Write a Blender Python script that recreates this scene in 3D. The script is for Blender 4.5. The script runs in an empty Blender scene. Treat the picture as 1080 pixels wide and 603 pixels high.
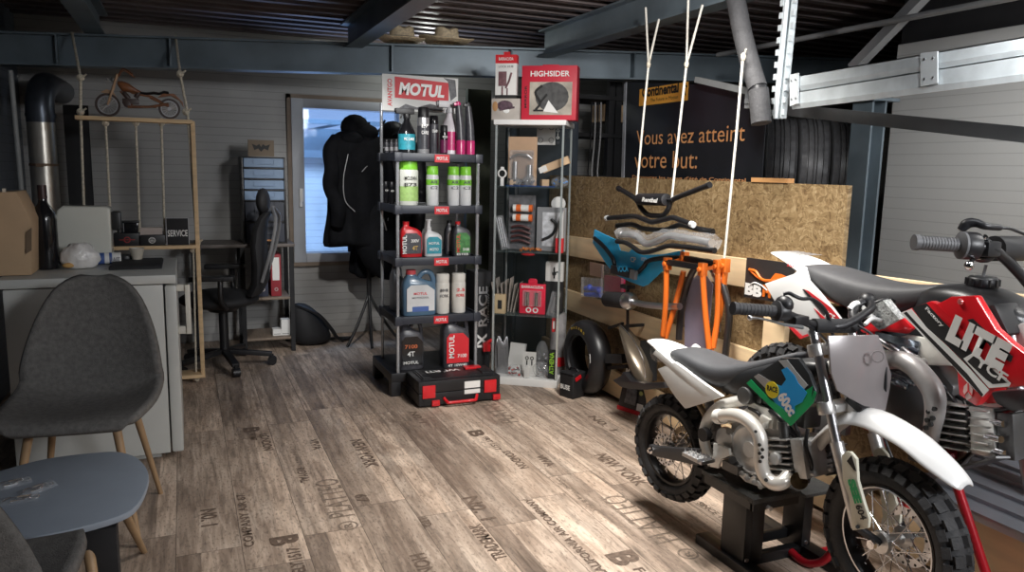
import bpy, bmesh, math, random
from mathutils import Vector, Matrix, Euler
random.seed(7)
SC = bpy.context.scene
COL = SC.collection
PI = math.pi
R = math.radians
V = Vector

# ---------------------------------------------------------------- measuring helpers
F_, CX, CY, EYE = 805., 540., 301.5, 1.34
_y, _p, _r = R(23.3), R(8.7), R(1.2)
FW = V((math.sin(_y)*math.cos(_p), math.cos(_y)*math.cos(_p), -math.sin(_p)))
_r0 = V((math.cos(_y), -math.sin(_y), 0)); _u0 = _r0.cross(FW)
RT = _r0*math.cos(_r) + _u0*math.sin(_r)
UP = _u0*math.cos(_r) - _r0*math.sin(_r)
def ray(px, py): return FW + RT*((px-CX)/F_) - UP*((py-CY)/F_)
def Z(px, py, z=0.):                       # point at height z
    d = ray(px, py); t = (z-EYE)/d.z; return V((t*d.x, t*d.y, z))
def Y(px, py, y):                          # point on the upright plane y
    d = ray(px, py); t = y/d.y; return V((t*d.x, y, EYE+t*d.z))
def X(px, py, x):                          # point on the upright plane x
    d = ray(px, py); t = x/d.x; return V((x, t*d.y, EYE+t*d.z))

# ---------------------------------------------------------------- materials
_m = {}
def mat(name, col, rough=.5, metal=0., var=.12, vs=8., bump=0., bs=60., trans=0., alpha=1., emit=0., coat=0., stretch=None):
    if name in _m: return _m[name]
    m = bpy.data.materials.new(name); m.use_nodes = True
    nt = m.node_tree; b = nt.nodes['Principled BSDF']
    b.inputs['Base Color'].default_value = (*col, 1)
    b.inputs['Roughness'].default_value = rough
    b.inputs['Metallic'].default_value = metal
    b.inputs['Alpha'].default_value = alpha
    b.inputs['Transmission Weight'].default_value = trans
    b.inputs['Coat Weight'].default_value = coat
    if emit:
        b.inputs['Emission Color'].default_value = (*col, 1); b.inputs['Emission Strength'].default_value = emit
    if var or bump:
        tc = nt.nodes.new('ShaderNodeTexCoord'); mp = nt.nodes.new('ShaderNodeMapping')
        nt.links.new(tc.outputs['Object'], mp.inputs['Vector'])
        if stretch: mp.inputs['Scale'].default_value = stretch
    if var:
        n = nt.nodes.new('ShaderNodeTexNoise'); n.inputs['Scale'].default_value = vs; n.inputs['Detail'].default_value = 5
        nt.links.new(mp.outputs[0], n.inputs['Vector'])
        r = nt.nodes.new('ShaderNodeValToRGB')
        r.color_ramp.elements[0].position = .3; r.color_ramp.elements[1].position = .7
        r.color_ramp.elements[0].color = (*[c*(1-var) for c in col], 1)
        r.color_ramp.elements[1].color = (*[min(1, c*(1+var)) for c in col], 1)
        nt.links.new(n.outputs['Fac'], r.inputs[0]); nt.links.new(r.outputs[0], b.inputs['Base Color'])
    if bump:
        n2 = nt.nodes.new('ShaderNodeTexNoise'); n2.inputs['Scale'].default_value = bs; n2.inputs['Detail'].default_value = 4
        nt.links.new(mp.outputs[0], n2.inputs['Vector'])
        bp = nt.nodes.new('ShaderNodeBump'); bp.inputs['Strength'].default_value = bump; bp.inputs['Distance'].default_value = .01
        nt.links.new(n2.outputs['Fac'], bp.inputs['Height']); nt.links.new(bp.outputs[0], b.inputs['Normal'])
    _m[name] = m
    return m
class NT:                                  # tiny node builder
    def __init__(s, name, rough=.5, metal=0.):
        s.m = bpy.data.materials.new(name); s.m.use_nodes = True; s.t = s.m.node_tree
        s.b = s.t.nodes['Principled BSDF']; s.b.inputs['Roughness'].default_value = rough; s.b.inputs['Metallic'].default_value = metal
        s.tc = s.t.nodes.new('ShaderNodeTexCoord')
    def n(s, typ, **k):
        x = s.t.nodes.new('ShaderNode'+typ)
        for a, v in k.items():
            if a.startswith('_'): x.inputs[a[1:].replace('_', ' ')].default_value = v
            else: setattr(x, a, v)
        return x
    def l(s, a, b): s.t.links.new(a, b)
    def math(s, op, a, b=None, c=None):
        x = s.t.nodes.new('ShaderNodeMath'); x.operation = op
        for i, v in enumerate((a, b, c)):
            if v is None: continue
            if isinstance(v, (int, float)): x.inputs[i].default_value = v
            else: s.l(v, x.inputs[i])
        return x.outputs[0]
    def ramp(s, fac, stops):
        x = s.t.nodes.new('ShaderNodeValToRGB'); cr = x.color_ramp
        while len(cr.elements) < len(stops): cr.elements.new(.5)
        for e, (p, c) in zip(cr.elements, stops): e.position = p; e.color = (*c, 1)
        s.l(fac, x.inputs[0]); return x.outputs[0]
    def mix(s, fac, a, b, mode='MIX'):
        x = s.t.nodes.new('ShaderNodeMix'); x.data_type = 'RGBA'; x.blend_type = mode
        for i, v in ((0, fac), (6, a), (7, b)):
            if isinstance(v, (int, float)): x.inputs[i].default_value = v
            elif isinstance(v, tuple): x.inputs[i].default_value = (*v, 1)
            else: s.l(v, x.inputs[i])
        return x.outputs[2]
    def bump(s, h, strength=.3, dist=.01):
        x = s.t.nodes.new('ShaderNodeBump'); x.inputs['Strength'].default_value = strength; x.inputs['Distance'].default_value = dist
        s.l(h, x.inputs['Height']); s.l(x.outputs[0], s.b.inputs['Normal'])

# ---------------------------------------------------------------- geometry
def cr(pts, k=6, closed=False):            # smooth curve through points
    P = [V(p) for p in pts]; n = len(P); out = []
    seg = n if closed else n-1
    for i in range(seg):
        p1, p2 = P[i], P[(i+1) % n]
        p0 = P[i-1] if (i > 0 or closed) else p1*2-p2
        p3 = P[(i+2) % n] if (i+2 < n or closed) else p2*2-p1
        for j in range(k):
            t = j/k
            out.append(.5*((2*p1)+(p2-p0)*t+(2*p0-5*p1+4*p2-p3)*t*t+(3*p1-p0-3*p2+p3)*t*t*t))
    if not closed: out.append(P[-1])
    return out
def frame_mat(o, xd, yd):                  # matrix with given origin, x and y directions
    xd = V(xd).normalized(); zd = xd.cross(V(yd)).normalized(); yd = zd.cross(xd)
    m = Matrix((xd, yd, zd)).transposed().to_4x4(); m.translation = V(o); return m
class B:
    def __init__(s): s.bm = bmesh.new(); s.mi = 0
    def _mark(s, faces):
        for f in faces: f.material_index = s.mi
    def bx(s, x0, x1, y0, y1, z0, z1, m=None):
        vs = [s.bm.verts.new(V(p)) for p in ((x0,y0,z0),(x1,y0,z0),(x1,y1,z0),(x0,y1,z0),(x0,y0,z1),(x1,y0,z1),(x1,y1,z1),(x0,y1,z1))]
        fs = [s.bm.faces.new([vs[i] for i in q]) for q in ((3,2,1,0),(4,5,6,7),(0,1,5,4),(1,2,6,5),(2,3,7,6),(3,0,4,7))]
        s._mark(fs)
        if m is not None:
            for v in vs: v.co = m @ v.co
        return s
    def box(s, c, d, m=None):              # centre, size, optional matrix about the centre
        x, y, z = d[0]/2, d[1]/2, d[2]/2
        mm = Matrix.Translation(V(c)) @ (m.to_4x4() if m is not None else Matrix.Identity(4))
        return s.bx(-x, x, -y, y, -z, z, mm)
    def bar(s, a, b, w, h, up=(0,0,1)):    # rectangular bar from a to b
        a, b = V(a), V(b); d = b-a; L = d.length
        m = frame_mat(a, d, V(up).cross(d))
        return s.bx(0, L, -w/2, w/2, -h/2, h/2, m)
    def tube(s, pts, r, n=10, closed=False, flat=1., up=None, caps=True):
        P = [V(p) for p in pts]; N = len(P); rings = []
        rr = r if isinstance(r, (list, tuple)) else [r]*N
        if len(rr) != N: rr = [rr[min(int(i/(N-1)*(len(rr)-1)), len(rr)-2)]*(1-((i/(N-1)*(len(rr)-1)) % 1 if i < N-1 else 1)) + rr[min(int(i/(N-1)*(len(rr)-1)), len(rr)-2)+1]*((i/(N-1)*(len(rr)-1)) % 1 if i < N-1 else 1) for i in range(N)]
        prev = None
        for i in range(N):
            if closed: t = P[(i+1) % N]-P[i-1]
            else: t = P[min(i+1, N-1)]-P[max(i-1, 0)]
            if t.length < 1e-9: t = V((0,0,1))
            t.normalize()
            if prev is None:
                a = V(up) if up else (V((0,0,1)) if abs(t.z) < .9 else V((1,0,0)))
            else: a = prev
            a = (a - t*a.dot(t))
            if a.length < 1e-6: a = t.orthogonal()
            a.normalize(); prev = a; b = t.cross(a)
            rings.append([s.bm.verts.new(P[i]+(a*math.cos(2*PI*j/n)*flat+b*math.sin(2*PI*j/n))*rr[i]) for j in range(n)])
        fs = []
        for i in range(N if closed else N-1):
            A, Bq = rings[i], rings[(i+1) % N]
            for j in range(n):
                fs.append(s.bm.faces.new((A[j], A[(j+1) % n], Bq[(j+1) % n], Bq[j])))
        if caps and not closed:
            fs.append(s.bm.faces.new(rings[0][::-1])); fs.append(s.bm.faces.new(rings[-1]))
        s._mark(fs); return s
    def cyl(s, a, b, r, r2=None, n=16):
        return s.tube([a, b], [r, r if r2 is None else r2], n)
    def lathe(s, prof, o=(0,0,0), axis=(0,0,1), n=24, m=None):
        ax = V(axis).normalized(); a = ax.orthogonal().normalized(); b = ax.cross(a); o = V(o); rings = []
        for r, h in prof:
            if r < 1e-6: rings.append([s.bm.verts.new(o+ax*h)])
            else: rings.append([s.bm.verts.new(o+ax*h+(a*math.cos(2*PI*j/n)+b*math.sin(2*PI*j/n))*r) for j in range(n)])
        fs = []
        for A, Q in zip(rings, rings[1:]):
            for j in range(n):
                k = (j+1) % n
                if len(A) == 1 and len(Q) == 1: continue
                if len(A) == 1: fs.append(s.bm.faces.new((A[0], Q[k], Q[j])))
                elif len(Q) == 1: fs.append(s.bm.faces.new((A[j], A[k], Q[0])))
                else: fs.append(s.bm.faces.new((A[j], A[k], Q[k], Q[j])))
        s._mark(fs)
        if m is not None:
            for q in rings:
                for v in q: v.co = m @ v.co
        return s
    def ring(s, prof, o, axis, n=40):      # closed profile [(r,h)] swept round an axis
        return s.lathe(list(prof)+[prof[0]], o, axis, n)
    def prism(s, pts, m, d0, d1):          # 2D outline in frame m, extruded from d0 to d1 along its z
        n = len(pts)
        A = [s.bm.verts.new(m @ V((p[0], p[1], d0))) for p in pts]
        Q = [s.bm.verts.new(m @ V((p[0], p[1], d1))) for p in pts]
        fs = [s.bm.faces.new(A[::-1]), s.bm.faces.new(Q)]
        for i in range(n): fs.append(s.bm.faces.new((A[i], A[(i+1) % n], Q[(i+1) % n], Q[i])))
        s._mark(fs); return s
    def slab(s, pts, nrm, th):             # 3D outline (roughly planar) thickened along nrm
        d = V(nrm).normalized()*th; n = len(pts)
        A = [s.bm.verts.new(V(p)) for p in pts]; Q = [s.bm.verts.new(V(p)+d) for p in pts]
        fs = [s.bm.faces.new(A[::-1]), s.bm.faces.new(Q)]
        for i in range(n): fs.append(s.bm.faces.new((A[i], A[(i+1) % n], Q[(i+1) % n], Q[i])))
        s._mark(fs); return s
    def sph(s, c, r, n=16, m=None):
        r = V(r) if hasattr(r, '__len__') else V((r, r, r))
        k = max(6, n//2); prof = [(math.sin(PI*i/k), -math.cos(PI*i/k)) for i in range(k+1)]
        prof[0] = (0, -1); prof[-1] = (0, 1)
        q = Matrix.Translation(V(c)) @ (m.to_4x4() if m is not None else Matrix.Identity(4)) @ Matrix.Diagonal((*r, 1))
        return s.lathe(prof, n=n, m=q)
    def loft(s, secs, closed=True, caps=True):   # list of rings (same count) of 3D points
        rings = [[s.bm.verts.new(V(p)) for p in q] for q in secs]; n = len(rings[0]); fs = []
        for A, Q in zip(rings, rings[1:]):
            for j in range(n if closed else n-1):
                k = (j+1) % n; fs.append(s.bm.faces.new((A[j], A[k], Q[k], Q[j])))
        if closed and caps: fs.append(s.bm.faces.new(rings[0][::-1])); fs.append(s.bm.faces.new(rings[-1]))
        s._mark(fs); return s
    def o(s, name, mats, parent=None, bevel=0., smooth=50, label=None, sub=0, solid=0., rand=0., seg=2):
        bm = s.bm
        bmesh.ops.recalc_face_normals(bm, faces=bm.faces)
        if bevel:
            es = [e for e in bm.edges if len(e.link_faces) == 2 and e.calc_face_angle(0) > R(40)]
            bmesh.ops.bevel(bm, geom=es, offset=bevel, segments=seg, profile=.6, affect='EDGES', clamp_overlap=True)
        if rand:
            for v in bm.verts: v.co += V((random.uniform(-1,1), random.uniform(-1,1), random.uniform(-1,1)))*rand
        me = bpy.data.meshes.new(name)
        if parent is not None and parent.name in INV: bmesh.ops.transform(bm, matrix=INV[parent.name], verts=bm.verts)
        bm.to_mesh(me); bm.free()
        for m in (mats if isinstance(mats, (list, tuple)) else [mats]): me.materials.append(m)
        me.shade_smooth() if smooth else None
        if smooth and not sub: me.set_sharp_from_angle(angle=R(smooth))
        ob = bpy.data.objects.new(name, me); COL.objects.link(ob)
        if parent is not None:
            ob.parent = parent
            if parent.name in INV: INV[ob.name] = INV[parent.name]
        if sub:
            sm = ob.modifiers.new('sub', 'SUBSURF'); sm.levels = sm.render_levels = sub
        if solid:
            sm = ob.modifiers.new('sol', 'SOLIDIFY'); sm.thickness = solid; sm.offset = 0
        if label: ob['label'] = label
        return ob
INV = {}
def tag(ob, label, cat, group=None, kind=None):
    ob['label'] = label; ob['category'] = cat
    if group: ob['group'] = group
    if kind: ob['kind'] = kind
    return ob
def th(name, label, cat, loc=(0,0,0), rz=0., group=None, world=False, rot=None):
    ob = bpy.data.objects.new(name, None); COL.objects.link(ob); ob.empty_display_size = .05
    ob.location = loc; ob.rotation_euler = rot if rot else (0, 0, rz)
    tag(ob, label, cat, group)
    if world: INV[ob.name] = (Matrix.Translation(V(loc)) @ Euler(ob.rotation_euler).to_matrix().to_4x4()).inverted()
    return ob
def solo(b, name, m, label, cat, loc=(0,0,0), rz=0., group=None, world=False, **k):
    if world: bmesh.ops.transform(b.bm, matrix=(Matrix.Translation(V(loc)) @ Matrix.Rotation(rz, 4, 'Z')).inverted(), verts=b.bm.verts)
    ob = b.o(name, m, **k); ob.location = loc; ob.rotation_euler = (0, 0, rz)
    return tag(ob, label, cat, group)
def struct(b, name, m, **k):
    ob = b.o(name, m, **k); ob['kind'] = 'structure'; return ob
def dup(root, loc=None, rz=None, label=None, group=None):
    r = root.copy(); COL.objects.link(r)
    if loc is not None: r.location = loc
    if rz is not None: r.rotation_euler = (0, 0, rz)
    if label: r['label'] = label
    if group: r['group'] = group
    for ch in list(root.children):
        c = ch.copy(); COL.objects.link(c); c.parent = r
        for g in list(ch.children):
            d = g.copy(); COL.objects.link(d); d.parent = c
    return r
def text_mesh(s, bold=0., shear=0.):
    cu = bpy.data.curves.new('t', 'FONT'); cu.body = s; cu.offset = bold; cu.shear = shear; cu.resolution_u = 3
    ob = bpy.data.objects.new('t', cu); COL.objects.link(ob)
    dg = bpy.context.evaluated_depsgraph_get()
    me = bpy.data.meshes.new_from_object(ob.evaluated_get(dg))
    bpy.data.objects.remove(ob); bpy.data.curves.remove(cu)
    xs = [v.co.x for v in me.vertices]; ys = [v.co.y for v in me.vertices]
    return me, min(xs), max(xs), min(ys), max(ys)
def tx(s, o, xd, yd, w, h, m, parent, name='lettering', bold=.02, shear=0., off=.0012, into=None, label=None):
    """writing w wide and h tall, lower left corner at o"""
    me, x0, x1, y0, y1 = text_mesh(s, bold, shear)
    fm = frame_mat(o, xd, yd)
    mm = fm @ Matrix.Translation((0, 0, off)) @ Matrix.Diagonal((w/(x1-x0), h/(y1-y0), 1, 1)) @ Matrix.Translation((-x0, -y0, 0))
    me.transform(mm)
    if into is not None:
        k = len(into.bm.faces); into.bm.from_mesh(me); into.bm.faces.ensure_lookup_table()
        for f in into.bm.faces[k:]: f.material_index = into.mi
        bpy.data.meshes.remove(me); return None
    if parent.name in INV: me.transform(INV[parent.name])
    me.name = name; me.materials.append(m)
    ob = bpy.data.objects.new(name, me); COL.objects.link(ob); ob.parent = parent
    if label: ob['label'] = label
    return ob

# shared colours
BLK = mat('black_plastic', (.012,.012,.014), .42, 0, .2)
BLKM = mat('black_matt', (.014,.014,.016), .75, 0, .2)
BLKG = mat('black_gloss', (.01,.01,.012), .16, 0, .1)
RUB = mat('rubber', (.022,.022,.024), .78, 0, .25, 20, .25, 90)
STEEL = mat('steel', (.62,.62,.64), .28, 1, .1)
CHROME = mat('chrome', (.8,.8,.82), .12, 1, .03)
ALU = mat('cast_aluminium', (.62,.61,.6), .38, .85, .1, 30, .15, 150)
GALV = mat('galvanised', (.68,.74,.77), .5, .3, .12, 14)
WHT = mat('white_plastic', (.82,.82,.8), .35, 0, .03)
WHTM = mat('white_paper', (.78,.78,.76), .7, 0, .04)
RED = mat('red_plastic', (.62,.012,.02), .3, 0, .05, coat=.3)
REDM = mat('red_label', (.66,.02,.03), .5, 0, .05)
GRY = mat('grey_plastic', (.14,.14,.145), .5, 0, .1)
PINE = mat('pine', (.66,.47,.27), .6, 0, .14, 6, .1, 40, stretch=(1,1,6))
ROPE = mat('rope', (.62,.56,.45), .8, 0, .25, 90, .5, 200)
KRAFT = mat('kraft_card', (.48,.33,.2), .75, 0, .06)
INK = mat('black_ink', (.015,.015,.015), .6, 0, 0)
GLASS = mat('case_glass', (.03,.04,.04), .03, 0, 0, alpha=.07)
CLEAR = mat('clear_film', (.7,.72,.75), .10, 0, .05, alpha=.16)
# ================================================================ SETTING
def m_floor():
    t = NT('floor_vinyl', .42)
    g = t.n('NewGeometry'); sp = t.n('SeparateXYZ'); t.l(g.outputs['Position'], sp.inputs[0])
    W, L = .2145, 1.30
    u = t.math('DIVIDE', t.math('SUBTRACT', sp.outputs[0], .14), W)
    iu = t.math('FLOOR', u); fu = t.math('SUBTRACT', u, iu)
    # butt joints: even and odd rows
    ph = t.math('FRACT', t.math('MULTIPLY', t.math('SINE', t.math('MULTIPLY', iu, 2.0)), .31))
    v = t.math('DIVIDE', t.math('SUBTRACT', sp.outputs[1], 2.52), L)
    vo = t.math('SUBTRACT', v, t.math('MULTIPLY', t.math('PINGPONG', iu, 2.), .135))
    iv = t.math('FLOOR', vo); fv = t.math('SUBTRACT', vo, iv)
    cb = t.n('CombineXYZ'); t.l(iu, cb.inputs[0]); t.l(iv, cb.inputs[1])
    wn = t.n('TexWhiteNoise', noise_dimensions='3D'); t.l(cb.outputs[0], wn.inputs['Vector'])
    # grain coordinates
    off = t.n('VectorMath', operation='SCALE'); t.l(wn.outputs['Color'], off.inputs[0]); off.inputs['Scale'].default_value = 37.
    ad = t.n('VectorMath', operation='ADD'); t.l(g.outputs['Position'], ad.inputs[0]); t.l(off.outputs[0], ad.inputs[1])
    mp = t.n('Mapping'); mp.inputs['Scale'].default_value = (1, .085, 1); t.l(ad.outputs[0], mp.inputs['Vector'])
    n1 = t.n('TexNoise', _Scale=42., _Detail=8., _Roughness=.62, _Distortion=.6); t.l(mp.outputs[0], n1.inputs['Vector'])
    mp2 = t.n('Mapping'); mp2.inputs['Scale'].default_value = (1, .35, 1); t.l(ad.outputs[0], mp2.inputs['Vector'])
    n2 = t.n('TexNoise', _Scale=7., _Detail=6., _Roughness=.6); t.l(mp2.outputs[0], n2.inputs['Vector'])
    n3 = t.n('TexNoise', _Scale=120., _Detail=3.); t.l(mp2.outputs[0], n3.inputs['Vector'])
    mp4 = t.n('Mapping'); mp4.inputs['Scale'].default_value = (1, .12, 1); t.l(ad.outputs[0], mp4.inputs['Vector'])
    wv = t.n('TexWave', wave_type='RINGS', rings_direction='X', _Scale=11., _Distortion=7., _Detail=3., _Detail_Scale=1.2); t.l(mp4.outputs[0], wv.inputs['Vector'])
    base = t.ramp(n1.outputs['Fac'], [(.32, (.12,.088,.068)), (.44, (.35,.27,.21)), (.55, (.58,.46,.37)), (.70, (.80,.68,.57))])
    grey = t.ramp(n2.outputs['Fac'], [(.33, (.20,.165,.14)), (.5, (.47,.385,.32)), (.66, (.76,.66,.57))])
    c = t.mix(.45, base, grey)
    c = t.mix(t.math('MULTIPLY', t.ramp(wv.outputs['Fac'], [(.0, (1,1,1)), (.22, (0,0,0))]), .28), c, (.14,.09,.062))
    # each plank carries two or three narrow strips of differing tone
    k3 = t.math('FLOOR', t.math('MULTIPLY', t.math('ADD', fu, t.math('MULTIPLY', wn.outputs['Value'], .25)), 2.6))
    cb2 = t.n('CombineXYZ'); t.l(iu, cb2.inputs[0]); t.l(iv, cb2.inputs[1]); t.l(k3, cb2.inputs[2])
    wn2 = t.n('TexWhiteNoise', noise_dimensions='3D'); t.l(cb2.outputs[0], wn2.inputs['Vector'])
    tone = t.ramp(wn2.outputs['Value'], [(0, (.56,.52,.49)), (.5, (.92,.89,.86)), (1, (1.2,1.14,1.08))])
    c = t.mix(1., c, tone, 'MULTIPLY')
    sn = t.math('GREATER_THAN', t.math('ABSOLUTE', t.math('SUBTRACT', fu, .5)), .4935)
    sv = t.math('GREATER_THAN', t.math('ABSOLUTE', t.math('SUBTRACT', fv, .5)), .4988)
    seam = t.math('MAXIMUM', sn, sv)
    c = t.mix(t.math('MULTIPLY', seam, .72), c, (.05,.032,.024))
    c = t.mix(t.math('MULTIPLY', t.ramp(n3.outputs['Fac'], [(.32, (1,1,1)), (.46, (0,0,0))]), .5), c, (.09,.065,.05))
    t.l(c, t.b.inputs['Base Color'])
    t.l(t.math('ADD', .42, t.math('MULTIPLY', n1.outputs['Fac'], .2)), t.b.inputs['Roughness'])
    t.bump(t.math('SUBTRACT', n1.outputs['Fac'], t.math('MULTIPLY', seam, .6)), .25, .004)
    return t.m
def m_siding(name, col, pitch, axis=2, dark=.55, rough=.5, var=.12, blk=.0):
    t = NT(name, rough)
    g = t.n('NewGeometry'); sp = t.n('SeparateXYZ'); t.l(g.outputs['Position'], sp.inputs[0])
    f = t.math('FRACT', t.math('DIVIDE', sp.outputs[axis], pitch))
    ln = t.math('LESS_THAN', f, .07)
    n = t.n('TexNoise', _Scale=2.5, _Detail=5.); t.l(g.outputs['Position'], n.inputs['Vector'])
    c = t.ramp(n.outputs['Fac'], [(.3, tuple(x*(1-var) for x in col)), (.7, tuple(x*(1+var) for x in col))])
    c = t.mix(t.math('MULTIPLY', ln, dark), c, (.02,.02,.02))
    t.l(c, t.b.inputs['Base Color']); t.bump(t.math('SUBTRACT', 1., ln), .5, .004)
    return t.m
INKF = mat('floor_print', (.15,.105,.078), .55, 0, .4, 60)
INKL = mat('floor_print_faded', (.23,.175,.135), .55, 0, .4, 60)
b = B(); b.bx(-1.2, 7.2, -2.6, 6.3, -.08, 0)
b.mi = 1
def ft(s, a, h, flip=False, w=None, into=b, bold=.02):
    """printed word: a = (x, y_far, y_near); reads toward the viewer unless flipped"""
    x, y1, y0 = a
    if not flip: tx(s, (x-h/2, y1, .0003), (0,-1,0), (1,0,0), y1-y0, h, None, None, into=b, bold=bold)
    else: tx(s, (x+h/2, y0, .0003), (0,1,0), (-1,0,0), y1-y0, h, None, None, into=b, bold=bold)
ft('NEW YORK', (.735, 3.62, 3.25), .062); ft('TRADEMARK', (.965, 2.56, 2.28), .05, True); ft('N0. 1', (1.035, 2.80, 2.58), .065)
ft('NEW YORK', (1.78, 3.03, 2.65), .07); ft('LONDON', (1.375, 3.22, 3.0), .045); ft('B', (1.37, 2.18, 2.09), .11, bold=.05); ft('FAT 1517', (1.375, 2.06, 1.8), .04)
ft('ELY 1517', (.305, 2.62, 2.44), .045, True); ft('B', (.285, 2.72, 2.65), .1, bold=.05); ft('HONG KONG', (.70, 2.42, 2.02), .055)
ft('CALIFORNIA AIR COMPANY', (1.25, 2.70, 2.05), .035, True); ft('COMPANY AIR 67', (.165, 3.15, 2.68), .035, True)
ft('LONDON', (.322, 3.86, 3.62), .045); ft('B', (.27, 3.98, 3.9), .08, bold=.05); ft('67 MIT', (.27, 3.88, 3.78), .03)
ft('N0. 1', (1.12, 3.95, 3.75), .045); ft('N0. 1', (2.02, 3.55, 3.30), .05); ft('ROYAL', (.43, 3.35, 3.18), .04); ft('VIVA', (.54, 3.7, 3.55), .04)
ft('B', (1.33, 3.55, 3.46), .08, bold=.05); ft('FRT 1517', (1.35, 3.44, 3.25), .03); ft('VIVA', (1.50, 3.12, 2.98), .045); ft('LTD.', (.80, 2.68, 2.6), .035); ft('67', (.62, 2.98, 2.9), .05)
ft('LTD.', (.50, 2.36, 2.2), .05); ft('SINCE 1894', (1.90, 2.42, 2.2), .03); ft('N0. 1', (.04, 3.05, 2.9), .06)
b.mi = 2
ft('PLATTEO', (.515, 3.18, 2.80), .10, True, bold=0.); ft('PLATTEO', (1.59, 2.60, 2.18), .11, True, bold=0.); ft('PLATTEO', (1.56, 4.05, 3.60), .10, True, bold=0.)
ft('CHAMPAGNE', (1.95, 3.25, 2.9), .03, bold=0.); ft('Original Wine & Port', (1.46, 2.85, 2.5), .03, bold=0.); ft('Original Wine & Port', (.43, 3.6, 3.35), .03, bold=0.)
for x, y in ((.52, 2.72), (1.60, 2.08), (1.08, 3.36), (.19, 2.35)):
    b.ring([(.030,.0004),(.038,.0004),(.038,.0006),(.030,.0006)], (x,y,0), (0,0,1), 24); ft('R', (x, y+.02, y-.02), .03, True)
struct(b, 'floor', [m_floor(), INKF, INKL], smooth=0)

SID = m_siding('back_siding', (.34,.335,.325), .055, dark=.33)
WX0, WX1, WZ0, WZ1 = .86, 1.60, .66, 1.765
b = B()
b.bx(-1.2, WX0, 6.1, 6.2, 0, 2.6).bx(WX1, 7.2, 6.1, 6.2, 0, 2.6).bx(WX0, WX1, 6.1, 6.2, 0, WZ0).bx(WX0, WX1, 6.1, 6.2, WZ1, 2.6)
struct(b, 'wall_back', SID)
b = B(); b.bx(-1.2, -.98, -2.6, 6.2, 0, 2.6); struct(b, 'wall_left', m_siding('left_siding', (.10,.115,.14), .055, dark=.4))
RWX = 3.45
b = B(); b.bx(RWX, RWX+.1, -2.6, 3.0, 0, 2.02); struct(b, 'wall_right', m_siding('right_siding', (.50,.50,.49), .056, dark=.22, var=.03))
b = B(); b.bx(RWX+.02, RWX+.12, -2.6, 3.0, 2.02, 2.6); b.bx(7.1, 7.2, -2.6, 6.2, 0, 2.6); struct(b, 'wall_right_upper', BLKM)
b = B(); b.bx(-1.2, 7.2, -2.7, -2.6, 0, 2.6); struct(b, 'wall_front', mat('front_wall', (.2,.2,.2), .7))
# corrugated ceiling, ribs across
b = B(); b.bx(-1.2, 7.2, -2.7, 6.2, 2.33, 2.42)
k = 0
y = -2.6
while y < 6.1:
    b.bx(-1.2, 7.2, y, y+.055, 2.275, 2.332); y += .165
struct(b, 'ceiling', mat('ceiling_sheet', (.17,.14,.14), .55, .3, .3, 3))
# steel beam, rafters, pillar
STB = mat('painted_steel', (.15,.19,.22), .42, .2, .2, 4)
def ibeam(b, a, c, h=.17, w=.1, t=.012):
    a, c = V(a), V(c); d = (c-a); up = V((0,0,1)); sd = up.cross(d).normalized(); u2 = d.cross(sd).normalized()
    if u2.z < 0: u2 = -u2
    b.bar(a+u2*(t/2), c+u2*(t/2), w, t); b.bar(a+u2*(h-t/2), c+u2*(h-t/2), w, t); b.bar(a+u2*h/2, c+u2*h/2, t, h-2*t)
A = V((-.98, 5.56, 1.893)); D = V((3.92, 4.6, 2.0)); D = A+(D-A)*1.6
b = B(); ibeam(b, A, D, .19, .12)
for f in (.04, .12, .29, .39, .5):
    p = A.lerp(D, f); b.bx(p.x-.005, p.x+.005, p.y-.055, p.y+.055, p.z+.01, p.z+.18)
struct(b, 'trim_1', STB)
def rafter(px0, py0, px1, py1, n, zz=2.1, h=.17):
    a = Z(px0, py0, zz)
    c = V((a.x, 0.2, zz)); b = B(); ibeam(b, (a.x, a.y+.3, zz), c, h, .11); struct(b, n, STB)
rafter(378, 47, 440, 0, 'trim_2'); rafter(596, 54, 770, 0, 'trim_3'); rafter(100, 36, 85, 0, 'trim_4')
b = B()   # pillar behind the partition
PX = 3.0
p0 = X(885, 280, PX); y1 = p0.y; y0 = X(905, 280, PX).y; zc = X(900, 108, PX).z
b.bx(PX, PX+.012, y0, y1, 0, zc).bx(PX+.07, PX+.082, y0-.01, y1, 0, zc).bx(PX+.01, PX+.07, (y0+y1)/2-.006, (y0+y1)/2+.006, 0, zc)
b.bx(PX-.03, PX+.14, y0-.03, y1+.02, zc, zc+.015).bx(PX+.02, PX+.06, y0+.03, y1-.03, zc+.015, zc+.12)
struct(b, 'trim_5', STB)
b = B(); a, c = X(822, 115, 2.5), X(1080, 142, 2.5); b.bar(a, c+(c-a)*.8, .03, .05); struct(b, 'trim_6', mat('grey_strut', (.13,.135,.14), .5, .4))
b = B(); a, c = X(757, 58, 3.0), X(1050, 1, 3.0); b.cyl(a, c+(c-a)*.3, .014); a, c = X(900, 72, 3.05), X(970, 0, 3.05); b.bar(a, c+(c-a)*.15, .05, .045)
struct(b, 'trim_7', mat('pale_strut', (.33,.34,.35), .45, .5))
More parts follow.
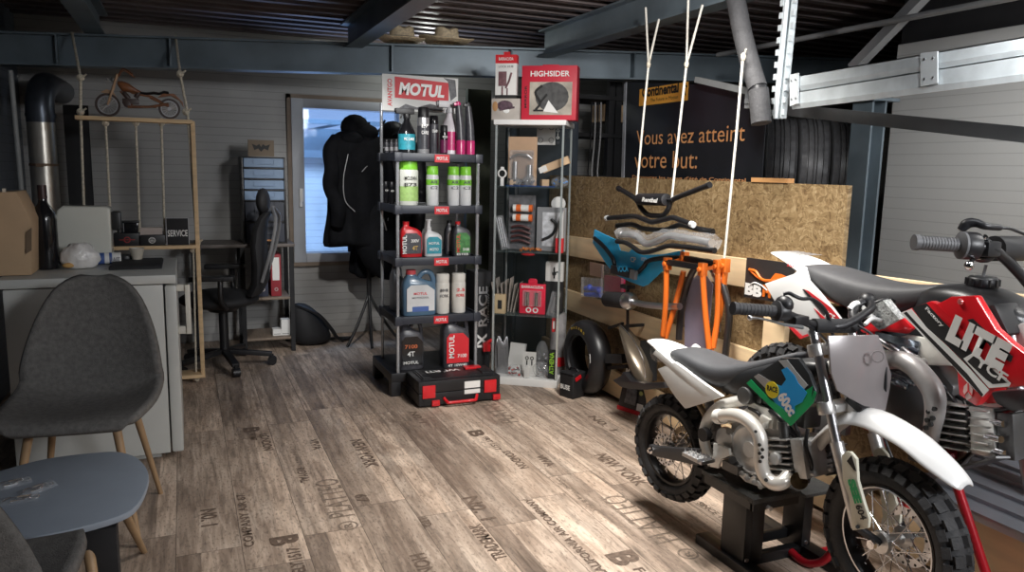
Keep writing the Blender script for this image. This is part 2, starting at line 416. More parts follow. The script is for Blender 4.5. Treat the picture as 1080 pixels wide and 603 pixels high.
# window
FR = mat('window_frame_paint', (.40,.42,.46), .45, 0, .05)
b = B()
fw = .055
b.bx(WX0-.09, WX0, 6.055, 6.12, WZ0-.07, WZ1+.07).bx(WX1, WX1+.09, 6.055, 6.12, WZ0-.07, WZ1+.07)
b.bx(WX0, WX1, 6.055, 6.12, WZ1, WZ1+.07).bx(WX0, WX1, 6.055, 6.12, WZ0-.07, WZ0)
w = struct(b, 'window_1', FR, bevel=.004)
b = B(); b.bx(WX0-.12, WX0-.09, 6.07, 6.11, WZ0-.1, WZ1+.1).bx(WX0-.12, WX1+.12, 6.07, 6.11, WZ1+.07, WZ1+.1).bx(WX0-.12, WX1+.12, 6.06, 6.11, WZ0-.1, WZ0-.07); b.o('window_trim', mat('raw_trim', (.22,.17,.13), .7), w)
b = B(); b.bx(WX0, WX1, 6.12, 6.126, WZ0, WZ1); b.o('pane', mat('window_glass', (.6,.75,.95), .04, 0, 0, alpha=.15), w)
b = B(); b.bx(WX0-.045, WX0-.025, 6.03, 6.056, 1.02, 1.16).bx(WX0-.045, WX0-.02, 6.015, 6.032, 1.06, 1.16); b.o('window_handle', WHT, w, bevel=.003)
# what stands outside the window: a white clad wall under a canopy
b = B(); b.bx(-3, 8, 8.9, 9.0, -.2, 1.42); struct(b, 'wall_outside', m_siding('outside_cladding', (.62,.68,.74), .075, dark=.35))
b = B(); b.bx(-3, 8, 8.7, 8.9, 1.42, 1.50).bx(-3, 8, 9.0, 9.1, 1.5, 1.75); b.bar((.9, 8.6, 1.62), (1.9, 8.6, 1.86), .03, .03); b.bar((-.5, 8.5, 1.80), (4, 8.5, 1.80), .04, .05); struct(b, 'trim_8', mat('outside_steel', (.13,.2,.28), .5, .3))
b = B(); b.bx(-3, 8, 6.2, 9.2, -.3, -.2); struct(b, 'ground_outside', mat('outside_paving', (.3,.3,.3), .8))
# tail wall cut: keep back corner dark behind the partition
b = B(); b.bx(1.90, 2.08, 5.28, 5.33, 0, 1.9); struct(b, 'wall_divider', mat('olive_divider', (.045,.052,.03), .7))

# camera, lights, world
cam = bpy.data.cameras.new('camera'); co = bpy.data.objects.new('camera', cam); COL.objects.link(co)
cam.sensor_fit = 'HORIZONTAL'; cam.sensor_width = 36; cam.lens = F_/1080*36
cm = Matrix((RT, UP, -FW)).transposed().to_4x4(); cm.translation = (0, 0, EYE); co.matrix_world = cm
cam.clip_start = .05
SC.camera = co
def area(name, loc, tgt, size, power, col, sy=None, spread=180):
    l = bpy.data.lights.new(name, 'AREA'); l.energy = power; l.color = col; l.size = size; l.spread = R(spread)
    if sy: l.shape = 'RECTANGLE'; l.size_y = sy
    o = bpy.data.objects.new(name, l); COL.objects.link(o); o.location = loc
    o.rotation_euler = (V(tgt)-V(loc)).to_track_quat('-Z', 'Y').to_euler(); return o
def spot(name, loc, tgt, power, col, ang, blend, rad):
    l = bpy.data.lights.new(name, 'SPOT'); l.energy = power; l.color = col; l.spot_size = R(ang); l.spot_blend = blend; l.shadow_soft_size = rad
    o = bpy.data.objects.new(name, l); COL.objects.link(o); o.location = loc
    o.rotation_euler = (V(tgt)-V(loc)).to_track_quat('-Z', 'Y').to_euler(); return o
area('ceiling_lamp', (1.6, 2.3, 2.2), (1.72, 2.45, 0), .25, 28, (1, .96, .90), .9, spread=104)
spot('rack_fill', (1.7, 2.1, 2.12), (1.75, 4.3, .8), 95, (1, .97, .93), 66, .9, .08)  # added spot, makes up at the rack for the lamp's narrow cone
area('bay_fill', (2.75, .9, 2.2), (2.7, 1.1, 0), .2, 15, (1, .98, .94), .7)  # added fill for the right wall, sheets and red bike; no known fixture
spot('banner_fill', (1.5, 2.0, 2.1), (2.7, 4.1, 1.68), 70, (1, .96, .92), 74, .8, .05)  # extra spot put in to brighten the banner and tyres
spot('wall_fill', (1.9, 1.1, 2.1), (3.45, 1.7, 1.2), 80, (1, .99, .97), 85, .9, .15)  # added to lift the right wall, stands for no fixture
spot('back_fill', (.70, 3.15, 2.14), (1.12, 6.1, .40), 110, (1, .98, .95), 44, .9, .05)  # invented spot that lights the back wall by the coat stand
area('room_fill', (2.1, -.9, 2.15), (1.6, 4.2, .7), .7, 42, (.95, .97, 1.), spread=120)  # soft fill from behind the camera, added without a known source
area('window_daylight', (1.2, 7.2, 2.6), (1.2, 8.9, .6), 1.5, 85, (.45, .68, 1.), 1.)
area('window_skylight', (1.25, 6.55, .42), (.3, 4.6, 2.25), .6, 45, (.35, .55, 1.), .3)
def lamp(n, loc, p, c, r):
    l = bpy.data.lights.new(n, 'POINT'); l.energy = p; l.color = c; l.shadow_soft_size = r; o = bpy.data.objects.new(n, l); COL.objects.link(o); o.location = loc
lamp('rear_fill', (1.7, 5.6, 2.13), 5, (.95, 1., .95), .03)  # hidden point light added behind the beam to lighten the wall there
lamp('spill_fill', (1.6, 1.1, 2.03), 9, (.9, .95, 1.), .06)  # added point light standing in for upward spill of the ceiling lamp
w = bpy.data.worlds.new('world'); SC.world = w; w.use_nodes = True
w.node_tree.nodes['Background'].inputs[0].default_value = (.30, .50, .95, 1); w.node_tree.nodes['Background'].inputs[1].default_value = 1.0
SC.view_settings.view_transform = 'Standard'; SC.view_settings.look = 'None'; SC.view_settings.gamma = 1; SC.view_settings.exposure = .1
SC.view_settings.use_curve_mapping = False
# ================================================================ LEFT: fridge corner
FRG = mat('fridge_enamel', (.52,.53,.51), .4, 0, .03)
t = th('small_fridge', 'white under-counter fridge seen from its side, behind the grey chair', 'fridge', (-.38, 3.98, 0), world=True)
b = B(); b.bx(-.70, -.100, 3.66, 4.28, .03, .805); b.bx(-.66, -.14, 3.7, 4.25, 0, .03); b.o('body', FRG, t, bevel=.006)
b = B(); b.bx(-.72, -.045, 3.645, 4.32, .81, .85); b.o('top_panel', FRG, t, bevel=.008)
b = B(); b.bx(-.094, -.045, 3.66, 4.27, .03, .80); d = b.o('door', FRG, t, bevel=.01)
b = B(); b.bx(-.045, .008, 3.675, 3.70, .77, .80).bx(-.045, .008, 3.675, 3.70, .575, .61).bx(-.012, .01, 3.665, 3.71, .575, .80); b.o('handle', mat('cream_handle', (.66,.64,.57), .45), d, bevel=.004)

t = th('cardboard_box', 'brown cardboard box with a slanting side on the left end of the fridge', 'box', (-.75, 3.95, .85), world=True)
P = [Y(-40, 205, 3.75), Y(17, 202, 3.75), Y(33, 232, 3.75), Y(33, 287, 3.75), Y(-40, 290, 3.75)]
zb = .853
P[3].z = zb; P[4].z = zb
b = B(); b.slab([(p.x, p.y, max(p.z, zb)) for p in P], (0,1,0), .22); b.o('carton', KRAFT, t, bevel=.003)
b = B()
for i in range(6): b.bx(-.80+i*.022, -.788+i*.022, 3.76, 3.77, P[1].z-.012, P[1].z+.012)
b.o('torn_edge', mat('torn_card', (.66,.58,.46), .8), t)
b = B(); b.slab([Y(27, 245, 3.745), Y(33, 240, 3.745), Y(33, 264, 3.745), Y(27, 268, 3.745)], (0,1,0), .01); b.o('hand_slot', mat('slot_dark', (.16,.11,.07), .8), t)

b = B(); q = Z(49, 284, .852); o_ = V((q.x, q.y+.03, .852))
s_ = 1.0
b.lathe([(0,0),(.046,0),(.05,.01),(.05,.22),(.044,.26),(.02,.295),(.017,.31),(.017,.37),(.0,.37)], n=28)
t = th('wine_bottle', 'dark bottle standing between the cardboard box and the coffee machine', 'bottle', o_)
b.o('glass_body', BLKG, t); b = B(); b.lathe([(.0185,.315),(.0185,.375),(0,.375)]); b.o('capsule', mat('foil', (.05,.03,.03), .35, .3), t)

# capsule coffee machine
CRM = mat('cream_plastic', (.66,.66,.60), .22, 0, .02, coat=.4)
yy = 4.12; a = Y(61, 268, yy); c = Y(116, 217, yy); z0 = .853; x0, x1, z1 = a.x, c.x, c.z
t = th('coffee_machine', 'cream capsule coffee machine on the fridge behind the white bag', 'coffee machine', ((x0+x1)/2, yy+.05, z0), world=True)
b = B(); fm = frame_mat((0, yy+.13, 0), (1,0,0), (0,0,1))
pr = [(x0, z0+.02), (x0+.0, z1-.05), (x0+.01, z1-.018), (x0+.035, z1), (x1-.02, z1-.004), (x1, z1-.012), (x1-.004, z0+.02)]
b.prism(pr, fm, 0, .14); b.o('housing', CRM, t, bevel=.012, seg=3)
b = B(); b.bx(x0, x1+.01, yy, yy+.12, z0, z0+.02); b.cyl((x1+.05, yy+.06, z0), (x1+.05, yy+.06, z0+.03), .05); b.o('base', BLK, t, bevel=.003)
b = B(); b.bx(x1-.002, x1+.04, yy+.03, yy+.1, z1-.12, z1-.03); b.cyl((x1+.03, yy+.065, z1-.14), (x1+.03, yy+.065, z1-.11), .012); b.o('spout', BLK, t, bevel=.008)
b = B(); b.cyl((x0-.02, yy+.06, z0+.02), (x0-.02, yy+.06, z0+.24), .04); b.o('water_tank', mat('tank_clear', (.5,.55,.5), .1, alpha=.35), t)

# crumpled plastic bag
q = Z(84, 284, .853)
b = B(); b.sph((0,0,.05), (.082, .05, .068), 28)
ob = None
for v in b.bm.verts:
    s = math.sin(v.co.x*70+v.co.z*45)*math.sin(v.co.z*60+v.co.y*50)*.007+random.uniform(-.003,.003)
    v.co *= 1+s*10*.9
    v.co.z = max(v.co.z, .0)
    if v.co.z > .07: v.co.x *= .9
t = th('plastic_bag', 'crumpled white plastic bag on the fridge in front of the coffee machine', 'bag', (q.x, q.y+.05, .853))
b.o('film', mat('bag_film', (.74,.72,.70), .28, 0, .12, 30, .5, 40), t)
b = B(); b.sph((-.045,-.038,.018), (.025,.014,.012), 12); b.o('bread_inside', mat('bread', (.55,.33,.12), .8), t)
q = Z(115, 279, .853)
t = th('milk_carton', 'small blue and white carton lying beside the plastic bag', 'carton', (q.x, q.y+.03, .853), rz=.1)
b = B(); b.tube([(-.05,0,.027),(.05,0,.027)], .027, 14); b.o('tube_body', WHTM, t)
b = B(); b.tube([(-.052,0,.027),(-.02,0,.027)], .0275, 14); b.tube([(.0,0,.027),(.012,0,.027)], .0275, 14); b.o('blue_band', mat('blue_print', (.06,.12,.35), .5), t)
tx('LAIT', (.005,-.0285,.012), (1,0,0), (0,0,1), .04, .022, mat('grey_print', (.25,.25,.28), .5), t)
b = B(); b.bx(-.11,.11,-.16,.16,0,.012); b.bx(-.105,.105,-.155,.155,.012,.016)
solo(b, 'coffee_tray', BLKM, 'flat black tray lying on the right of the fridge top', 'tray', (-.215, 4.02, .851), bevel=.004)
b = B(); b.lathe([(0,0),(.022,0),(.034,.055),(.031,.055),(.02,.005),(0,.005)], n=20)
solo(b, 'small_cup', mat('cup_glaze', (.55,.5,.42), .3), 'small pale cup on the black tray', 'cup', (-.22, 4.12, .868))

# flue pipe, pale rod
a = Y(50, 225, 5.4); x = a.x
t = th('flue_pipe', 'silver flue pipe with a blue-sheened elbow in the back left corner', 'pipe', (x, 5.4, 0))
FLU = mat('flue_steel', (.50,.47,.42), .34, .9, .25, 5)
b = B(); b.tube([(0,0,0),(0,0,1.60)], .075, 24); b.o('riser', FLU, t)
b = B(); b.tube(cr([(0,0,1.56),(0,0,1.66),(.008,.04,1.745),(.02,.13,1.785),(.03,.3,1.79),(.04,.65,1.79)], 5), .077, 24)
for z in (1.6,): b.tube([(0,0,z-.01),(0,0,z+.01)], .082, 24)
b.o('elbow', mat('flue_blue', (.08,.09,.11), .36, .8, .25, 5), t)
b = B(); b.tube([(0,0,1.30),(0,0,1.315)], .079, 24); b.box((-.01,-.08,1.305), (.04,.01,.02)); b.o('clamp', mat('rusty', (.18,.12,.08), .6, .5), t)
a = Y(11, 74, 5.3); c = Y(23, 205, 5.3)
b = B(); b.cyl(a, c+(c-a)*1.9, .014); solo(b, 'leaning_rod', mat('rod_paint', (.28,.29,.29), .5), 'pale rod leaning in the corner left of the flue pipe', 'rod', (c.x, 5.3, .02), world=True)
b = B(); b.bx(-.05,.05,-.03,.03,0,1.68); b.bx(-.07,.07,-.04,-.03,0,1.68)
solo(b, 'dark_board', BLKM, 'tall narrow dark panel standing right of the flue pipe', 'panel', (-.60, 5.62, 0))

# hanging rope shelf
FY = 4.92
def fp(px, py, y=FY): return Y(px, py, y)
tl, tr, br = fp(80, 120), fp(203, 127), fp(213, 397)
zs, zb = fp(165, 258).z, br.z+.01
xr, xl = tr.x+.0, tl.x
t = th('rope_shelf', 'pine shelf frame hung on ropes from the steel beam', 'shelf', ((xl+xr)/2, FY, zb), world=True)
b = B(); b.bx(xl, xr, FY-.06, FY+.06, tr.z-.022, tr.z); b.o('top_board', PINE, t, bevel=.002)
b = B(); b.bx(fp(120,262).x-.22, xr-.01, FY-.07, FY+.07, zs-.02, zs); b.o('middle_board', PINE, t, bevel=.002)
b = B(); b.bx(-.4, xr-.005, FY-.07, FY+.07, zb, zb+.022); b.o('bottom_board', PINE, t, bevel=.002)
b = B(); b.bx(xr-.012, xr+.012, FY-.03, FY+.005, zb-.01, tr.z-.005); b.o('upright', PINE, t, bevel=.002)
b = B(); b.bx(xr-.012, xr+.012, FY+.03, FY+.06, zb-.01, tr.z-.005); b.o('upright', PINE, t, bevel=.002)
def rope(b, P, r=.007, knots=()):
    b.tube(P, r, 8)
    for k in knots:
        b.tube(cr([V(k)+V((.014*math.cos(a),.008*math.sin(2*a),.014*math.sin(a))) for a in [i*2*PI/6 for i in range(6)]], 3, True), r*.9, 6, closed=True)
        b.sph(k, (r*2.1, r*2.1, r*2.4), 10)
        b.tube([V(k), V(k)+V((.03,-.01,.02))], r*.7, 6)
for (pa, pb, ph) in (((76, 35), (85, 82), (90, 262)), ((185, 38), (190, 78), (208, 258))):
    b = B(); k = fp(*pb); T_ = Y(pa[0], pa[1], 5.38)
    rope(b, [T_, k, fp(ph[0]-(5 if pa[0] < 100 else 10), 120), fp(*ph)], .0075, [k, fp(ph[0]-(5 if pa[0] < 100 else 12), 118), fp(*ph)+V((0,0,.01))]); b.o('hanging_rope', ROPE, t)
for xa, xb in ((111,118), (143,148), (170,174)):
    b = B(); p, q = fp(xa, 124), fp(xb, 258); rope(b, [p, q], .0065, [p-V((0,0,.03)), q+V((0,0,.012))]); b.o('rope_strand', ROPE, t)
for xa, xb in ((204,207), (148,150)):
    b = B(); p, q = fp(xa, 262), fp(xb, 399); rope(b, [p, q], .006, [p-V((0,0,.01)), q]); b.o('rope_strand', ROPE, t)

# wooden model motorcycle on the top board
WD = mat('model_wood', (.20,.08,.035), .4, 0, .3, 20); WDD = mat('model_dark', (.05,.03,.025), .4); WDL = mat('model_pale_wood', (.42,.26,.15), .5)
def mp(px, py, dy=0.): v = Y(px, py, FY); v.y += dy; return v
zt = tr.z
mc = mp(147, 118); t = th('model_motorcycle', 'wooden model cruiser motorcycle standing on top of the rope shelf', 'model', (mc.x, FY, zt+.002), world=True)
fwc = mp(113.5, 107); fwc.z = zt+.066; rwc = mp(178.5, 112.5); rwc.z = zt+.060
for c_, r_ in ((fwc, .064), (rwc, .058)):
    b = B(); b.ring([(r_,-.009),(r_+.0,.009),(r_-.012,.009),(r_-.012,-.009)], c_, (0,1,0), 28)
    wob = b.o('wheel', WDD, t)
    b = B(); b.ring([(r_-.013,-.010),(r_-.013,.010),(r_-.018,.010),(r_-.018,-.010)], c_, (0,1,0), 28)
    for k in range(8):
        a = k*PI/8; d = V((math.cos(a),0,math.sin(a)))*(r_-.015); b.cyl(c_-d, c_+d, .0012, n=5)
    b.cyl(c_-V((0,.012,0)), c_+V((0,.012,0)), .01); b.o('rim', STEEL, wob)
for s in (-1, 1):
    b = B(); b.cyl(V((fwc.x,FY+s*.018,fwc.z)), mp(124,78)+V((0,s*.018,0)), .006); b.o('fork_leg', WDL, t)
    b = B(); b.tube(cr([mp(125,80,s*.01), mp(129,74,s*.04), mp(134,75,s*.07), mp(141,80,s*.09)], 4), .004); b.o('handlebar', WD, t)
b = B(); b.slab([mp(106,97), mp(112,94), mp(119,96), mp(125,106), mp(119,104), mp(113,99)], (0,1,0), .02); b.o('front_mudguard', WDL, t, bevel=.002)
b = B(); b.loft([[mp(x_, y_)+V((0,math.cos(a)*w_,math.sin(a)*h_)) for a in [i*PI/5 for i in range(10)]] for x_, y_, w_, h_ in ((124,88,.01,.012),(129,91,.028,.03),(137,93,.03,.024),(144,96,.02,.012),(150,98,.008,.006))]); b.o('fuel_tank', WD, t)
b = B(); b.box(mp(138,107), (.085,.03,.03)); b.cyl(mp(134,110,-.02), mp(134,110,.02), .018); b.cyl(mp(136,104), mp(130,97), .013); b.cyl(mp(143,103), mp(147,97), .013); b.o('engine', WDD, t, bevel=.002)
b = B(); b.tube([mp(135,113,-.025), mp(158,113,-.028), mp(178,110,-.03)], .007); b.tube([mp(158,103,-.02), mp(177,112,-.02)], .006); b.o('exhaust', WD, t)
b = B(); b.tube([mp(124,88), mp(140,98), mp(160,102), mp(178,112)], .007); b.tube([mp(127,96), mp(140,112), mp(165,113)], .006); b.o('frame', WD, t)
b = B(); b.loft([[mp(x_, y_)+V((0,math.cos(a)*w_,math.sin(a)*.008)) for a in [i*PI/5 for i in range(10)]] for x_, y_, w_ in ((148,98,.012),(155,99,.03),(162,98,.03),(168,99,.018),(173,97,.016),(178,98,.012))]); b.o('saddle', BLK, t)
b = B(); b.slab([mp(166,103), mp(172,98), mp(184,99), mp(193,108), mp(194,114), mp(189,106), mp(180,101)], (0,1,0), .022); b.o('rear_mudguard', WD, t, bevel=.002)
b = B(); b.sph(mp(119,84), (.012,.012,.012), 12); b.sph(mp(114,84,-.03), (.006,)*3, 8); b.o('headlamp', STEEL, t)

# things on the middle board
z0 = zs+.001
def sp(px): return fp(px, 258).x
t = th('black_box', 'black box with a red emblem at the left of the rope shelf', 'box', ((sp(124)+sp(146))/2, FY, z0))
b = B(); b.bx(-.068,.068,-.05,.05,0,.072); b.o('carton', BLK, t, bevel=.002)
b = B(); b.ring([(.012,0),(.018,0),(.018,.001),(.012,.001)], (0,-.0505,.035), (0,-1,0), 16); b.bx(-.04,.04,-.0515,-.0505,.033,.037); b.o('emblem', mat('dull_red', (.3,.02,.02), .5), t)
t = th('glass_jar', 'small dark jar standing on top of the black box with red emblem', 'jar', ((sp(131)+sp(146))/2, FY, z0+.073))
b = B(); b.bx(-.042,.042,-.03,.03,0,.058); b.o('holder', BLKG, t, bevel=.004)
b = B(); b.bx(-.05,.05,-.034,.034,.058,.068); b.o('lid', BLK, t, bevel=.003)
b = B(); b.bx(-.036,-.031,-.032,-.03,.005,.055); b.o('highlight_strip', STEEL, t)
t = th('card_holder', 'black card holder with round white emblem and pale cards, on the rope shelf', 'holder', ((sp(150)+sp(172))/2, FY, z0))
b = B(); b.bx(-.07,.07,-.05,.0,0,.06).bx(-.07,.07,.0,.05,0,.075); b.o('stand', BLK, t, bevel=.002)
b = B(); b.bx(-.062,.055,-.01,.03,.06,.10); b.o('cards', mat('card_stack', (.5,.42,.38), .6), t)
b = B(); b.ring([(.015,0),(.018,0),(.018,.001),(.015,.001)], (0,-.0505,.03), (0,-1,0), 20)
for k in range(3): b.box((0,-.051,.022+k*.008), (.022,.001,.003))
b.o('emblem', WHTM, t)
t = th('service_tin', 'black tin lettered SERVICE on the rope shelf beside the upright', 'tin', ((sp(179)+sp(197))/2, FY, z0))
b = B(); b.bx(-.058,.058,-.045,.045,0,.155); b.o('tin_body', BLKM, t, bevel=.003)
b = B()
for x in (-.062,.058): b.bx(x,x+.004,-.047,-.043,0,.16)
b.bx(-.062,.062,-.047,-.043,.156,.16); b.o('white_edge', mat('grey_edge', (.4,.4,.42), .5), t)
tx('SERVICE', (-.054,-.0455,.05), (1,0,0), (0,0,1), .108, .038, WHT, t)

# ------------------------------------------------ grey shell chairs and table
FAB = mat('grey_felt', (.13,.125,.12), .9, 0, .22, 60, .4, 250)
FABL = mat('light_grey_felt', (.20,.20,.20), .9, 0, .2, 60, .4, 250)
OAK = mat('oak_leg', (.34,.22,.12), .5, 0, .15, 10)
def shell_chair(loc, rz, label, fab=FAB):
    t = th('shell_chair', label, 'chair', loc, rz)
    # one moulded shell: rows from front edge of the seat to the top of the back (local: front = -y)
    rows = [(-.235,.432,.17,.0),(-.245,.452,.205,.012),(-.20,.468,.232,.02),(-.10,.462,.245,.035),(0,.456,.248,.045),(.10,.462,.248,.06),(.165,.49,.246,.075),(.20,.54,.242,.08),(.225,.62,.232,.07),(.245,.70,.212,.055),(.262,.78,.182,.04),(.275,.845,.145,.03),(.28,.882,.10,.02),(.281,.895,.05,.01)]
    b = B(); secs = []
    for y, z, w, dip in rows:
        r_ = []
        for i in range(13):
            u = (i-6)/6; e = abs(u)**2.2
            if z < .5: p = V((w*u, y-.0, z-dip*.5*(1-e)+dip*.5*e))
            else: p = V((w*u, y-dip*e, z))
            r_.append(p)
        secs.append(r_)
    b.loft(secs, closed=False); ob = b.o('shell', fab, t, sub=1, solid=.026)
    for sx in (-1, 1):
        for sy, yt in ((-1, -.15), (1, .13)):
            b = B(); b.tube([(sx*.13, yt, .445), (sx*.205, yt+sy*.09, 0)], [.016, .009], 14); b.o('leg', OAK, t)
    b = B()
    b.bar((-.13,-.15,.435), (.13,-.15,.435), .03, .012); b.bar((-.13,.13,.435), (.13,.13,.435), .03, .012); b.bar((-.13,-.15,.435), (-.13,.13,.435), .02, .012); b.bar((.13,-.15,.435), (.13,.13,.435), .02, .012)
    b.o('underframe', BLKM, t)
    return t
shell_chair((-.365, 3.08, 0), R(-7), 'grey felt shell chair with oak legs standing against the fridge')
shell_chair((-.495, 1.76, 0), R(172), 'grey shell chair cut off by the lower left corner, beside the table')
# kidney table
TB = mat('blue_grey_top', (.25,.29,.35), .55, 0, .04)
t = th('coffee_table', 'low pebble-shaped table with blue-grey top and oak legs in front of the chair', 'table', (-.40, 2.45, 0), world=True)
ZT = .385
pts = cr([Z(*p, ZT) for p in ((150,487),(157,503),(146,530),(122,545),(60,561),(20,565),(-45,560),(-75,535),(-50,512),(0,496),(50,483),(110,476),(135,478))], 5, True)
b = B(); b.prism([(p.x, p.y) for p in pts], Matrix.Identity(4), ZT-.02, ZT); b.o('tabletop', TB, t, bevel=.006)
for a, c in (((-.24, 2.50), (-.175, 2.77)), ((-.30, 2.35), (-.235, 2.10)), ((-.62, 2.5), (-.70, 2.72)), ((-.62, 2.38), (-.70, 2.12))):
    b = B(); b.tube([(a[0], a[1], ZT-.02), (c[0], c[1], 0)], [.017, .010], 14); b.o('leg', OAK, t)
b = B(); b.bx(-.66, -.22, 2.36, 2.50, ZT-.035, ZT-.021); b.o('underframe', BLKM, t)
t = th('pedestal_post', 'black post under the blue-grey table', 'post', (-.24, 2.30, 0))
b = B(); b.bx(-.05,.03,-.03,.03,0,.33); b.o('column', BLKM, t, bevel=.004); b = B(); b.bx(-.10,.06,-.07,.07,0,.012); b.o('foot_plate', BLKM, t)
# key fobs in little bags
def fob(px, py, rz, lab):
    q = Z(px, py, ZT+.001); t = th('key_fob', lab, 'key fob', q, rz)
    b = B(); b.tube(cr([(-.04,0,.004),(-.02,.012,.008),(.01,-.006,.006),(.03,.006,.008)], 4), .0035, 6); b.bx(-.02,.015,-.012,-.004,0,.006); b.bx(-.005,.03,.002,.012,.004,.010); b.o('metal_tag', CHROME, t)
    b = B(); b.ring([(.010,.001),(.013,.001),(.013,.004),(.010,.004)], (.038,0,.002), (0,0,1), 16); b.o('split_ring', CHROME, t)
    b = B(); b.loft([[(-.05,-.025,.001),(.05,-.025,.001)],[(-.052,-.01,.013),(.05,-.01,.013)],[(-.05,.012,.014),(.052,.012,.012)],[(-.05,.03,.001),(.05,.03,.001)]], closed=False); b.o('clear_bag', CLEAR, t, rand=.002)
fob(12, 511, .4, 'silver key fob in a clear bag, leftmost on the blue-grey table')
fob(38, 517, .7, 'silver key fob in a clear bag, furthest right on the blue-grey table')
fob(20, 528, .1, 'silver key fob in a clear bag, nearest the viewer on the blue-grey table')

# ------------------------------------------------ desk, drawers, office chair
DY = 5.60
t = th('desk_shelf', 'black and wood shelf desk against the back wall left of the window', 'desk', (.40, 5.75, 0), world=True)
a, c = Y(245, 258, DY), Y(311, 258, DY); zt = a.z
WB = mat('shelf_wood', (.22,.17,.13), .6, 0, .15, 10, stretch=(8,1,1))
b = B(); b.bx(.02, c.x, DY, 5.98, zt-.022, zt); b.o('desktop', mat('desk_dark', (.12,.10,.09), .5), t, bevel=.002)
xa, xb = Y(259, 300, DY).x, Y(306, 300, DY).x
for zz in (Y(280, 314, DY).z, Y(280, 356, DY+.02).z+.0):
    b = B(); b.bx(xa, xb, DY+.01, 5.96, zz-.018, zz); b.o('shelf_board', WB, t, bevel=.002)
for x, y in ((xa-.03, DY), (xb, DY), (xa-.03, 5.94), (xb, 5.94), (.03, 5.94), (.03, DY+.05)):
    b = B(); b.bx(x, x+.03, y, y+.03, 0, zt-.022); b.o('post', BLKM, t)
zs1, zs2 = Y(280, 314, DY).z, Y(280, 356, DY+.02).z
for i, (px, col, nm) in enumerate(((272, (.03,.035,.06), 'dark blue lever arch binder with white spine label, left of the red one'), (286, (.28,.02,.03), 'red lever arch binder with white spine label under the desk'))):
    x = Y(px, 300, DY+.04).x
    t = th('ring_binder', nm, 'binder', (x, DY+.05, zs1+.001), group='binders under the desk')
    b = B(); b.bx(0,.072,0,.26,0,.30); b.o('cover', mat('binder%d' % i, col, .6), t, bevel=.003)
    b = B(); b.bx(.012,.06,-.002,0,.115,.28); b.o('spine_label', WHTM, t)
    b = B(); b.ring([(.008,0),(.013,0),(.013,.003),(.008,.003)], (.036,0,.05), (0,-1,0), 16); b.o('finger_ring', STEEL, t)
for i, (x0, x1, y1, nm) in enumerate(((288, 297, 347, 'short white box on the lowest desk shelf'), (297, 306, 337, 'taller white box on the lowest desk shelf beside the post'))):
    p, q = Y(x0, 354, DY+.06), Y(x1, y1, DY+.06); b = B(); w_ = q.x-p.x
    b.bx(0, w_*.96, 0, .08, 0, q.z-zs2); b.mi = 1; b.bx(w_*.1, w_*.86, -.001, 0, .01, .014)
    solo(b, 'small_box', [WHTM, GRY], nm, 'box', (p.x, DY+.06, zs2+.001), bevel=0)
# drawer tower
a, c = Y(257, 257, DY+.03), Y(301, 166, DY+.03)
t = th('drawer_tower', 'black drawer tower with four clear and two dark drawers on the desk', 'drawers', ((a.x+c.x)/2, DY+.13, zt+.001), world=True)
z0, z1 = zt+.001, c.z
b = B(); w_ = .012
b.bx(a.x, a.x+w_, DY+.03, DY+.28, z0, z1).bx(c.x-w_, c.x, DY+.03, DY+.28, z0, z1).bx(a.x, c.x, DY+.27, DY+.28, z0, z1)
zz = [z1-.002]
for f in (.125, .125, .125, .125, .245, .245): zz.append(zz[-1]-(z1-z0-.006)*f/.99)
for z in zz: b.bx(a.x, c.x, DY+.03, DY+.28, z-.004, z+.003)
b.o('carcass', BLK, t, bevel=.001)
CLD = mat('drawer_clear', (.32,.44,.62), .18, 0, .1, alpha=.75); DKD = mat('drawer_dark', (.03,.035,.05), .3)
for i in range(6):
    hi, lo = zz[i]-.008, zz[i+1]+.006
    b = B(); b.bx(a.x+w_+.003, c.x-w_-.003, DY+.02, DY+.025, lo, hi).bx(a.x+w_+.003, c.x-w_-.003, DY+.02, DY+.25, lo, lo+.003).bx(a.x+w_+.003, a.x+w_+.006, DY+.02, DY+.25, lo, hi).bx(c.x-w_-.006, c.x-w_-.003, DY+.02, DY+.25, lo, hi)
    d = b.o('drawer', CLD if i < 4 else DKD, t)
    b = B(); m_ = (a.x+c.x)/2; b.bx(m_-.07, m_+.07, DY+.008, DY+.02, (lo+hi)/2-.01, (lo+hi)/2-.004).bx(m_-.07, m_-.066, DY+.01, DY+.02, (lo+hi)/2-.01, hi-.008).bx(m_+.066, m_+.07, DY+.01, DY+.02, (lo+hi)/2-.01, hi-.008); b.o('pull', CLD if i < 4 else DKD, d)
b = B()
for k in range(9): b.sph((a.x+.05+k*.024, DY+.08+random.uniform(0,.1), zz[1]+.022), (.012,.01,.010), 8)
tag(b.o('small_parts', [mat('parts_mix', (.35,.12,.10), .5, 0, .8, 90)]), 'small red and white parts inside the top clear drawer', 'parts', kind='stuff')
p, q = Y(262, 166, DY+.06), Y(289, 148, DY+.06)
t = th('logo_plaque', 'kraft plaque with a black winged M emblem on top of the drawer tower', 'plaque', ((p.x+q.x)/2, DY+.08, z1+.004), world=True)
b = B(); b.bx(p.x, q.x, DY+.07, DY+.082, z1+.004, q.z); b.o('board', mat('plaque_kraft', (.22,.17,.12), .7), t)
b = B(); m_ = (p.x+q.x)/2; h_ = (z1+q.z)/2; fm = frame_mat((m_, DY+.069, h_), (1,0,0), (0,0,1))
b.prism([(-.06,.03),(-.045,-.012),(-.02,-.0),(0,-.022),(.02,0),(.045,-.012),(.06,.03),(.03,.018),(.012,.03),(0,.01),(-.012,.03),(-.03,.018)], fm, -.0, .003); b.o('emblem', INK, t)
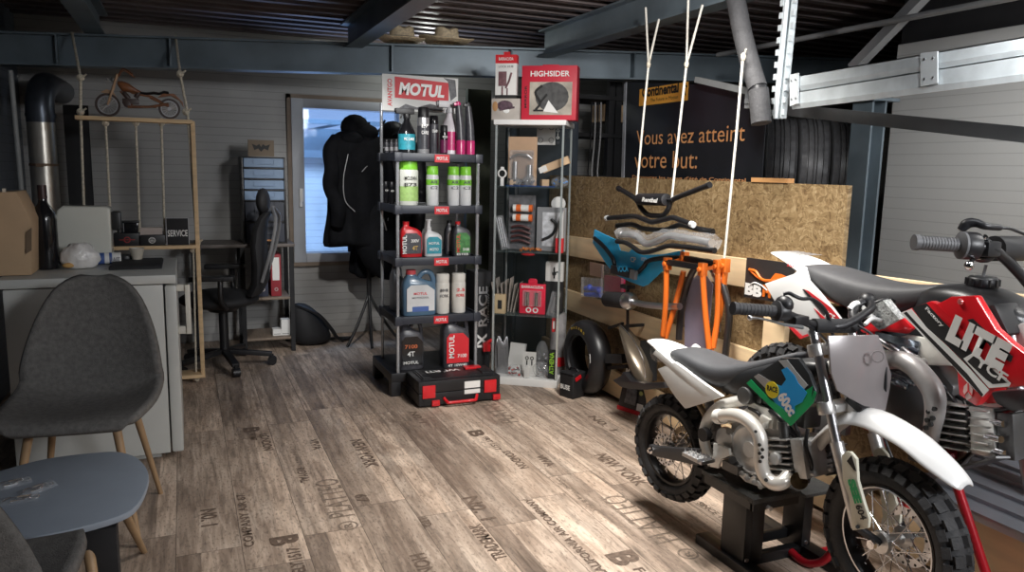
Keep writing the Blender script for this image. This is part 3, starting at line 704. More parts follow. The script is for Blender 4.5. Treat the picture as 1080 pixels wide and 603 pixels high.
p = Y(270, 257, DY+.0); t = th('parts_tray', 'shallow dark tray of orange pieces on the desk edge in front of the drawers', 'tray', (p.x+.07, DY-.035+.06, zt+.001))
b = B(); b.lathe([(0,0),(.075,0),(.085,.025),(.08,.025),(.072,.004),(0,.004)], n=24); b.o('dish', BLK, t)
b = B()
for k in range(14): b.sph((random.uniform(-.05,.05), random.uniform(-.03,.03), .012+random.uniform(0,.014)), (.014,.009,.008), 8)
b.o('orange_pieces', mat('orange_bits', (.5,.22,.08), .6, 0, .5, 80), t)

# office chair (turned sideways)
t = th('office_chair', 'black high-backed office chair with headrest in front of the desk', 'chair', (.21, 5.29, 0), R(-100))
b = B(); sec = []
for y, z, w, th_ in ((.20,.50,.20,.05),(.24,.58,.23,.055),(.245,.70,.235,.055),(.235,.82,.22,.05),(.245,.92,.19,.045),(.27,.99,.14,.035),(.30,1.03,.10,.03)):
    sec.append([(math.cos(a)*w, y+math.sin(a)*th_, z) for a in [i*2*PI/16 for i in range(16)]])
b.loft(sec); b.o('backrest', BLKM, t)
b = B(); b.sph((0,.27,1.10), (.115,.045,.085), 18); b.o('headrest', BLKM, t)
b = B(); b.tube([(0,.26,1.0),(0,.275,1.12)], .02, 8); b.o('headrest_stem', BLK, t)
b = B(); b.tube(cr([(.24,.27,.60),(.26,.33,.80),(.20,.36,.98),(.05,.33,1.06)], 4), .011, 6); b.tube(cr([(-.24,.27,.60),(-.26,.33,.80),(-.20,.36,.98),(-.05,.33,1.06)], 4), .011, 6); b.o('back_frame', GRY, t)
b = B(); b.sph((0,-.02,.46), (.25,.25,.062), 22); b.o('seat', BLKM, t)
for s in (-1, 1):
    b = B(); b.tube(cr([(s*.22,.05,.43),(s*.30,.03,.50),(s*.30,.03,.62)], 4), .018, 8); b.box((s*.30,-.02,.635), (.08,.26,.03)); b.o('armrest', BLK, t, bevel=.006)
b = B(); b.cyl((0,0,.10), (0,0,.42), .03); b.cyl((0,0,.38), (0,0,.42), .09, .12); b.o('gas_lift', BLK, t)
b = B()
for k in range(5):
    a = R(72*k+20); b.bar((0,0,.11), (math.cos(a)*.30, math.sin(a)*.30, .075), .045, .03)
b.o('star_base', BLK, t, bevel=.004)
for k in range(5):
    a = R(72*k+20); b = B(); p = V((math.cos(a)*.30, math.sin(a)*.30, .031)); n_ = V((-math.sin(a), math.cos(a), 0)); b.cyl(p-n_*.022, p+n_*.022, .03); b.cyl(p, p+V((0,0,.045)), .01); b.o('castor', BLK, t)

# backpack on the floor
t = th('backpack', 'black backpack slumped on the floor beside the desk', 'bag', (.86, 5.80, 0), R(15))
b = B(); b.loft([[(math.cos(a)*w+dx, math.sin(a)*d+dy, z) for a in [i*2*PI/14 for i in range(14)]] for w, d, z, dx, dy in ((.13,.10,0,0,0),(.155,.13,.04,0,0),(.14,.11,.16,-.03,.01),(.10,.08,.26,-.07,.02),(.05,.05,.32,-.10,.03))]); b.o('sack', BLKM, t, sub=1)
b = B(); b.tube(cr([(-.13,-.02,.31),(.0,-.10,.24),(.10,-.11,.12),(.16,-.09,.04),(.24,-.07,.015),(.27,-.05,.015)], 5), .014, 6); b.o('strap', BLK, t)
b = B(); b.tube(cr([(.13,0,.02),(.2,.02,.012),(.26,-.03,.012),(.2,-.09,.012)], 5), .012, 6); b.box((.27,-.04,.018), (.05,.03,.02)); b.o('strap', BLK, t)

# coat stand with jackets
cx, cy = 1.27, 5.70
t = th('coat_stand', 'black tripod coat stand in front of the window', 'coat stand', (cx, cy, 0))
b = B(); b.cyl((0,0,.36), (0,0,1.66), .019); b.o('pole', BLK, t)
for a in (215, 262, 335):
    a = R(a); b = B(); b.tube(cr([(0,0,.40),(math.cos(a)*.03,math.sin(a)*.03,.32),(math.cos(a)*.14,math.sin(a)*.14,.14),(math.cos(a)*.24,math.sin(a)*.24,.012)], 4), .011, 8); b.o('leg', BLK, t)
for a in (0, 120, 240):
    a = R(a); b = B(); b.tube(cr([(0,0,1.58),(math.cos(a)*.08,math.sin(a)*.08,1.60),(math.cos(a)*.13,math.sin(a)*.13,1.68)], 4), .008, 6); b.o('hook', BLK, t)
JK = mat('jacket_cloth', (.0035,.004,.006), .85, 0, .3, 20, .8, 16); JK2 = mat('jacket_leather', (.005,.005,.006), .5, 0, .3, 20, .7, 18)
for _j in (JK, JK2): _j.node_tree.nodes['Principled BSDF'].inputs['Specular IOR Level'].default_value = .25
def jacket(name, lab, c, rz, m, W=.24, H=.85, hood=True, group='jackets on the coat stand'):
    t = th(name, lab, 'jacket', c, rz, group)
    secs = []
    for f, w, d in ((0,1.0,.5),(.04,1.08,.54),(.18,1.0,.5),(.32,.90,.46),(.42,.93,.52),(.6,.86,.50),(.72,.92,.5),(.86,.98,.48),(.94,.80,.42),(1.,.38,.3)):
        z = -H+H*f; k = 36
        fo = .03+.11*(1-f); secs.append([(W*w*math.cos(a)*(1+fo*.6*math.sin(9*a+f*2)), W*d*math.sin(a)*(1+fo*math.sin(9*a+f*2+math.sin(f*5))), z+.018*math.sin(3*a+W*9)*(1-f)) for a in [i*2*PI/k for i in range(k)]])
    b = B(); b.loft(secs); b.o('body', m, t, sub=1)
    for s in (-1, 1):
        b = B(); b.tube(cr([(s*W*.60,0,-.07),(s*W*.86,-.02,-.17),(s*W*.90,-.06,-.30),(s*W*.93,-.05,-.42),(s*W*.82,-.12,-.55),(s*W*.84,-.10,-.68)], 5), [.05,.06,.052,.06,.05,.056,.045], 12); b.o('sleeve', m, t)
    b = B()
    if hood: b.sph((-.01,.0,.01), (.105,.09,.095), 16); b.sph((.05,-.03,-.02), (.11,.08,.06), 14); b.sph((-.05,-.06,-.07), (.10,.06,.05), 12)
    else: b.ring([(.07,-.03),(.09,-.03),(.085,.03),(.07,.03)], (0,0,.0), (0,0,1), 16)
    b.o('hood' if hood else 'collar', m, t, sub=0)
    return t
ja = jacket('hooded_jacket', 'long black hooded jacket with pale piping, leftmost on the coat stand', (cx-.11, cy-.12, 1.60), R(12), JK, .235, .84)
b = B(); b.tube(cr([(-.12,-.13,-.18),(-.16,-.14,-.35),(-.15,-.14,-.5),(-.08,-.145,-.58)], 6), .003, 5); b.tube([(-.02,-.135,-.30),(.02,-.137,-.26)], .003, 5); b.o('piping', mat('reflective_grey', (.45,.46,.48), .4), ja)
jb = jacket('riding_jacket', 'black riding jacket with small white chest lettering, right on the coat stand', (cx+.19, cy-.04, 1.57), R(-8), JK2, .20, .76)
tx('Tenere', (-.07,-.15,-.18), (1,0,0), (0,0,1), .075, .025, mat('pale_print', (.5,.5,.5), .5), jb)
b = B(); b.tube([(-.10,-.14,-.10),(-.03,-.142,-.06),(.0,-.14,-.075)], .003, 5); b.o('piping', mat('reflective_grey', (.45,.46,.48), .4), jb)
jc = jacket('thin_jacket', 'short black jacket hanging lowest in the middle of the coat stand', (cx+.05, cy+.07, 1.36), R(170), JK, .17, .86, False)
t = th('riding_trousers', 'black riding trousers with shiny zips hanging under the jackets', 'trousers', (cx+.02, cy-.15, 1.02), R(5))
b = B(); b.loft([[(w*math.cos(a)+dx, d*math.sin(a), z) for a in [i*2*PI/14 for i in range(14)]] for w, d, z, dx in ((.03,.05,-.52,.11),(.09,.06,-.49,.06),(.15,.08,-.32,-.01),(.16,.09,-.15,0),(.15,.08,0,0),(.08,.05,.06,0))]); b.o('cloth', JK, t, sub=1)
b = B(); b.tube([(.02,-.09,-.02),(.05,-.095,-.14)], .005, 5); b.tube([(.075,-.09,-.0),(.06,-.095,-.07)], .004, 5); b.o('zip', STEEL, t)
# ================================================================ CENTRE: display rack
RY0, RY1 = 4.27, 4.66
RX0 = Y(417, 300, RY0).x; RX1 = Y(505, 300, RY0).x; RW = RX1-RX0
SH = [Y(450, y, RY0).z for y in (162, 217, 271.5, 333)]
NAVY = mat('navy_shelf', (.022,.026,.038), .4, 0, .15)
t = th('display_rack', 'tall black display rack of branded shelves holding oils and sprays', 'rack', ((RX0+RX1)/2, (RY0+RY1)/2, 0), world=True)
for k, z in enumerate(SH):
    b = B(); b.bx(RX0+.02, RX1-.02, RY0, RY1, z-.012, z-.002); b.bx(RX0, RX1, RY0-.012, RY0, z-.044, z+.002); b.bx(RX0-.0, RX0+.012, RY0, RY1, z-.044, z+.002); b.bx(RX1-.012, RX1, RY0, RY1, z-.044, z+.002); b.bx(RX0, RX1, RY1-.012, RY1, z-.044, z+.002)
    for x in (RX0-.006, RX1-.036):
        for y in (RY0-.018, RY1-.03): b.bx(x, x+.044, y, y+.044, z-.047, z+.004)
    s = b.o('shelf', NAVY, t, bevel=.002)
    xm = RX0+RW*.53; b = B(); b.bx(xm-.044, xm+.044, RY0-.0155, RY0-.0125, z-.048, z-.003); pl = b.o('red_label', REDM, s)
    tx('MOTUL', (xm-.034, RY0-.016, z-.034), (1,0,0), (0,0,1), .068, .019, WHT, s, off=.0008, shear=.2)
    b = B(); b.bx(RX0+.002, RX0+.010, RY0-.0145, RY0-.0125, z-.036, z-.004); b.o('price_tab', WHTM, s)
ACR = mat('acrylic_post', (.55,.57,.6), .12, .5, .1, 30, alpha=.8)
for x in (RX0+.015, RX1-.015):
    for y in (RY0+.004, RY1-.008):
        b = B(); b.cyl((x,y,.1), (x,y,SH[0]+(.30 if y > RY0+.1 else .0)), .0095, n=10)
        for k in range(30):
            z = .14+k*.043
            if z < SH[0]: b.bar((x-.008,y-.010,z), (x+.008,y-.010,z+.02), .002, .002); b.bar((x+.008,y-.010,z), (x-.008,y-.010,z+.02), .002, .002)
        b.o('post', ACR, t)
b = B(); b.bx(RX0-.03, RX1+.02, RY0-.012, RY1+.08, .085, .14)
for x in (RX0-.03, RX1-.04):
    for y in (RY0-.01, RY1+.02): b.bx(x, x+.06, y, y+.06, 0, .09)
b.o('base', BLK, t, bevel=.006)
# header card
a, c = Y(403, 116, RY1-.02), Y(483, 83, RY1-.02)
t = th('brand_card', 'white header card with large red name panel on top of the rack', 'sign', ((a.x+c.x)/2, RY1-.02, a.z), world=True)
b = B(); b.bx(a.x, c.x, RY1-.024, RY1-.018, a.z, c.z); b.o('card', WHTM, t)
w_, h_ = c.x-a.x, c.z-a.z
b = B(); fm = frame_mat((a.x, RY1-.0245, a.z), (1,0,0), (0,0,1)); b.prism([(w_*.16,h_*.36),(w_*.87,h_*.30),(w_*.87,h_*.86),(w_*.16,h_*.94)], fm, 0, .001); b.o('red_panel', REDM, t)
tx('MOTUL', (a.x+w_*.21, RY1-.026, a.z+h_*.45), (1,0,-.02), (0,0,1), w_*.60, h_*.35, WHT, t, bold=.045, shear=.15)
tx('AVANTGO', (a.x+w_*.125, RY1-.026, a.z+h_*.12), (0,0,1), (-1,0,0), h_*.75, w_*.06, REDM, t)
b = B(); b.prism([(w_*.90,h_*.35),(w_*.98,h_*.5),(w_*.96,h_*.95),(w_*.80,h_*.99),(w_*.86,h_*.9)], fm, 0, .002); b.prism([(w_*.2,h_*.06),(w_*.3,h_*.2),(w_*.45,h_*.12),(w_*.62,h_*.24),(w_*.8,h_*.16),(w_*.78,h_*.06)], fm, 0, .002); b.o('rider_print', mat('print_grey', (.12,.12,.13), .5, 0, .4, 60), t)

# ---------------------------------------------------------------- bottle kinds (local, base at z=0, front = -y)
def aerosol(name, label, loc, r, h, body, cap, lab=None, group=None, txt=None, tcol=None, band=None):
    t = th(name, label, 'spray can' if 'aerosol' in name else 'bottle', loc, group=group)
    b = B(); b.lathe([(0,0),(r*.93,0),(r,.005),(r,h*.74),(r*.92,h*.79),(0,h*.79)], n=24); b.o('can_body', body, t)
    b = B(); b.lathe([(r*.93,h*.77),(r*.95,h*.8),(r*.9,h*.985),(r*.8,h),(0,h)], n=24); b.o('cap', cap, t)
    if band:
        b = B(); b.lathe([(r*1.005,h*band[0]),(r*1.012,h*band[0]),(r*1.012,h*band[1]),(r*1.005,h*band[1])], n=24); bb = b.o('printed_label', band[2], t)
    if txt:
        for i, s in enumerate(txt):
            tx(s, (-r*.6, -r*1.015, h*(.56-.14*i)), (1,0,0), (0,0,1), r*1.2, h*.075, tcol or INK, t, off=.001)
    return t
def trigger(name, label, loc, r, h, body, liq, top, group=None, txt=None):
    t = th(name, label, 'spray bottle', loc, group=group)
    b = B(); b.lathe([(0,0),(r,0),(r,h*.45),(r*.75,h*.56),(r*.38,h*.7),(r*.3,h*.78),(0,h*.78)], n=22); b.o('bottle_body', body, t)
    b = B(); b.lathe([(r*1.01,h*.08),(r*1.015,h*.08),(r*1.015,h*.42),(r*1.01,h*.42)], n=22); b.o('printed_label', liq, t)
    b = B(); b.cyl((0,0,h*.76), (0,0,h*.86), r*.42); b.box((-.012,0,h*.92), (r*2.2,r*.7,h*.12)); b.bar((-.02,0,h*.9), (-.036,0,h*.76), .012, .008); b.cyl((-r*1.15,0,h*.93), (-r*1.45,0,h*.93), r*.25)
    b.o('trigger_head', top, t, bevel=.002)
    if txt: tx(txt, (-r*.6, -r*1.02, h*.28), (1,0,0), (0,0,1), r*1.2, h*.06, WHT, t)
    return t
def oilbottle(name, label, loc, w, d, h, body, cap, group=None, rz=0., neck='left', handle=False, lab=None, txt=None, lcol=None, tcol=None):
    t = th(name, label, 'bottle' if not handle else 'jug', loc, rz, group=group)
    b = B(); nx = -w*.22
    sec = []
    for z, x0, x1, dd in ((0,-.48,.48,.46),(.03,-.5,.5,.5),(.62,-.5,.5,.5),(.72,-.48,.44,.48),(.80,-.42,.26 if not handle else .1,.42),(.87,-.36,-.08,.28),(.90,-.34,-.10,.24),(.93,-.34,-.10,.24)):
        cx_, rx = (x0+x1)/2*w, (x1-x0)/2*w
        sec.append([(cx_+rx*math.copysign(abs(math.cos(a))**.45, math.cos(a)), d*dd*math.copysign(abs(math.sin(a))**.45, math.sin(a)), z*h) for a in [i*2*PI/20+.01 for i in range(20)]])
    b.loft(sec); b.o('bottle_body', body, t)
    if handle:
        b = B(); b.tube(cr([(w*.0,0,h*.80),(w*.14,0,h*.93),(w*.34,0,h*.93),(w*.44,0,h*.80),(w*.45,0,h*.66)], 5), w*.06, 10, flat=1.3); b.o('handle', body, t)
    b = B(); b.cyl((nx,0,h*.905), (nx,0,h), w*.145, n=16); b.o('cap', cap, t)
    if lcol:
        b = B(); fm = frame_mat((0,-d*.505,0), (1,0,0), (0,0,1)); b.prism([(-.40*w,.10*h),(.42*w,.10*h),(.42*w,.56*h),(.20*w,.68*h),(-.28*w,.68*h),(-.40*w,.60*h)], fm, 0, .0015); l = b.o('printed_label', lcol, t)
    for s, x, z, ww, hh, m, vert in (txt or ()):
        if vert: tx(s, (x*w, -d*.51-.001, z*h), (0,0,1), (-1,0,0), ww*h, hh*w, m, t)
        else: tx(s, (x*w, -d*.51-.001, z*h), (1,0,0), (0,0,1), ww*w, hh*h, m, t)
    return t
def rp(px, k, dy=.07): return V((Y(px, 300, RY0+dy).x, RY0+dy, SH[k]+.0)) if k < 4 else V((Y(px, 380, RY0+dy).x, RY0+dy, .141))
def sc(px): return px/805*4.6          # width in metres of a span of pixels at the rack
TEAL = mat('teal_label', (.03,.28,.36), .4, 0, .2, 40); PINK = mat('pink_fluid', (.55,.03,.16), .25, 0, .1); LIME = mat('lime_green', (.20,.55,.04), .4, 0, .05)
SILV = mat('silver_print', (.55,.55,.57), .3, .6, .1); DK = mat('dark_print', (.06,.06,.07), .35, 0, .3, 50); LGB = mat('lime_label', (.32,.50,.16), .5, 0, .15, 60); PALE = mat('pale_plastic', (.62,.63,.64), .35); 
# top shelf
trigger('trigger_bottle', 'black and teal trigger spray at the left front of the top shelf', rp(429,0), sc(8.5), sc(45), BLKG, TEAL, BLK, txt='MC CARE')
aerosol('aerosol_can', 'chrome aerosol can with black cap on the top shelf, right of the teal spray', rp(446,0), sc(6), sc(46), SILV, BLK, txt=('E7', 'CARE'), tcol=WHT, band=(.1,.6,DK))
aerosol('aerosol_can', 'dark aerosol can between the chrome can and the pink bottles', rp(456.5,0,.12), sc(5.2), sc(39), DK, BLKG, txt=('CHAIN',), tcol=WHT)
aerosol('aerosol_can', 'small black can with white lettering in front of the clear pink bottle', rp(467,0,.05), sc(4), sc(29), BLKG, BLK, txt=('MO',), tcol=WHT, band=(.05,.5,mat('plum', (.16,.02,.08), .35)))
trigger('trigger_bottle', 'tall clear and pink trigger bottle on the top shelf', rp(473,0,.15), sc(10), sc(56), mat('frosted', (.7,.66,.7), .3), PINK, mat('pale_head', (.5,.5,.52), .4))
for i, (px, l) in enumerate(((484, 'black brush bottle with pink base on the top shelf, left of a similar one'), (494, 'black brush bottle with pink base at the right end of the top shelf'))):
    t = th('brush_bottle', l, 'bottle', rp(px,0,.08+.03*i), group='black and pink brush bottles')
    b = B(); b.lathe([(0,0),(sc(5),0),(sc(5),sc(14)),(sc(4.6),sc(15)),(0,sc(15))], n=20); b.o('pink_base', PINK, t)
    b = B(); b.tube([(0,0,sc(15)),(-.004,0,sc(30)),(-.016,0,sc(50))], [sc(4.8),sc(4.3),sc(3.2)], 16); b.o('bottle_body', DK, t)
    b = B(); b.box((-.024,0,sc(51)), (.04,.022,.018)); b.cyl((-.016,0,sc(48)), (-.018,0,sc(54)), .012); b.o('nozzle', PINK if i == 0 else BLK, t, bevel=.002)
for i, px in enumerate((406, 411, 416)):
    q = V((Y(px, 300, RY1-.06-.06*i).x+.0, RY1-.06-.06*i, SH[0]))
    aerosol('small_bottle', ('rearmost', 'middle', 'foremost')[i]+' of the small dark bottles at the left edge of the top shelf', q+V((.015,0,0)), .013, .085, DK, BLK, group='small dark bottles at the rack edge', band=(.2,.45,SILV))
# second shelf
t = aerosol('wipes_tub', 'large lime and white tub of wipes on the second shelf', rp(430,1), sc(10.6), sc(46), mat('tub_white', (.66,.68,.62), .45), LIME, txt=('MCLEAN', 'E73'), band=(.10,.42,LGB))
for px, l, dy in ((455.5, 'green-capped spray can standing alone in the middle of the second shelf', .06), (477, 'green-capped spray can, left one of the close pair on the second shelf', .06), (489.5, 'green-capped spray can at the right end of the second shelf', .06)):
    t = aerosol('aerosol_can', l, rp(px,1,dy), sc(6.4), sc(40), PALE, LIME, group='green capped spray cans', txt=('AIR', 'C2'), tcol=DK, band=(.52,.66,LIME))
for i, px in enumerate((405.5, 411.5)):
    aerosol('small_bottle', ('rear', 'front')[i]+' black bottle with white drawing at the left edge of the second shelf', V((Y(px,300,RY1-.08-.1*i).x+.012, RY1-.08-.1*i, SH[1])), .015, .13, BLKG, BLK, txt=('O',), tcol=WHT)
# third shelf
MR = mat('red_bottle', (.50,.015,.02), .3, 0, .05)
oilbottle('oil_bottle', 'red one-litre oil bottle with red cap at the left of the third shelf', rp(433,2), sc(23), .07, sc(36), MR, MR, lcol=DK, txt=(('MOTUL',-.25,.10,.52,.2,WHT,1),('300V',-.05,.42,.36,.09,WHT,0),('4T',.0,.2,.26,.12,mat('gold', (.6,.4,.1), .4),0)))
t = oilbottle('suspension_bottle', 'pale bottle with tall neck and teal label in the middle of the third shelf', rp(456,2), sc(19), .06, sc(30), PALE, PALE, lcol=TEAL, txt=(('MOTUL',-.3,.42,.6,.08,WHT,0),('MOTO',-.25,.2,.5,.1,WHT,0)))
b = B(); b.tube([(-sc(4.5),0,sc(27)),(-sc(4.5),0,sc(38))], .012, 12); b.lathe([(0,0),(.02,0),(.02,.008),(0,.008)], (-sc(4.5),0,sc(37)), n=14); b.o('long_neck', PALE, t)
oilbottle('oil_bottle', 'dark grey oil bottle behind the green-labelled one on the third shelf', rp(477,2,.14), sc(18), .06, sc(36), DK, BLK, lcol=mat('pale_label', (.25,.22,.22), .5))
oilbottle('oil_bottle', 'black oil bottle with red cap and green picture at the right of the third shelf', rp(486,2,.05), sc(19), .06, sc(36), DK, MR, lcol=mat('green_label', (.05,.20,.05), .5, 0, .6, 30), txt=(('MOTUL',-.17,.12,.52,.2,REDM,1),('5100',.0,.16,.36,.08,WHT,0),('ESTER',-.35,.03,.7,.06,WHTM,0)))
# fourth shelf
BLJ = mat('blue_fluid_jug', (.09,.16,.24), .22, 0, .1); 
t = oilbottle('screenwash_jug', 'large blue fluid jug with white label on the fourth shelf', rp(441,3), sc(36), .10, sc(47), BLJ, mat('jug_cap', (.45,.06,.07), .4), handle=True, lcol=PALE, txt=(('MOTUL',-.2,.46,.4,.06,REDM,0),('MOTOCOOL',-.25,.38,.5,.04,DK,0)))
b = B(); b.lathe([(.0,sc(28)),(sc(14),sc(28)),(sc(14),sc(30)),(0,sc(30))]); b.bm.free()
b = B(); b.box((-.0,-.0525,sc(7)), (.10,.001,.03)); b.o('blue_label_foot', mat('blue_print', (.06,.12,.35), .5), t)
oilbottle('screenwash_jug', 'second blue-grey jug standing at the far left edge of the fourth shelf', V((Y(413,300,RY1-.12).x+.03, RY1-.12, SH[3])), .07, .12, sc(48), mat('grey_fluid', (.2,.22,.25), .3), GRY, handle=True)
BW = mat('bottle_white', (.68,.66,.61), .4)
for px, l, s, c in ((466.5, 'white round bottle printed with black figure, left of its twin on the fourth shelf', 'BIHR', DK), (483.5, 'white round bottle with red 2.5 print at the right of the fourth shelf', '2.5', REDM)):
    t = aerosol('fluid_bottle', l, rp(px,3), sc(7.6), sc(42), BW, BW, txt=(s, 'FORK'), tcol=c)
    b = B(); b.lathe([(sc(6.5),sc(35)),(sc(7.4),sc(35.5)),(sc(7.4),sc(41)),(0,sc(42))], n=22); b.o('screw_cap', BW, t)
# base
oilbottle('oil_jug', 'black four-litre oil jug with dull red cap at the left of the rack base', rp(432,4,.10), sc(27), .12, sc(52), DK, MR, handle=True, lcol=BLKG, txt=(('7100',-.3,.44,.5,.08,mat('orange_print', (.6,.15,.05), .5),0),('MOTUL',-.35,.12,.6,.06,WHTM,0),('4T',-.2,.28,.3,.1,WHTM,0)))
oilbottle('oil_jug', 'black four-litre oil jug with large red label at the right of the rack base', rp(479,4,.06), sc(30), .12, sc(55), DK, MR, handle=True, lcol=REDM, txt=(('MOTUL',-.12,.20,.45,.2,WHT,1),('7100',.0,.2,.34,.07,WHT,0),('4T 10W40',-.35,.03,.7,.05,WHTM,0)))
b_ = None

# black tool case in front of the rack
CY0, CY1 = 3.99, 4.245
cx0, cx1 = 1.165, 1.655; cz = Y(437, 404, CY0).z
t = th('tool_case', 'black tool case with red clips and red handle lying before the rack', 'case', ((cx0+cx1)/2, (CY0+CY1)/2, 0), world=True)
b = B(); b.bx(cx0, cx1, CY0, CY1, .012, cz*.55); b.bx(cx0+.02, cx0+.1, CY0+.02, CY1-.02, 0, .012).bx(cx1-.1, cx1-.02, CY0+.02, CY1-.02, 0, .012); b.o('lower_shell', BLK, t, bevel=.006)
b = B(); b.bx(cx0, cx1, CY0, CY1, cz*.57, cz); b.bx(cx0+.03, cx1-.03, CY0+.03, CY1-.02, cz, cz+.006)
for x in (cx0+.04, cx1-.09): b.bx(x, x+.05, CY0+.05, CY1-.03, cz, cz+.012)
b.o('lid', BLK, t, bevel=.006)
for x in (cx0+.02, cx1-.10):
    b = B(); b.bx(x, x+.075, CY0-.008, CY0, cz*.38, cz*.86); c_ = b.o('corner_clip', RED, t, bevel=.002)
    b = B(); b.bx(x+.055, x+.10, CY0-.012, CY0, .01, .042).bx(x+.063, x+.092, CY0-.014, CY0-.012, .02, .028); b.o('latch', RED, t, bevel=.002)
b = B(); m_ = (cx0+cx1)/2
b.tube(cr([(m_-.10,CY0-.006,.052),(m_-.085,CY0-.03,.032),(m_-.07,CY0-.035,.03),(m_+.07,CY0-.035,.03),(m_+.085,CY0-.03,.032),(m_+.10,CY0-.006,.052)], 3), .009, 8); b.o('carry_handle', RED, t)
b = B(); b.bx(cx1-.22, cx1-.125, CY0-.003, CY0, cz*.62, cz*.88).bx(cx1-.22, cx1-.125, CY0-.003, CY0, cz*.40, cz*.56); b.o('white_sticker', WHTM, t)
tx('WÜRTH', (cx0+.30, CY1-.06, cz+.007), (-1,0,0), (0,-1,0), .24, .05, WHT, t, bold=.05)
b = B(); b.bx(cx1-.16, cx1-.06, CY1-.10, CY1-.05, cz+.006, cz+.02); b.o('lid_catch', RED, t, bevel=.004)

# tall exhaust box between rack and showcase
q0, q1 = Y(498, 410, 4.52), Y(517, 286, 4.52)
t = th('exhaust_carton', 'tall black carton with upright white lettering between rack and glass case', 'carton', ((q0.x+q1.x)/2, 4.58, 0), world=True)
b = B(); b.bx(q0.x, q1.x, 4.50, 4.66, 0, q1.z); b.o('carton', BLKM, t, bevel=.002)
tx('IX', (q1.x-.025, 4.499, Y(510,366,4.5).z), (0,0,1), (-1,0,0), .09, .065, WHT, t, bold=.04)
tx('RACE', (q1.x-.025, 4.499, Y(510,344,4.5).z), (0,0,1), (-1,0,0), .26, .06, SILV, t)
tx('HYPERLOW XL', (q1.x-.012, 4.499, Y(510,340,4.5).z), (0,0,1), (-1,0,0), .24, .012, SILV, t, bold=0)
p = Z(508, 396, .02)
b = B(); b.box((0,0,.0), (.05,.03,.05)); b.bar((-.02,0,.02), (.04,0,.05), .02, .02)
ob = solo(b, 'red_clamp', RED, 'red plastic clamp fixed low on the black exhaust carton', 'clamp', (q1.x-.035, 4.478, .20), bevel=.004)

# ================================================================ glass showcase
FL, FRt = Z(518.5, 404), Z(586.5, 409.5)
ux = (FRt-FL); CW = ux.length; ux.normalize(); dz_ = V((-ux.y, ux.x, 0))
CD, CH = .35, 1.60
rzc = math.atan2(ux.y, ux.x)
def cl(u, d, z): return FL+ux*u+dz_*d+V((0,0,z))
LAC = mat('white_lacquer', (.80,.80,.79), .3, 0, .02)
t = th('glass_showcase', 'narrow glass showcase with white top and bottom, full of small parts', 'showcase', FL, rzc)
ctop = None
zt_ = 1.632
b = B(); b.bx(-.012, CW+.012, -.012, CD+.012, zt_-.03, zt_); b.o('top_board', LAC, t, bevel=.003)
b = B(); b.bx(-.005, CW+.005, -.005, CD+.005, 0, .048); b.o('bottom_board', LAC, t, bevel=.003)
for nm, q in (('back_glass', (.004,CW-.004,CD-.006,CD)), ('side_glass', (0,.006,.004,CD-.004)), ('side_glass', (CW-.006,CW,.004,CD-.004)), ('glass_door', (.008,CW-.008,0,.006))):
    b = B(); b.bx(q[0],q[1],q[2],q[3],.05,zt_-.032); b.o(nm, GLASS, t)
for u, d in ((.003,.004),(CW-.003,.004),(.003,CD-.003),(CW-.003,CD-.003)):
    b = B(); b.bx(u-.006,u+.006,d-.005,d+.005,.048,zt_-.03); b.o('metal_edge', mat('glass_edge', (.62,.68,.68), .2, .6), t)
# shelf heights from the photograph (front edge)
ctrf = cl(CW/2, 0, 0)
def zh(py):
    p = FL+ux*(CW/2); lo, hi = 0., 2.
    for _ in range(40):
        m = (lo+hi)/2; v = V((p.x, p.y, m-EYE)); yy = CY-F_*v.dot(UP)/v.dot(FW)
        if yy > py: lo = m
        else: hi = m
    return lo
ZS = [zh(197), zh(266), zh(333), .049]
GS = mat('shelf_glass', (.15,.2,.2), .05, 0, 0, alpha=.3)
for z in ZS[:3]:
    b = B(); b.bx(.008, CW-.008, .01, CD-.01, z-.006, z); b.o('glass_shelf', GS, t)
b = B(); b.box((CW-.03,-.006,1.50), (.016,.008,.02)); b.o('lock', CHROME, t)
def U(px): return (px-521)/65*CW
def it(name, lab, cat, px, k, d, rz=0., group=None):
    p = cl(U(px), d, ZS[k]+.001); return th(name, lab, cat, p, rzc+rz, group)
PXM = CW/66.
# shelf 1
t = it('blister_card', 'kraft hanging card with chrome bracket on the top glass shelf', 'card', 543.5, 0, .12)
b = B(); b.bx(-.09,.09,0,.003,0,.30); b.bx(-.02,.02,-.001,0,.275,.285); b.o('card', mat('card_kraft', (.50,.33,.21), .7), t)
b = B(); b.tube(cr([(-.07,-.02,.17),(-.03,-.03,.19),(.03,-.03,.19),(.06,-.02,.17)], 4), .008, 8); b.cyl((-.04,-.02,.04), (-.04,-.02,.15), .014); b.cyl((.05,-.02,.04), (.05,-.02,.13), .016); b.o('bracket', STEEL, t)
b = B(); b.bx(-.075,.075,-.045,0,.01,.22); b.o('blister', CLEAR, t, bevel=.01)
t = it('white_label', 'square white notice inside the back of the case behind the kraft card', 'notice', 560, 0, CD-.012)
b = B(); b.bx(-.06,.06,0,.002,.26,.40); b.o('sheet', WHTM, t)
b = B()
for x in (-.035,.035):
    for z in (.29,.37): b.ring([(.014,0),(.017,0),(.017,.001),(.014,.001)], (x,-.0005,z), (0,-1,0), 16)
b.o('printed_rings', INK, t)
t = it('kraft_carton', 'long kraft carton with white end propped on the top glass shelf', 'carton', 577, 0, .10)
b = B(); mm = Euler((0,R(-22),0)).to_matrix(); b.box((0,0,.135), (.17,.05,.045), mm); b.o('box_body', mat('card_kraft2', (.60,.42,.26), .7), t)
b = B(); b.box((-.075,-.026,.105), (.05,.003,.035), mm); b.o('white_end', WHTM, t)
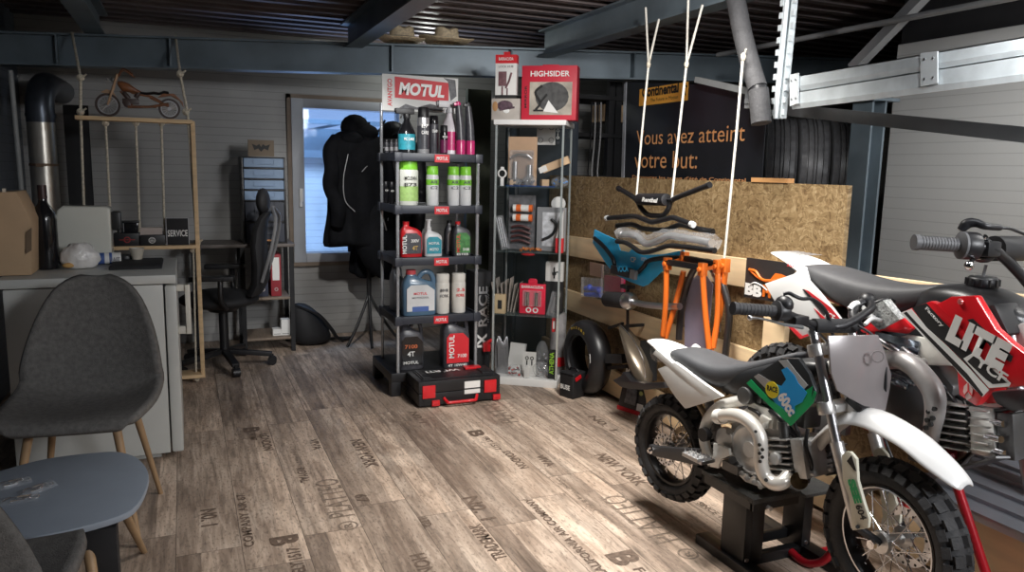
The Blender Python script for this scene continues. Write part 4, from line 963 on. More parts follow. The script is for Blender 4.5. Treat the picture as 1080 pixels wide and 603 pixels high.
for px, s, lab, z in ((535, .038, 'small kraft cube box left of the blister card', .06), (567, .045, 'small kraft cube box under the propped carton', .02)):
    t = it('kraft_cube', lab, 'box', px, 0, .07, rz=.5); b = B(); b.box((0,0,s/2+z*.0), (s,s,s)); b.mi = 1; b.box((0,0,s+.0005), (s*.2,s,.001)); b.o('box_body', [KRAFT, mat('tape', (.55,.5,.42), .4)], t, bevel=.001)
t = it('ring_clamp', 'white ring clamp standing at the left front of the top glass shelf', 'clamp', 526.5, 0, .04)
b = B(); b.ring([(.020,-.008),(.028,-.008),(.028,.008),(.020,.008)], (0,0,.075), (0,1,0), 24); b.box((0,0,.025), (.02,.016,.05)); b.box((.0,0,.108), (.02,.014,.014)); b.o('ring_body', WHT, t, bevel=.002)
def bagof(name, lab, px, k, d, w, h, col, n=8, rz=0.):
    t = it(name, lab, 'parts bag', px, k, d, rz)
    b = B(); b.sph((0,0,h*.5), (w/2,.03,h/2), 14); b.o('clear_bag', CLEAR, t, rand=.0035)
    b = B()
    for i in range(n):
        p = V((random.uniform(-.35,.35)*w, random.uniform(-.012,.012), random.uniform(.15,.75)*h)); q = p+V((random.uniform(-1,1), random.uniform(-.5,.5), random.uniform(-1,1))).normalized()*.014; b.cyl(p, q, random.uniform(.004,.008), n=8)
    b.o('metal_parts', col, t)
    return t
BLUEM = mat('blue_part', (.02,.18,.5), .4); GOLD = mat('orange_anodised', (.75,.22,.02), .3, .5, .2, 50); DARKP = mat('dark_parts', (.05,.05,.06), .35, .4, .3)
bagof('parts_bag', 'clear bag of dark fittings at the left of the top glass shelf', 539, 0, .05, .10, .05, DARKP)
bagof('parts_bag', 'clear bag of chrome fittings in the middle of the top glass shelf', 553, 0, .05, .09, .07, CHROME)
bagof('parts_bag', 'clear bag holding a blue part at the right of the top glass shelf', 582, 0, .06, .11, .065, BLUEM)
t = it('blue_mat', 'flat translucent blue sheet lying along the front of the top glass shelf', 'sheet', 553, 0, .02); b = B(); b.bx(-.14,.16,0,.06,0,.006); b.o('sheet', mat('blue_film', (.02,.08,.3), .2, alpha=.7), t)
t = it('thin_chain', 'thin white chain hanging in the right of the case above the propped carton', 'chain', 575.5, 0, .2)
b = B()
for i in range(6):
    b.ring([(.006,-.0015),(.009,-.0015),(.009,.0015),(.006,.0015)], (0,0,.30+i*.021), (1,0,0) if i % 2 else (0,1,0), 10)
b.o('links', WHT, t)
# shelf 2
t = it('spark_plug_card', 'dark hanging card with two orange and white cartridges on the second glass shelf', 'card', 543, 1, .16)
b = B(); b.bx(-.085,.085,0,.003,0,.34); b.o('card', mat('grey_card', (.12,.12,.13), .5, 0, .4, 30), t)
OR = mat('orange_print2', (.8,.16,.03), .4)
for z in (.26,.20):
    b = B(); b.cyl((-.05,-.03,z), (.07,-.03,z), .022); c_ = b.o('cartridge', WHT, t); b = B(); b.cyl((-.03,-.03,z), (.0,-.03,z), .0225); b.cyl((.05,-.03,z), (.071,-.03,z), .0225); b.o('orange_band', OR, c_)
b = B()
for i in range(4): b.tube(cr([(-.06,-.02,.14-i*.03),(0,-.03,.15-i*.03),(.06,-.02,.13-i*.03)], 3), .008, 8)
b.o('dark_levers', mat('maroon', (.09,.03,.03), .4), t)
t = it('blister_pack', 'clear blister pack with grey rods leaning at the left of the second shelf', 'pack', 527, 1, .05)
b = B(); mm = Euler((0,R(-14),0)).to_matrix(); b.box((0,0,.11), (.05,.02,.21), mm); b.o('blister', CLEAR, t)
b = B()
for x in (-.014,0,.014): b.cyl((x+.02,0,.02), (x-.025,0,.2), .004)
b.o('grey_rods', STEEL, t)
t = it('lever_box', 'silver window box showing a black lever on the second glass shelf', 'box', 573.5, 1, .10)
b = B(); b.bx(-.09,.09,.02,.06,0,.27); b.o('carton', mat('silver_card', (.36,.37,.39), .35, .4), t)
b = B(); b.bx(-.055,.055,.017,.02,.03,.24); b.o('window', mat('window_print', (.62,.64,.68), .3, 0, .35, 25), t)
b = B(); b.tube(cr([(.0,.01,.20),(.03,.008,.17),(.02,.008,.12),(-.01,.008,.09),(-.05,.008,.07)], 5), .009, 8); b.bar((-.07,.012,.01), (-.07,.012,.25), .01, .01); b.o('lever', BLK, t)
t = it('white_disc', 'white half-round disc standing behind the silver lever box', 'disc', 578, 1, .2)
b = B(); b.ring([(.0,-.003),(.045,-.003),(.045,.003),(.0,.003)], (0,0,.29), (0,1,0), 28); b.bx(-.01,.01,-.003,.003,0,.25); b.o('disc_body', WHT, t)
t = it('red_white_box', 'slim red and white box at the right edge of the second glass shelf', 'box', 584, 1, .03)
b = B(); b.bx(-.022,.022,0,.05,0,.09); b.o('red_part', REDM, t); b = B(); b.prism([(-.022,.09),(.022,.09),(.022,.26),(.0,.2)], frame_mat((0,0,0),(1,0,0),(0,0,1)), -.05, 0); b.o('white_part', mat('grey_white', (.5,.5,.5), .5), t)
t = it('orange_chain', 'small heap of orange chain links on the second glass shelf', 'chain', 556, 1, .04)
b = B()
for i in range(11):
    p = V((-.06+i*.012, .006*math.sin(i*2), .008+.012*abs(math.sin(i*1.3)))); b.ring([(.005,-.002),(.009,-.002),(.009,.002),(.005,.002)], p, (math.sin(i), math.cos(i), .5), 10)
b.o('links', GOLD, t)
# shelf 3
t = it('paper_sachets', 'bunch of upright paper sachets at the left of the third glass shelf', 'sachets', 532, 2, .14)
b = B()
for i in range(7): b.bx(-.065+i*.017, -.063+i*.017, -.05, .05, 0, .20+.02*math.sin(i*2.1), Matrix.Rotation(R(-12+4*i), 4, 'Y'))
b.o('sachets', mat('sachet_paper', (.45,.40,.36), .6, 0, .3, 30), t)
t = it('cream_box', 'cream box with a dark window at the left front of the third glass shelf', 'box', 527, 2, .02)
b = B(); b.bx(-.034,.034,0,.04,0,.12); b.o('carton', mat('cream_card', (.55,.42,.25), .6), t, bevel=.002); b = B(); b.bx(-.012,.014,-.002,0,.03,.085); b.o('window', INK, t)
t = it('red_blister_case', 'red hanging blister case with two chrome parts on the third glass shelf', 'case', 558, 2, .06)
b = B(); b.bx(-.082,.082,.01,.03,0,.19).bx(-.028,.028,.012,.026,.19,.215); b.bx(-.022,.022,.01,.028,.215,.222); RD2 = mat('bright_red', (.75,.02,.06), .35); b.o('case_back', RD2, t, bevel=.004)
b = B(); b.bx(-.06,.06,-.012,.01,.05,.15); b.o('window', CLEAR, t, bevel=.006)
b = B(); b.cyl((-.028,0,.055), (-.028,0,.14), .014); b.cyl((.028,0,.055), (.028,0,.14), .014); b.o('chrome_parts', CHROME, t)
tx('BARRACUDA', (-.07,.0085,.162), (1,0,0), (0,0,1), .14, .018, WHT, t)
b = B(); b.ring([(.010,0),(.018,0),(.018,.002),(.010,.002)], (-.022,.009,.025), (0,-1,0), 16); b.ring([(.010,0),(.018,0),(.018,.002),(.010,.002)], (.022,.009,.025), (0,-1,0), 16); b.o('white_rings', WHT, t)
t = it('key_card', 'white card with a small black bolt standing at the right of the third shelf', 'card', 577, 2, .16)
b = B(); b.bx(-.055,.055,.0,.05,.0,.20); b.o('lower_box', BLKM, t); b = B(); b.bx(-.055,.055,-.002,.05,.20,.32); b.o('white_card', WHTM, t)
b = B(); b.cyl((.0,-.004,.25), (.0,-.008,.25), .014, n=6); b.cyl((.0,-.004,.22), (.0,-.006,.29), .005); b.box((.02,-.004,.26), (.02,.002,.008)); b.o('bolt', INK, t)
t = it('grey_blister', 'grey clear blister leaning at the right front of the third glass shelf', 'pack', 580, 2, .05); b = B(); b.box((0,0,.075), (.055,.03,.15), Euler((0,R(12),0)).to_matrix()); b.o('blister', CLEAR, t); b = B(); b.cyl((-.012,0,.02), (.01,0,.13), .01); b.o('grey_part', GRY, t)
t = it('red_badge', 'round red badge hanging under the second glass shelf', 'badge', 553, 2, .06); b = B(); zz = ZS[1]-ZS[2]-.02; b.sph((0,0,zz), (.045,.02,.009), 16); b.bx(-.004,.004,-.004,.004,zz,zz+.012); b.o('badge_body', RED, t)
# bottom
t = it('wire_bundle', 'bundle of looped grey wires standing at the left of the case bottom', 'wires', 527, 3, .08)
b = B()
for i in range(9):
    x = -.03+i*.008; b.tube(cr([(x,0,.0),(x-.01,.01,.12),(x+.004,0,.22+.02*math.sin(i)),(x+.016,-.01,.12),(x+.012,0,.0)], 4), .003, 6)
b.o('wires', SILV, t)
t = it('paper_bag', 'white paper bag at the back of the case bottom', 'bag', 538, 3, .2); b = B(); b.bx(-.05,.05,0,.03,0,.17,Matrix.Rotation(R(6),4,'Y')); b.o('bag_body', WHTM, t, rand=.003)
t = it('white_box', 'tiny white box in front of the white paper bag', 'box', 543, 3, .1); b = B(); b.bx(-.025,.025,0,.03,0,.05); b.mi = 1; b.bx(-.02,.02,-.001,0,.02,.03); b.o('carton', [WHTM, GRY], t)
t = it('part_card', 'white card with black part outlines in the middle of the case bottom', 'card', 557, 3, .06); b = B(); b.bx(-.042,.042,0,.003,.0,.155); b.o('card', WHTM, t)
b = B()
for x in (-.016,.016): b.ring([(.007,0),(.012,0),(.012,.001),(.007,.001)], (x,-.001,.115), (0,-1,0), 14); b.cyl((x,-.001,.07), (x,-.001,.10), .004)
b.o('outlines', INK, t)
bagof('parts_bag', 'clear bag of red and chrome bits at the left of the case bottom', 542, 3, .04, .10, .07, mat('red_bits', (.4,.06,.05), .4, .3, .8, 60), 10)
bagof('parts_bag', 'large clear bag of chrome bits at the right of the case bottom', 570, 3, .05, .12, .10, CHROME, 10)
bagof('parts_bag', 'tall loose clear bag at the back of the case bottom', 567, 3, .16, .09, .21, SILV, 6)
t = it('green_strip', 'dark upright strip with lime lettering in the case bottom', 'strip', 580, 3, .03); b = B(); b.bx(-.022,.022,0,.012,0,.185); b.o('strip_body', INK, t); tx('ATHENA', (.015,-.001,.03), (0,0,1), (-1,0,0), .14, .028, mat('lime_ink', (.4,.8,.05), .5), t)
t = it('red_strip', 'narrow red tag hanging under the third glass shelf at the right', 'tag', 581, 3, .04); b = B(); zz = ZS[2]-ZS[3]; b.bx(-.012,.012,0,.003,zz-.10,zz-.008); b.mi = 1; b.bx(-.006,.006,-.001,0,zz-.08,zz-.03); b.o('tag_body', [REDM, WHTM], t)
t = it('plastic_connector', 'small white plastic piece at the front centre of the case bottom', 'cap', 556, 3, .02); b = B(); b.box((0,0,.035), (.035,.02,.07)); b.cyl((0,0,.07), (0,0,.08), .008); b.o('cap_body', WHT, t, bevel=.004)

# boxes on top of the showcase
def tp(px, d): return cl(U(px), d, zt_+.001)
t = th('red_carton', 'red carton with mirror picture on top of the showcase', 'carton', tp(570, .03), rzc)
w_ = .165; h_ = .315
b = B(); b.bx(-w_,w_,0,.12,0,h_).bx(-.05,.05,.05,.055,h_,h_+.012); b.o('carton', mat('carton_red', (.55,.025,.05), .45, 0, .05), t, bevel=.003)
b = B(); b.bx(-w_*.70,w_*.84,-.002,0,.03,h_*.70); b.o('picture', mat('picture_ground', (.42,.38,.32), .5, 0, .4, 9), t)
b = B(); fm = frame_mat((0,-.0025,0), (1,0,0), (0,0,1)); b.prism([(p[0],p[1]) for p in [(.02+.10*math.cos(a), .135+.085*math.sin(a)) for a in [i*2*PI/20 for i in range(20)]] if p[0] < w_*.83], fm, 0, .001); b.o('dark_mirror_print', mat('mirror_print', (.08,.08,.08), .4, 0, .4, 30), t)
b = B(); b.tube(cr([(-.075,-.005,.06),(-.05,-.005,.1),(-.08,-.005,.16),(-.04,-.005,.2)], 4), .007, 6); b.tube([(-.05,-.005,.1),(-.01,-.005,.15)], .006, 6); b.bar((-.09,-.005,.055), (-.03,-.005,.055), .004, .01); b.o('stem_print', INK, t)
b = B(); b.prism([(-.03,.05),(.06,.04),(.0,.115)], fm, .001, .002); b.o('white_print', WHTM, t)
tx('HIGHSIDER', (-w_*.68,-.001,h_*.80), (1,0,0), (0,0,1), w_*1.42, .032, WHT, t)
tx('MIRROR', (-w_*.80,-.001,.07), (0,0,1), (-1,0,0), .13, .014, INK, t)
t = th('mount_carton', 'white carton with red top and phone-mount picture, stacked above the brown one', 'carton', tp(527.5, .06)+V((0,0,.128)), rzc)
b = B(); b.bx(-.065,.065,0,.05,0,.255); b.o('carton', WHTM, t, bevel=.002)
b = B(); b.bx(-.0655,.0655,-.001,.051,.205,.2555).bx(-.02,.02,.02,.022,.2555,.275); b.o('red_top', REDM, t); tx('BARRACUDA', (-.045,-.002,.222), (1,0,0), (0,0,1), .09, .018, WHT, t)
b = B(); b.box((-.02,-.002,.115), (.05,.003,.085)); b.tube(cr([(.0,-.003,.06),(.02,-.003,.1),(.035,-.003,.15)], 3), .006, 6); b.cyl((-.02,-.002,.02), (-.02,-.002,.07), .005); b.cyl((.01,-.002,.02), (.01,-.002,.06), .004); b.o('mount_print', mat('print_maroon', (.16,.08,.09), .5, 0, .4, 40), t, bevel=.001)
tx('LOCK HUB', (-.045,-.002,.18), (1,0,0), (0,0,1), .09, .012, GRY, t, bold=0)
b = B(); b.bx(-.0655,.0655,-.001,.051,0,.02); b.o('black_base', INK, t)
t = th('photo_carton', 'flat beige carton with rider photograph under the white carton', 'carton', tp(529, .05), rzc)
b = B(); b.bx(-.092,.092,0,.09,0,.127); b.o('carton', mat('beige_print', (.46,.42,.38), .5, 0, .2, 8), t, bevel=.002)
b = B(); b.sph((-.01,-.001,.085), (.05,.002,.03), 14); b.tube([(-.04,-.003,.06),(.05,-.003,.075)], .006, 6); b.o('rider_print', mat('rider_dark', (.10,.06,.08), .5, 0, .5, 60), t)
b = B(); b.sph((-.07,-.001,.08), (.018,.002,.03), 12); b.o('tan_print', mat('tan', (.4,.22,.1), .5), t)
b = B(); b.sph((.0,-.0015,.055), (.02,.002,.015), 10); b.o('white_print', WHTM, t)

# straw hats on the beam
STR = mat('straw', (.85,.66,.44), .8, 0, .25, 60, .4, 140); BAND = mat('hat_band', (.06,.04,.03), .7)
for px, py, lab, s in ((424, 50, 'straw hat with dark band on the beam, left of the other', .165), (471, 53, 'straw hat with wide upturned brim on the beam, right one', .185)):
    f = (px-100)/750.; yb = 5.47-.96*(Y(px, py, 5.0).x+.98)/4.9*1.0-.0
    p = Y(px, py, yb); p.z = 1.893+.107*(p.x+.98)/4.9+.195
    t = th('straw_hat', lab, 'hat', p)
    b = B(); b.lathe([(0,.105),(.05,.108),(.075,.095),(.085,.02),(.088,.006),(s*.8,.0),(s,.014),(s,.019),(s*.8,.006),(.09,.010)], n=30)
    for v in b.bm.verts:
        v.co.y *= .85
        if abs(v.co.x) > .1: v.co.z += (abs(v.co.x)-.1)*.25
        if v.co.z > .08: v.co.z -= .02*math.exp(-(v.co.x/.03)**2)
    b.o('brim_and_crown', STR, t)
    b = B(); b.lathe([(.0875,.010),(.090,.010),(.086,.034),(.083,.034)], n=30)
    for v in b.bm.verts: v.co.y *= .85
    b.o('hat_band', BAND, t)
# ================================================================ RIGHT: low partition wall
def m_osb(name, k=1.):
    t = NT(name, .6)
    mp = t.n('Mapping'); t.l(t.tc.outputs['Object'], mp.inputs['Vector']); mp.inputs['Scale'].default_value = (1, 1, 1)
    ns = t.n('TexNoise', _Scale=9., _Detail=3.); t.l(mp.outputs[0], ns.inputs['Vector'])
    ad = t.n('VectorMath', operation='MULTIPLY_ADD'); t.l(ns.outputs['Color'], ad.inputs[0]); ad.inputs[1].default_value = (.12,.12,.12); t.l(mp.outputs[0], ad.inputs[2])
    outs = []
    for sc_, rot in (((1,22,70), .35), ((1,60,24), -.5)):
        m2 = t.n('Mapping'); m2.inputs['Rotation'].default_value = (rot, 0, 0); m2.inputs['Scale'].default_value = sc_; t.l(ad.outputs[0], m2.inputs['Vector'])
        v = t.n('TexVoronoi', _Scale=1.9); t.l(m2.outputs[0], v.inputs['Vector']); outs.append(v.outputs['Color'])
    c = t.mix(.5, outs[0], outs[1])
    bw = t.n('RGBToBW'); t.l(c, bw.inputs[0])
    n3 = t.n('TexNoise', _Scale=3., _Detail=3.); t.l(mp.outputs[0], n3.inputs['Vector'])
    f = t.math('ADD', bw.outputs[0], t.math('MULTIPLY', t.math('SUBTRACT', n3.outputs['Fac'], .5), .35))
    cc = t.ramp(f, [(.18, tuple(x*k for x in (.17,.10,.042))), (.40, tuple(x*k for x in (.30,.195,.088))), (.62, tuple(x*k for x in (.40,.275,.135))), (.86, tuple(x*k for x in (.54,.40,.22)))])
    t.l(cc, t.b.inputs['Base Color']); t.bump(bw.outputs[0], .2, .004); return t.m
OSB = m_osb('osb', .72)
PY0 = -1.2
t = th('partition_wall', 'low partition of chipboard and pine boards behind the two motorcycles', 'partition', (2.335, 2.0, 0), world=True)
ye = X(893, 230, 2.34).y
b = B(); b.bx(2.335, 2.355, ye, 4.80, .90, 1.305); b.o('chipboard_sheet', OSB, t)
b = B(); b.bx(2.34, 2.36, PY0, 4.80, 0, .90); b.o('chipboard_sheet', OSB, t, label='darker lower chipboard sheet')
def pine(z0, z1, y0, y1, x0=2.305):
    b = B(); b.bx(x0, x0+.028, y0, y1, z0, z1); b.o('pine_board', PINE2, t, bevel=.002)
PINE2 = mat('pine_board', (.86,.65,.40), .55, 0, .16, 5, .08, 30, stretch=(1,.25,3.))
b = B(); b.slab([(2.305,4.80,.905),(2.305,PY0,1.073),(2.305,PY0,.945),(2.305,4.80,.777)], (1,0,0), .028); b.o('pine_board', PINE2, t, bevel=.002); pine(.43, .56, PY0, 4.80); pine(.02, .17, PY0, 4.80)
ya, yb2 = X(806, 340, 2.28).y, X(829, 340, 2.28).y
b = B(); b.bx(2.275, 2.303, yb2, ya, .05, .84); b.o('batten', PINE2, t, bevel=.002)
b = B(); b.bx(2.36, 2.42, 4.72, 4.80, 0, 1.29).bx(2.36, 2.42, 3.1, 3.18, 0, 1.29).bx(2.36, 2.42, ye+.25, ye+.33, 0, 1.29); b.o('stud', PINE2, t)
q0, q1 = X(794, 190, 2.34), X(832, 190, 2.34)
b = B(); b.bx(2.33, 2.37, q1.y, q0.y, 1.306, 1.325); b.o('cleat', mat('orange_wood', (.50,.26,.10), .6), t)

# poster banner
t = th('advert_banner', 'black advertising banner with orange French lettering standing behind the chipboard', 'banner', (2.62, 3.6, 0), world=True)
BX = 2.62
a = X(661, 90, BX); yR = X(806, 150, BX).y; yL = X(662, 180, BX).y; zT0, zT1 = X(664, 86, BX).z, X(800, 93, BX).z
b = B(); b.slab([(BX, a.y, zT0), (BX, yR, zT1), (BX, yR, .25), (BX, yL, .25)], (1,0,0), .004); b.o('sheet', mat('banner_black', (.014,.016,.022), .35, 0, .5, 3), t)
b = B(); b.slab([(BX-.003,a.y+.0,zT0), (BX-.003,a.y+.03,zT0-.01), (BX-.003,yL+.045,.25), (BX-.003,yL+.01,.25)], (1,0,0), .02); b.o('side_rail', mat('rail_grey', (.55,.57,.62), .35, .4), t)
b = B(); b.bx(BX-.06, BX+.10, yR, yL, 0, .25); b.o('stand_base', GRY, t, bevel=.01)
ORL = mat('orange_lettering', (.95,.45,.18), .5, 0, 0); YEL = mat('yellow_panel', (1.,.47,.07), .5, 0, .04)
pa, pb = X(674, 112, BX-.002), X(726, 87, BX-.002)
b = B(); b.bx(BX-.003, BX-.001, pb.y, pa.y, pa.z+.0, pb.z+.005); b.o('yellow_panel', YEL, t)
def btx(s, px, py, px2, py2, m, x=BX-.004, bold=0., **k):   # lower left pixel, upper right pixel
    p, q = X(px, py, x), X(px2, py2, x); q2 = X(px, py2, x); tx(s, p, (0,-1,0), (0,0,1), p.y-q.y, q2.z-p.z, m, t, bold=bold, off=.001, **k)
btx('Continental', 677, 103, 716, 92, INK, bold=.04); btx('The Future in Motion', 686, 107.5, 715, 104, INK)
b = B(); h = X(719, 101, BX-.004); b.tube(cr([h+V((0,-.0,.0)), h+V((0,-.012,.03)), h+V((0,-.03,.055)), h+V((0,-.045,.045))], 3), .004, 6); b.tube([h+V((0,-.02,.03)), h+V((0,-.035,.0))], .003, 6); b.tube([h+V((0,-.012,.02)), h+V((0,.002,-.01))], .003, 6); b.o('horse_emblem', INK, t)
btx('Vous avez atteint', 671, 153, 786, 138, ORL); btx('votre but:', 669, 177, 736, 160, ORL); btx("Découvrez les pneus d'été de Continental", 667, 189, 787, 184.5, ORL, bold=.01)

# car tyres on a low rack behind the chipboard
def cartyre(b, o, R_, w, rim):
    n = 90; prof = [(rim,-.40),(R_*.80,-.5),(R_*.95,-.49),(R_*.985,-.44)]
    cols = [-.40,-.26,-.245,-.215,-.20,-.08,-.065,-.035,-.02,.02,.035,.065,.08,.20,.215,.245,.26,.40]
    gro = {3,2,6,7,10,11,14,15}
    rings = []
    for j in range(n):
        a = 2*PI*j/n; ring = [V((math.cos(a)*r, h*w, math.sin(a)*r)) for r, h in prof]
        for i, h in enumerate(cols):
            r = R_*(1-.045*abs(h/.44)**3)
            if i in gro: r -= .012
            if j % 3 == 0 and (i < 2 or i > 15): r -= .006
            if j % 2 == 0 and 4 <= i <= 13: r -= .003
            ring.append(V((math.cos(a+h*.10)*r, h*w, math.sin(a+h*.10)*r)))
        ring += [V((math.cos(a)*r, -h*w, math.sin(a)*r)) for r, h in prof[::-1]]
        rings.append(ring)
    rings.append(rings[0])
    vs = [[b.bm.verts.new(V(o)+p) for p in q] for q in rings[:-1]]; m = len(vs[0])
    for j in range(n):
        A, Q = vs[j], vs[(j+1) % n]
        for i in range(m): b.bm.faces.new((A[i], A[(i+1) % m], Q[(i+1) % m], Q[i]))
TR = mat('tyre_rubber', (.10,.10,.105), .4, 0, .2, 30)
ta = R(-44)                                    # the row of tyres runs across the view
zc_ = 1.375
for i, (px, w_, l) in enumerate(((820, .195, 'car tyre on the rack behind the chipboard, leftmost next to the banner'), (853.5, .185, 'car tyre standing between two others behind the chipboard'), (885, .17, 'car tyre on the rack behind the chipboard, nearest the steel pillar'))):
    d_ = ray(px, 170); p = V((0,0,EYE))+d_*(4.95-.07*i)
    b = B(); cartyre(b, (0,0,0), .325, w_, .20)
    solo(b, 'car_tyre', TR, l, 'tyre', (p.x, p.y, zc_), rz=ta-PI/2+R(6), group='car tyres behind the chipboard')
    if i == 1: tyc = p.copy()
t = th('tyre_rack', 'dark steel rack carrying the car tyres behind the chipboard', 'rack', (tyc.x, tyc.y, 0), rz=ta-PI/2+R(6))
for x in (-.17, .14):
    b = B(); b.bx(x, x+.03, -.35, .35, 1.045, 1.075); b.o('rail', BLK, t)
    for y in (-.34, .31):
        b = B(); b.bx(x, x+.03, y, y+.03, 0, 1.045); b.o('post', BLK, t)

# dark racking in the back right corner
t = th('back_rack', 'black metal racking with cables in the dark corner behind the showcase', 'rack', (2.9, 5.3, 0), world=True)
for px in (594, 602, 641, 648):
    x = Y(px, 150, 5.1).x; b = B(); b.bx(x, x+.05, 5.1, 5.15, 0, 2.0); b.o('post', BLKM, t)
x0, x1 = Y(592, 150, 5.1).x, Y(668, 150, 5.1).x
for py in (100, 140, 185):
    z = Y(620, py, 5.1).z; b = B(); b.bx(x0, x1, 5.08, 5.5, z-.03, z); b.o('shelf', BLKM, t)
for i, px in enumerate((624, 628, 631, 634)):
    p = Y(px, 108, 5.06); b = B(); b.tube(cr([p, p+V((.005,0,-.25)), p+V((-.01,0,-.5)), p+V((.01,0,-.6))], 3), .006, 6); b.o('cable', mat('cable_grey', (.35,.35,.36), .5) if i % 2 else BLK, t)
p = Y(640, 105, 5.16); b = B(); b.bx(p.x, p.x+.25, 5.2, 5.4, Y(640,128,5.2).z, Y(640,110,5.2).z); solo(b, 'brown_box', KRAFT, 'brown box on the dark racking beside the banner edge', 'box', (p.x+.12, 5.3, Y(640,128,5.2).z), world=True)
b = B(); b.bx(x1+.0, 4.6, 5.4, 5.45, 0, 1.95); ob = struct(b, 'wall_dark_backing', BLKM)  # black sheet added to keep the far background dark
# locker shape added behind the showcase to give it a dark background
t = th('backing_locker', 'dark blue-grey locker added directly behind the glass showcase as a dark background', 'locker', (2.3, 5.0, 0), world=True)
b = B(); b.bx(2.10, 2.58, 4.86, 5.05, 0, 1.83); b.o('carcass', mat('locker_blue', (.03,.038,.05), .45, 0, .3, 4), t, bevel=.004)
b = B(); b.bx(2.12, 2.56, 4.85, 4.86, .05, 1.80); d = b.o('door', mat('locker_door', (.026,.034,.046), .4), t); b = B(); b.bx(2.15, 2.165, 4.835, 4.85, .9, 1.05); b.o('handle', STEEL, d)

# steel rail assembly and pipe overhead
def Xr(px, py, x=2.3): return X(px, py, x)
t = th('perforated_post', 'galvanised perforated hanging post at the end of the overhead rails', 'post', (2.3, 2.57, 1.57), world=True)
pb_, pt_ = Xr(822, 125), Xr(842.5, -86)
b = B(); u = (pt_-pb_); 
for dy in (-.022, .022): b.bar(pb_+V((0,dy,0)), pt_+V((0,dy,0)), .006, .028, up=(1,0,0))
b.bar(pb_+V((.015,0,0)), pt_+V((.015,0,0)), .044, .004, up=(1,0,0)); b.cyl(pb_+V((-.018,-.0,0)), pt_+V((-.018,0,0)), .010)
n_ = 16
for i in range(n_):
    p = pb_+u*((i+.5)/n_)
    for dy in (-.034, .034): b.box(p+V((-.012,dy,0)), (.010,.016,.024))
b.o('channel', GALV, t)
t = th('overhead_rail', 'pair of galvanised rails joined by plates, running toward the viewer at upper right', 'rail', (2.3, 1.9, 1.6), world=True)
def chan(pa, pb, lo, nm):
    a0, a1, c0, c1 = Xr(*pa), Xr(*lo[0]), Xr(*pb), Xr(*lo[1]); b = B()
    d = (c0-a0); c0 = c0+d*.35; c1 = c1+(c1-a1)*.35
    for x in (2.3,): b.slab([a0, c0, c1, a1], (1,0,0), .004)
    b.slab([a0, c0, c0+V((.03,0,0)), a0+V((.03,0,0))], (0,0,-1), .004); b.slab([a1, c1, c1+V((.03,0,0)), a1+V((.03,0,0))], (0,0,1), .004)
    b.slab([a1+V((-.002,0,.006)), c1+V((-.002,0,.006)), c1+V((.004,0,-.014)), a1+V((.004,0,-.014))], (1,0,0), .004)
    b.o(nm, GALV, t)
chan((835,81), (1080,38.8), ((835,93.5),(1080,54)), 'upper_rail'); chan((835,97.5), (1080,58), ((835,111.5),(1080,80)), 'lower_rail')
for (xa, ya_, xb, yb_) in ((834,79,843,112), (972,56,990,91)):
    b = B(); A1, A2, A3, A4 = Xr(xa,ya_,2.296), Xr(xb,ya_-2,2.296), Xr(xb,yb_-3,2.296), Xr(xa,yb_,2.296); b.slab([A1,A2,A3,A4], (-1,0,0), .006); pl = b.o('joint_plate', mat('galv_plate', (.72,.77,.79), .5, .3, .1), t)
    b = B()
    for q in (.2,.8):
        for r_ in (.25,.75): b.cyl(A1.lerp(A2,r_).lerp(A4.lerp(A3,r_),q), A1.lerp(A2,r_).lerp(A4.lerp(A3,r_),q)+V((-.009,0,0)), .004, n=8)
    b.o('rivets', STEEL, pl)
b = B(); p, q = Xr(786,93,2.45), Xr(800,113,2.45); b.bx(2.45, 2.50, q.y, p.y, q.z, p.z); b.bx(2.44, 2.45, q.y+.01, p.y-.01, q.z+.02, p.z-.05)
solo(b, 'junction_box', mat('junction_grey', (.45,.48,.5), .5), 'pale junction box behind the grey foam pipe', 'box', (2.47, (p.y+q.y)/2, q.z), world=True, bevel=.004)
FOAM = mat('grey_foam', (.045,.045,.048), .75, 0, .15, 20, .3, 80)
t = th('insulated_pipe', 'grey foam-covered pipe bending down beside the perforated post', 'pipe', X(803, 128, 2.2), world=True)
b = B(); P = [X(*p, 2.2) for p in ((750,-88),(768,-30),(776,0),(783,35),(792,70),(799,93))]; b.tube(cr(P, 4), .040, 20); b.o('upper_run', FOAM, t)
b = B(); b.tube([X(800,95,2.2), X(803,130,2.2)], .041, 20); b.o('lower_sleeve', FOAM, t)
b = B(); b.tube([X(799,92,2.2), X(799.5,96,2.2)], .036, 20); b.o('joint', BLK, t)
# wall strip lights/cable tray edge
b = B(); b.bar(X(735, 84, 2.56), X(802, 99, 2.56), .03, .03); solo(b, 'cable_tray', mat('tray_pale', (.40,.42,.42), .5), 'pale cable tray running under the beam above the banner', 'cable tray', X(770, 92, 2.56), world=True)

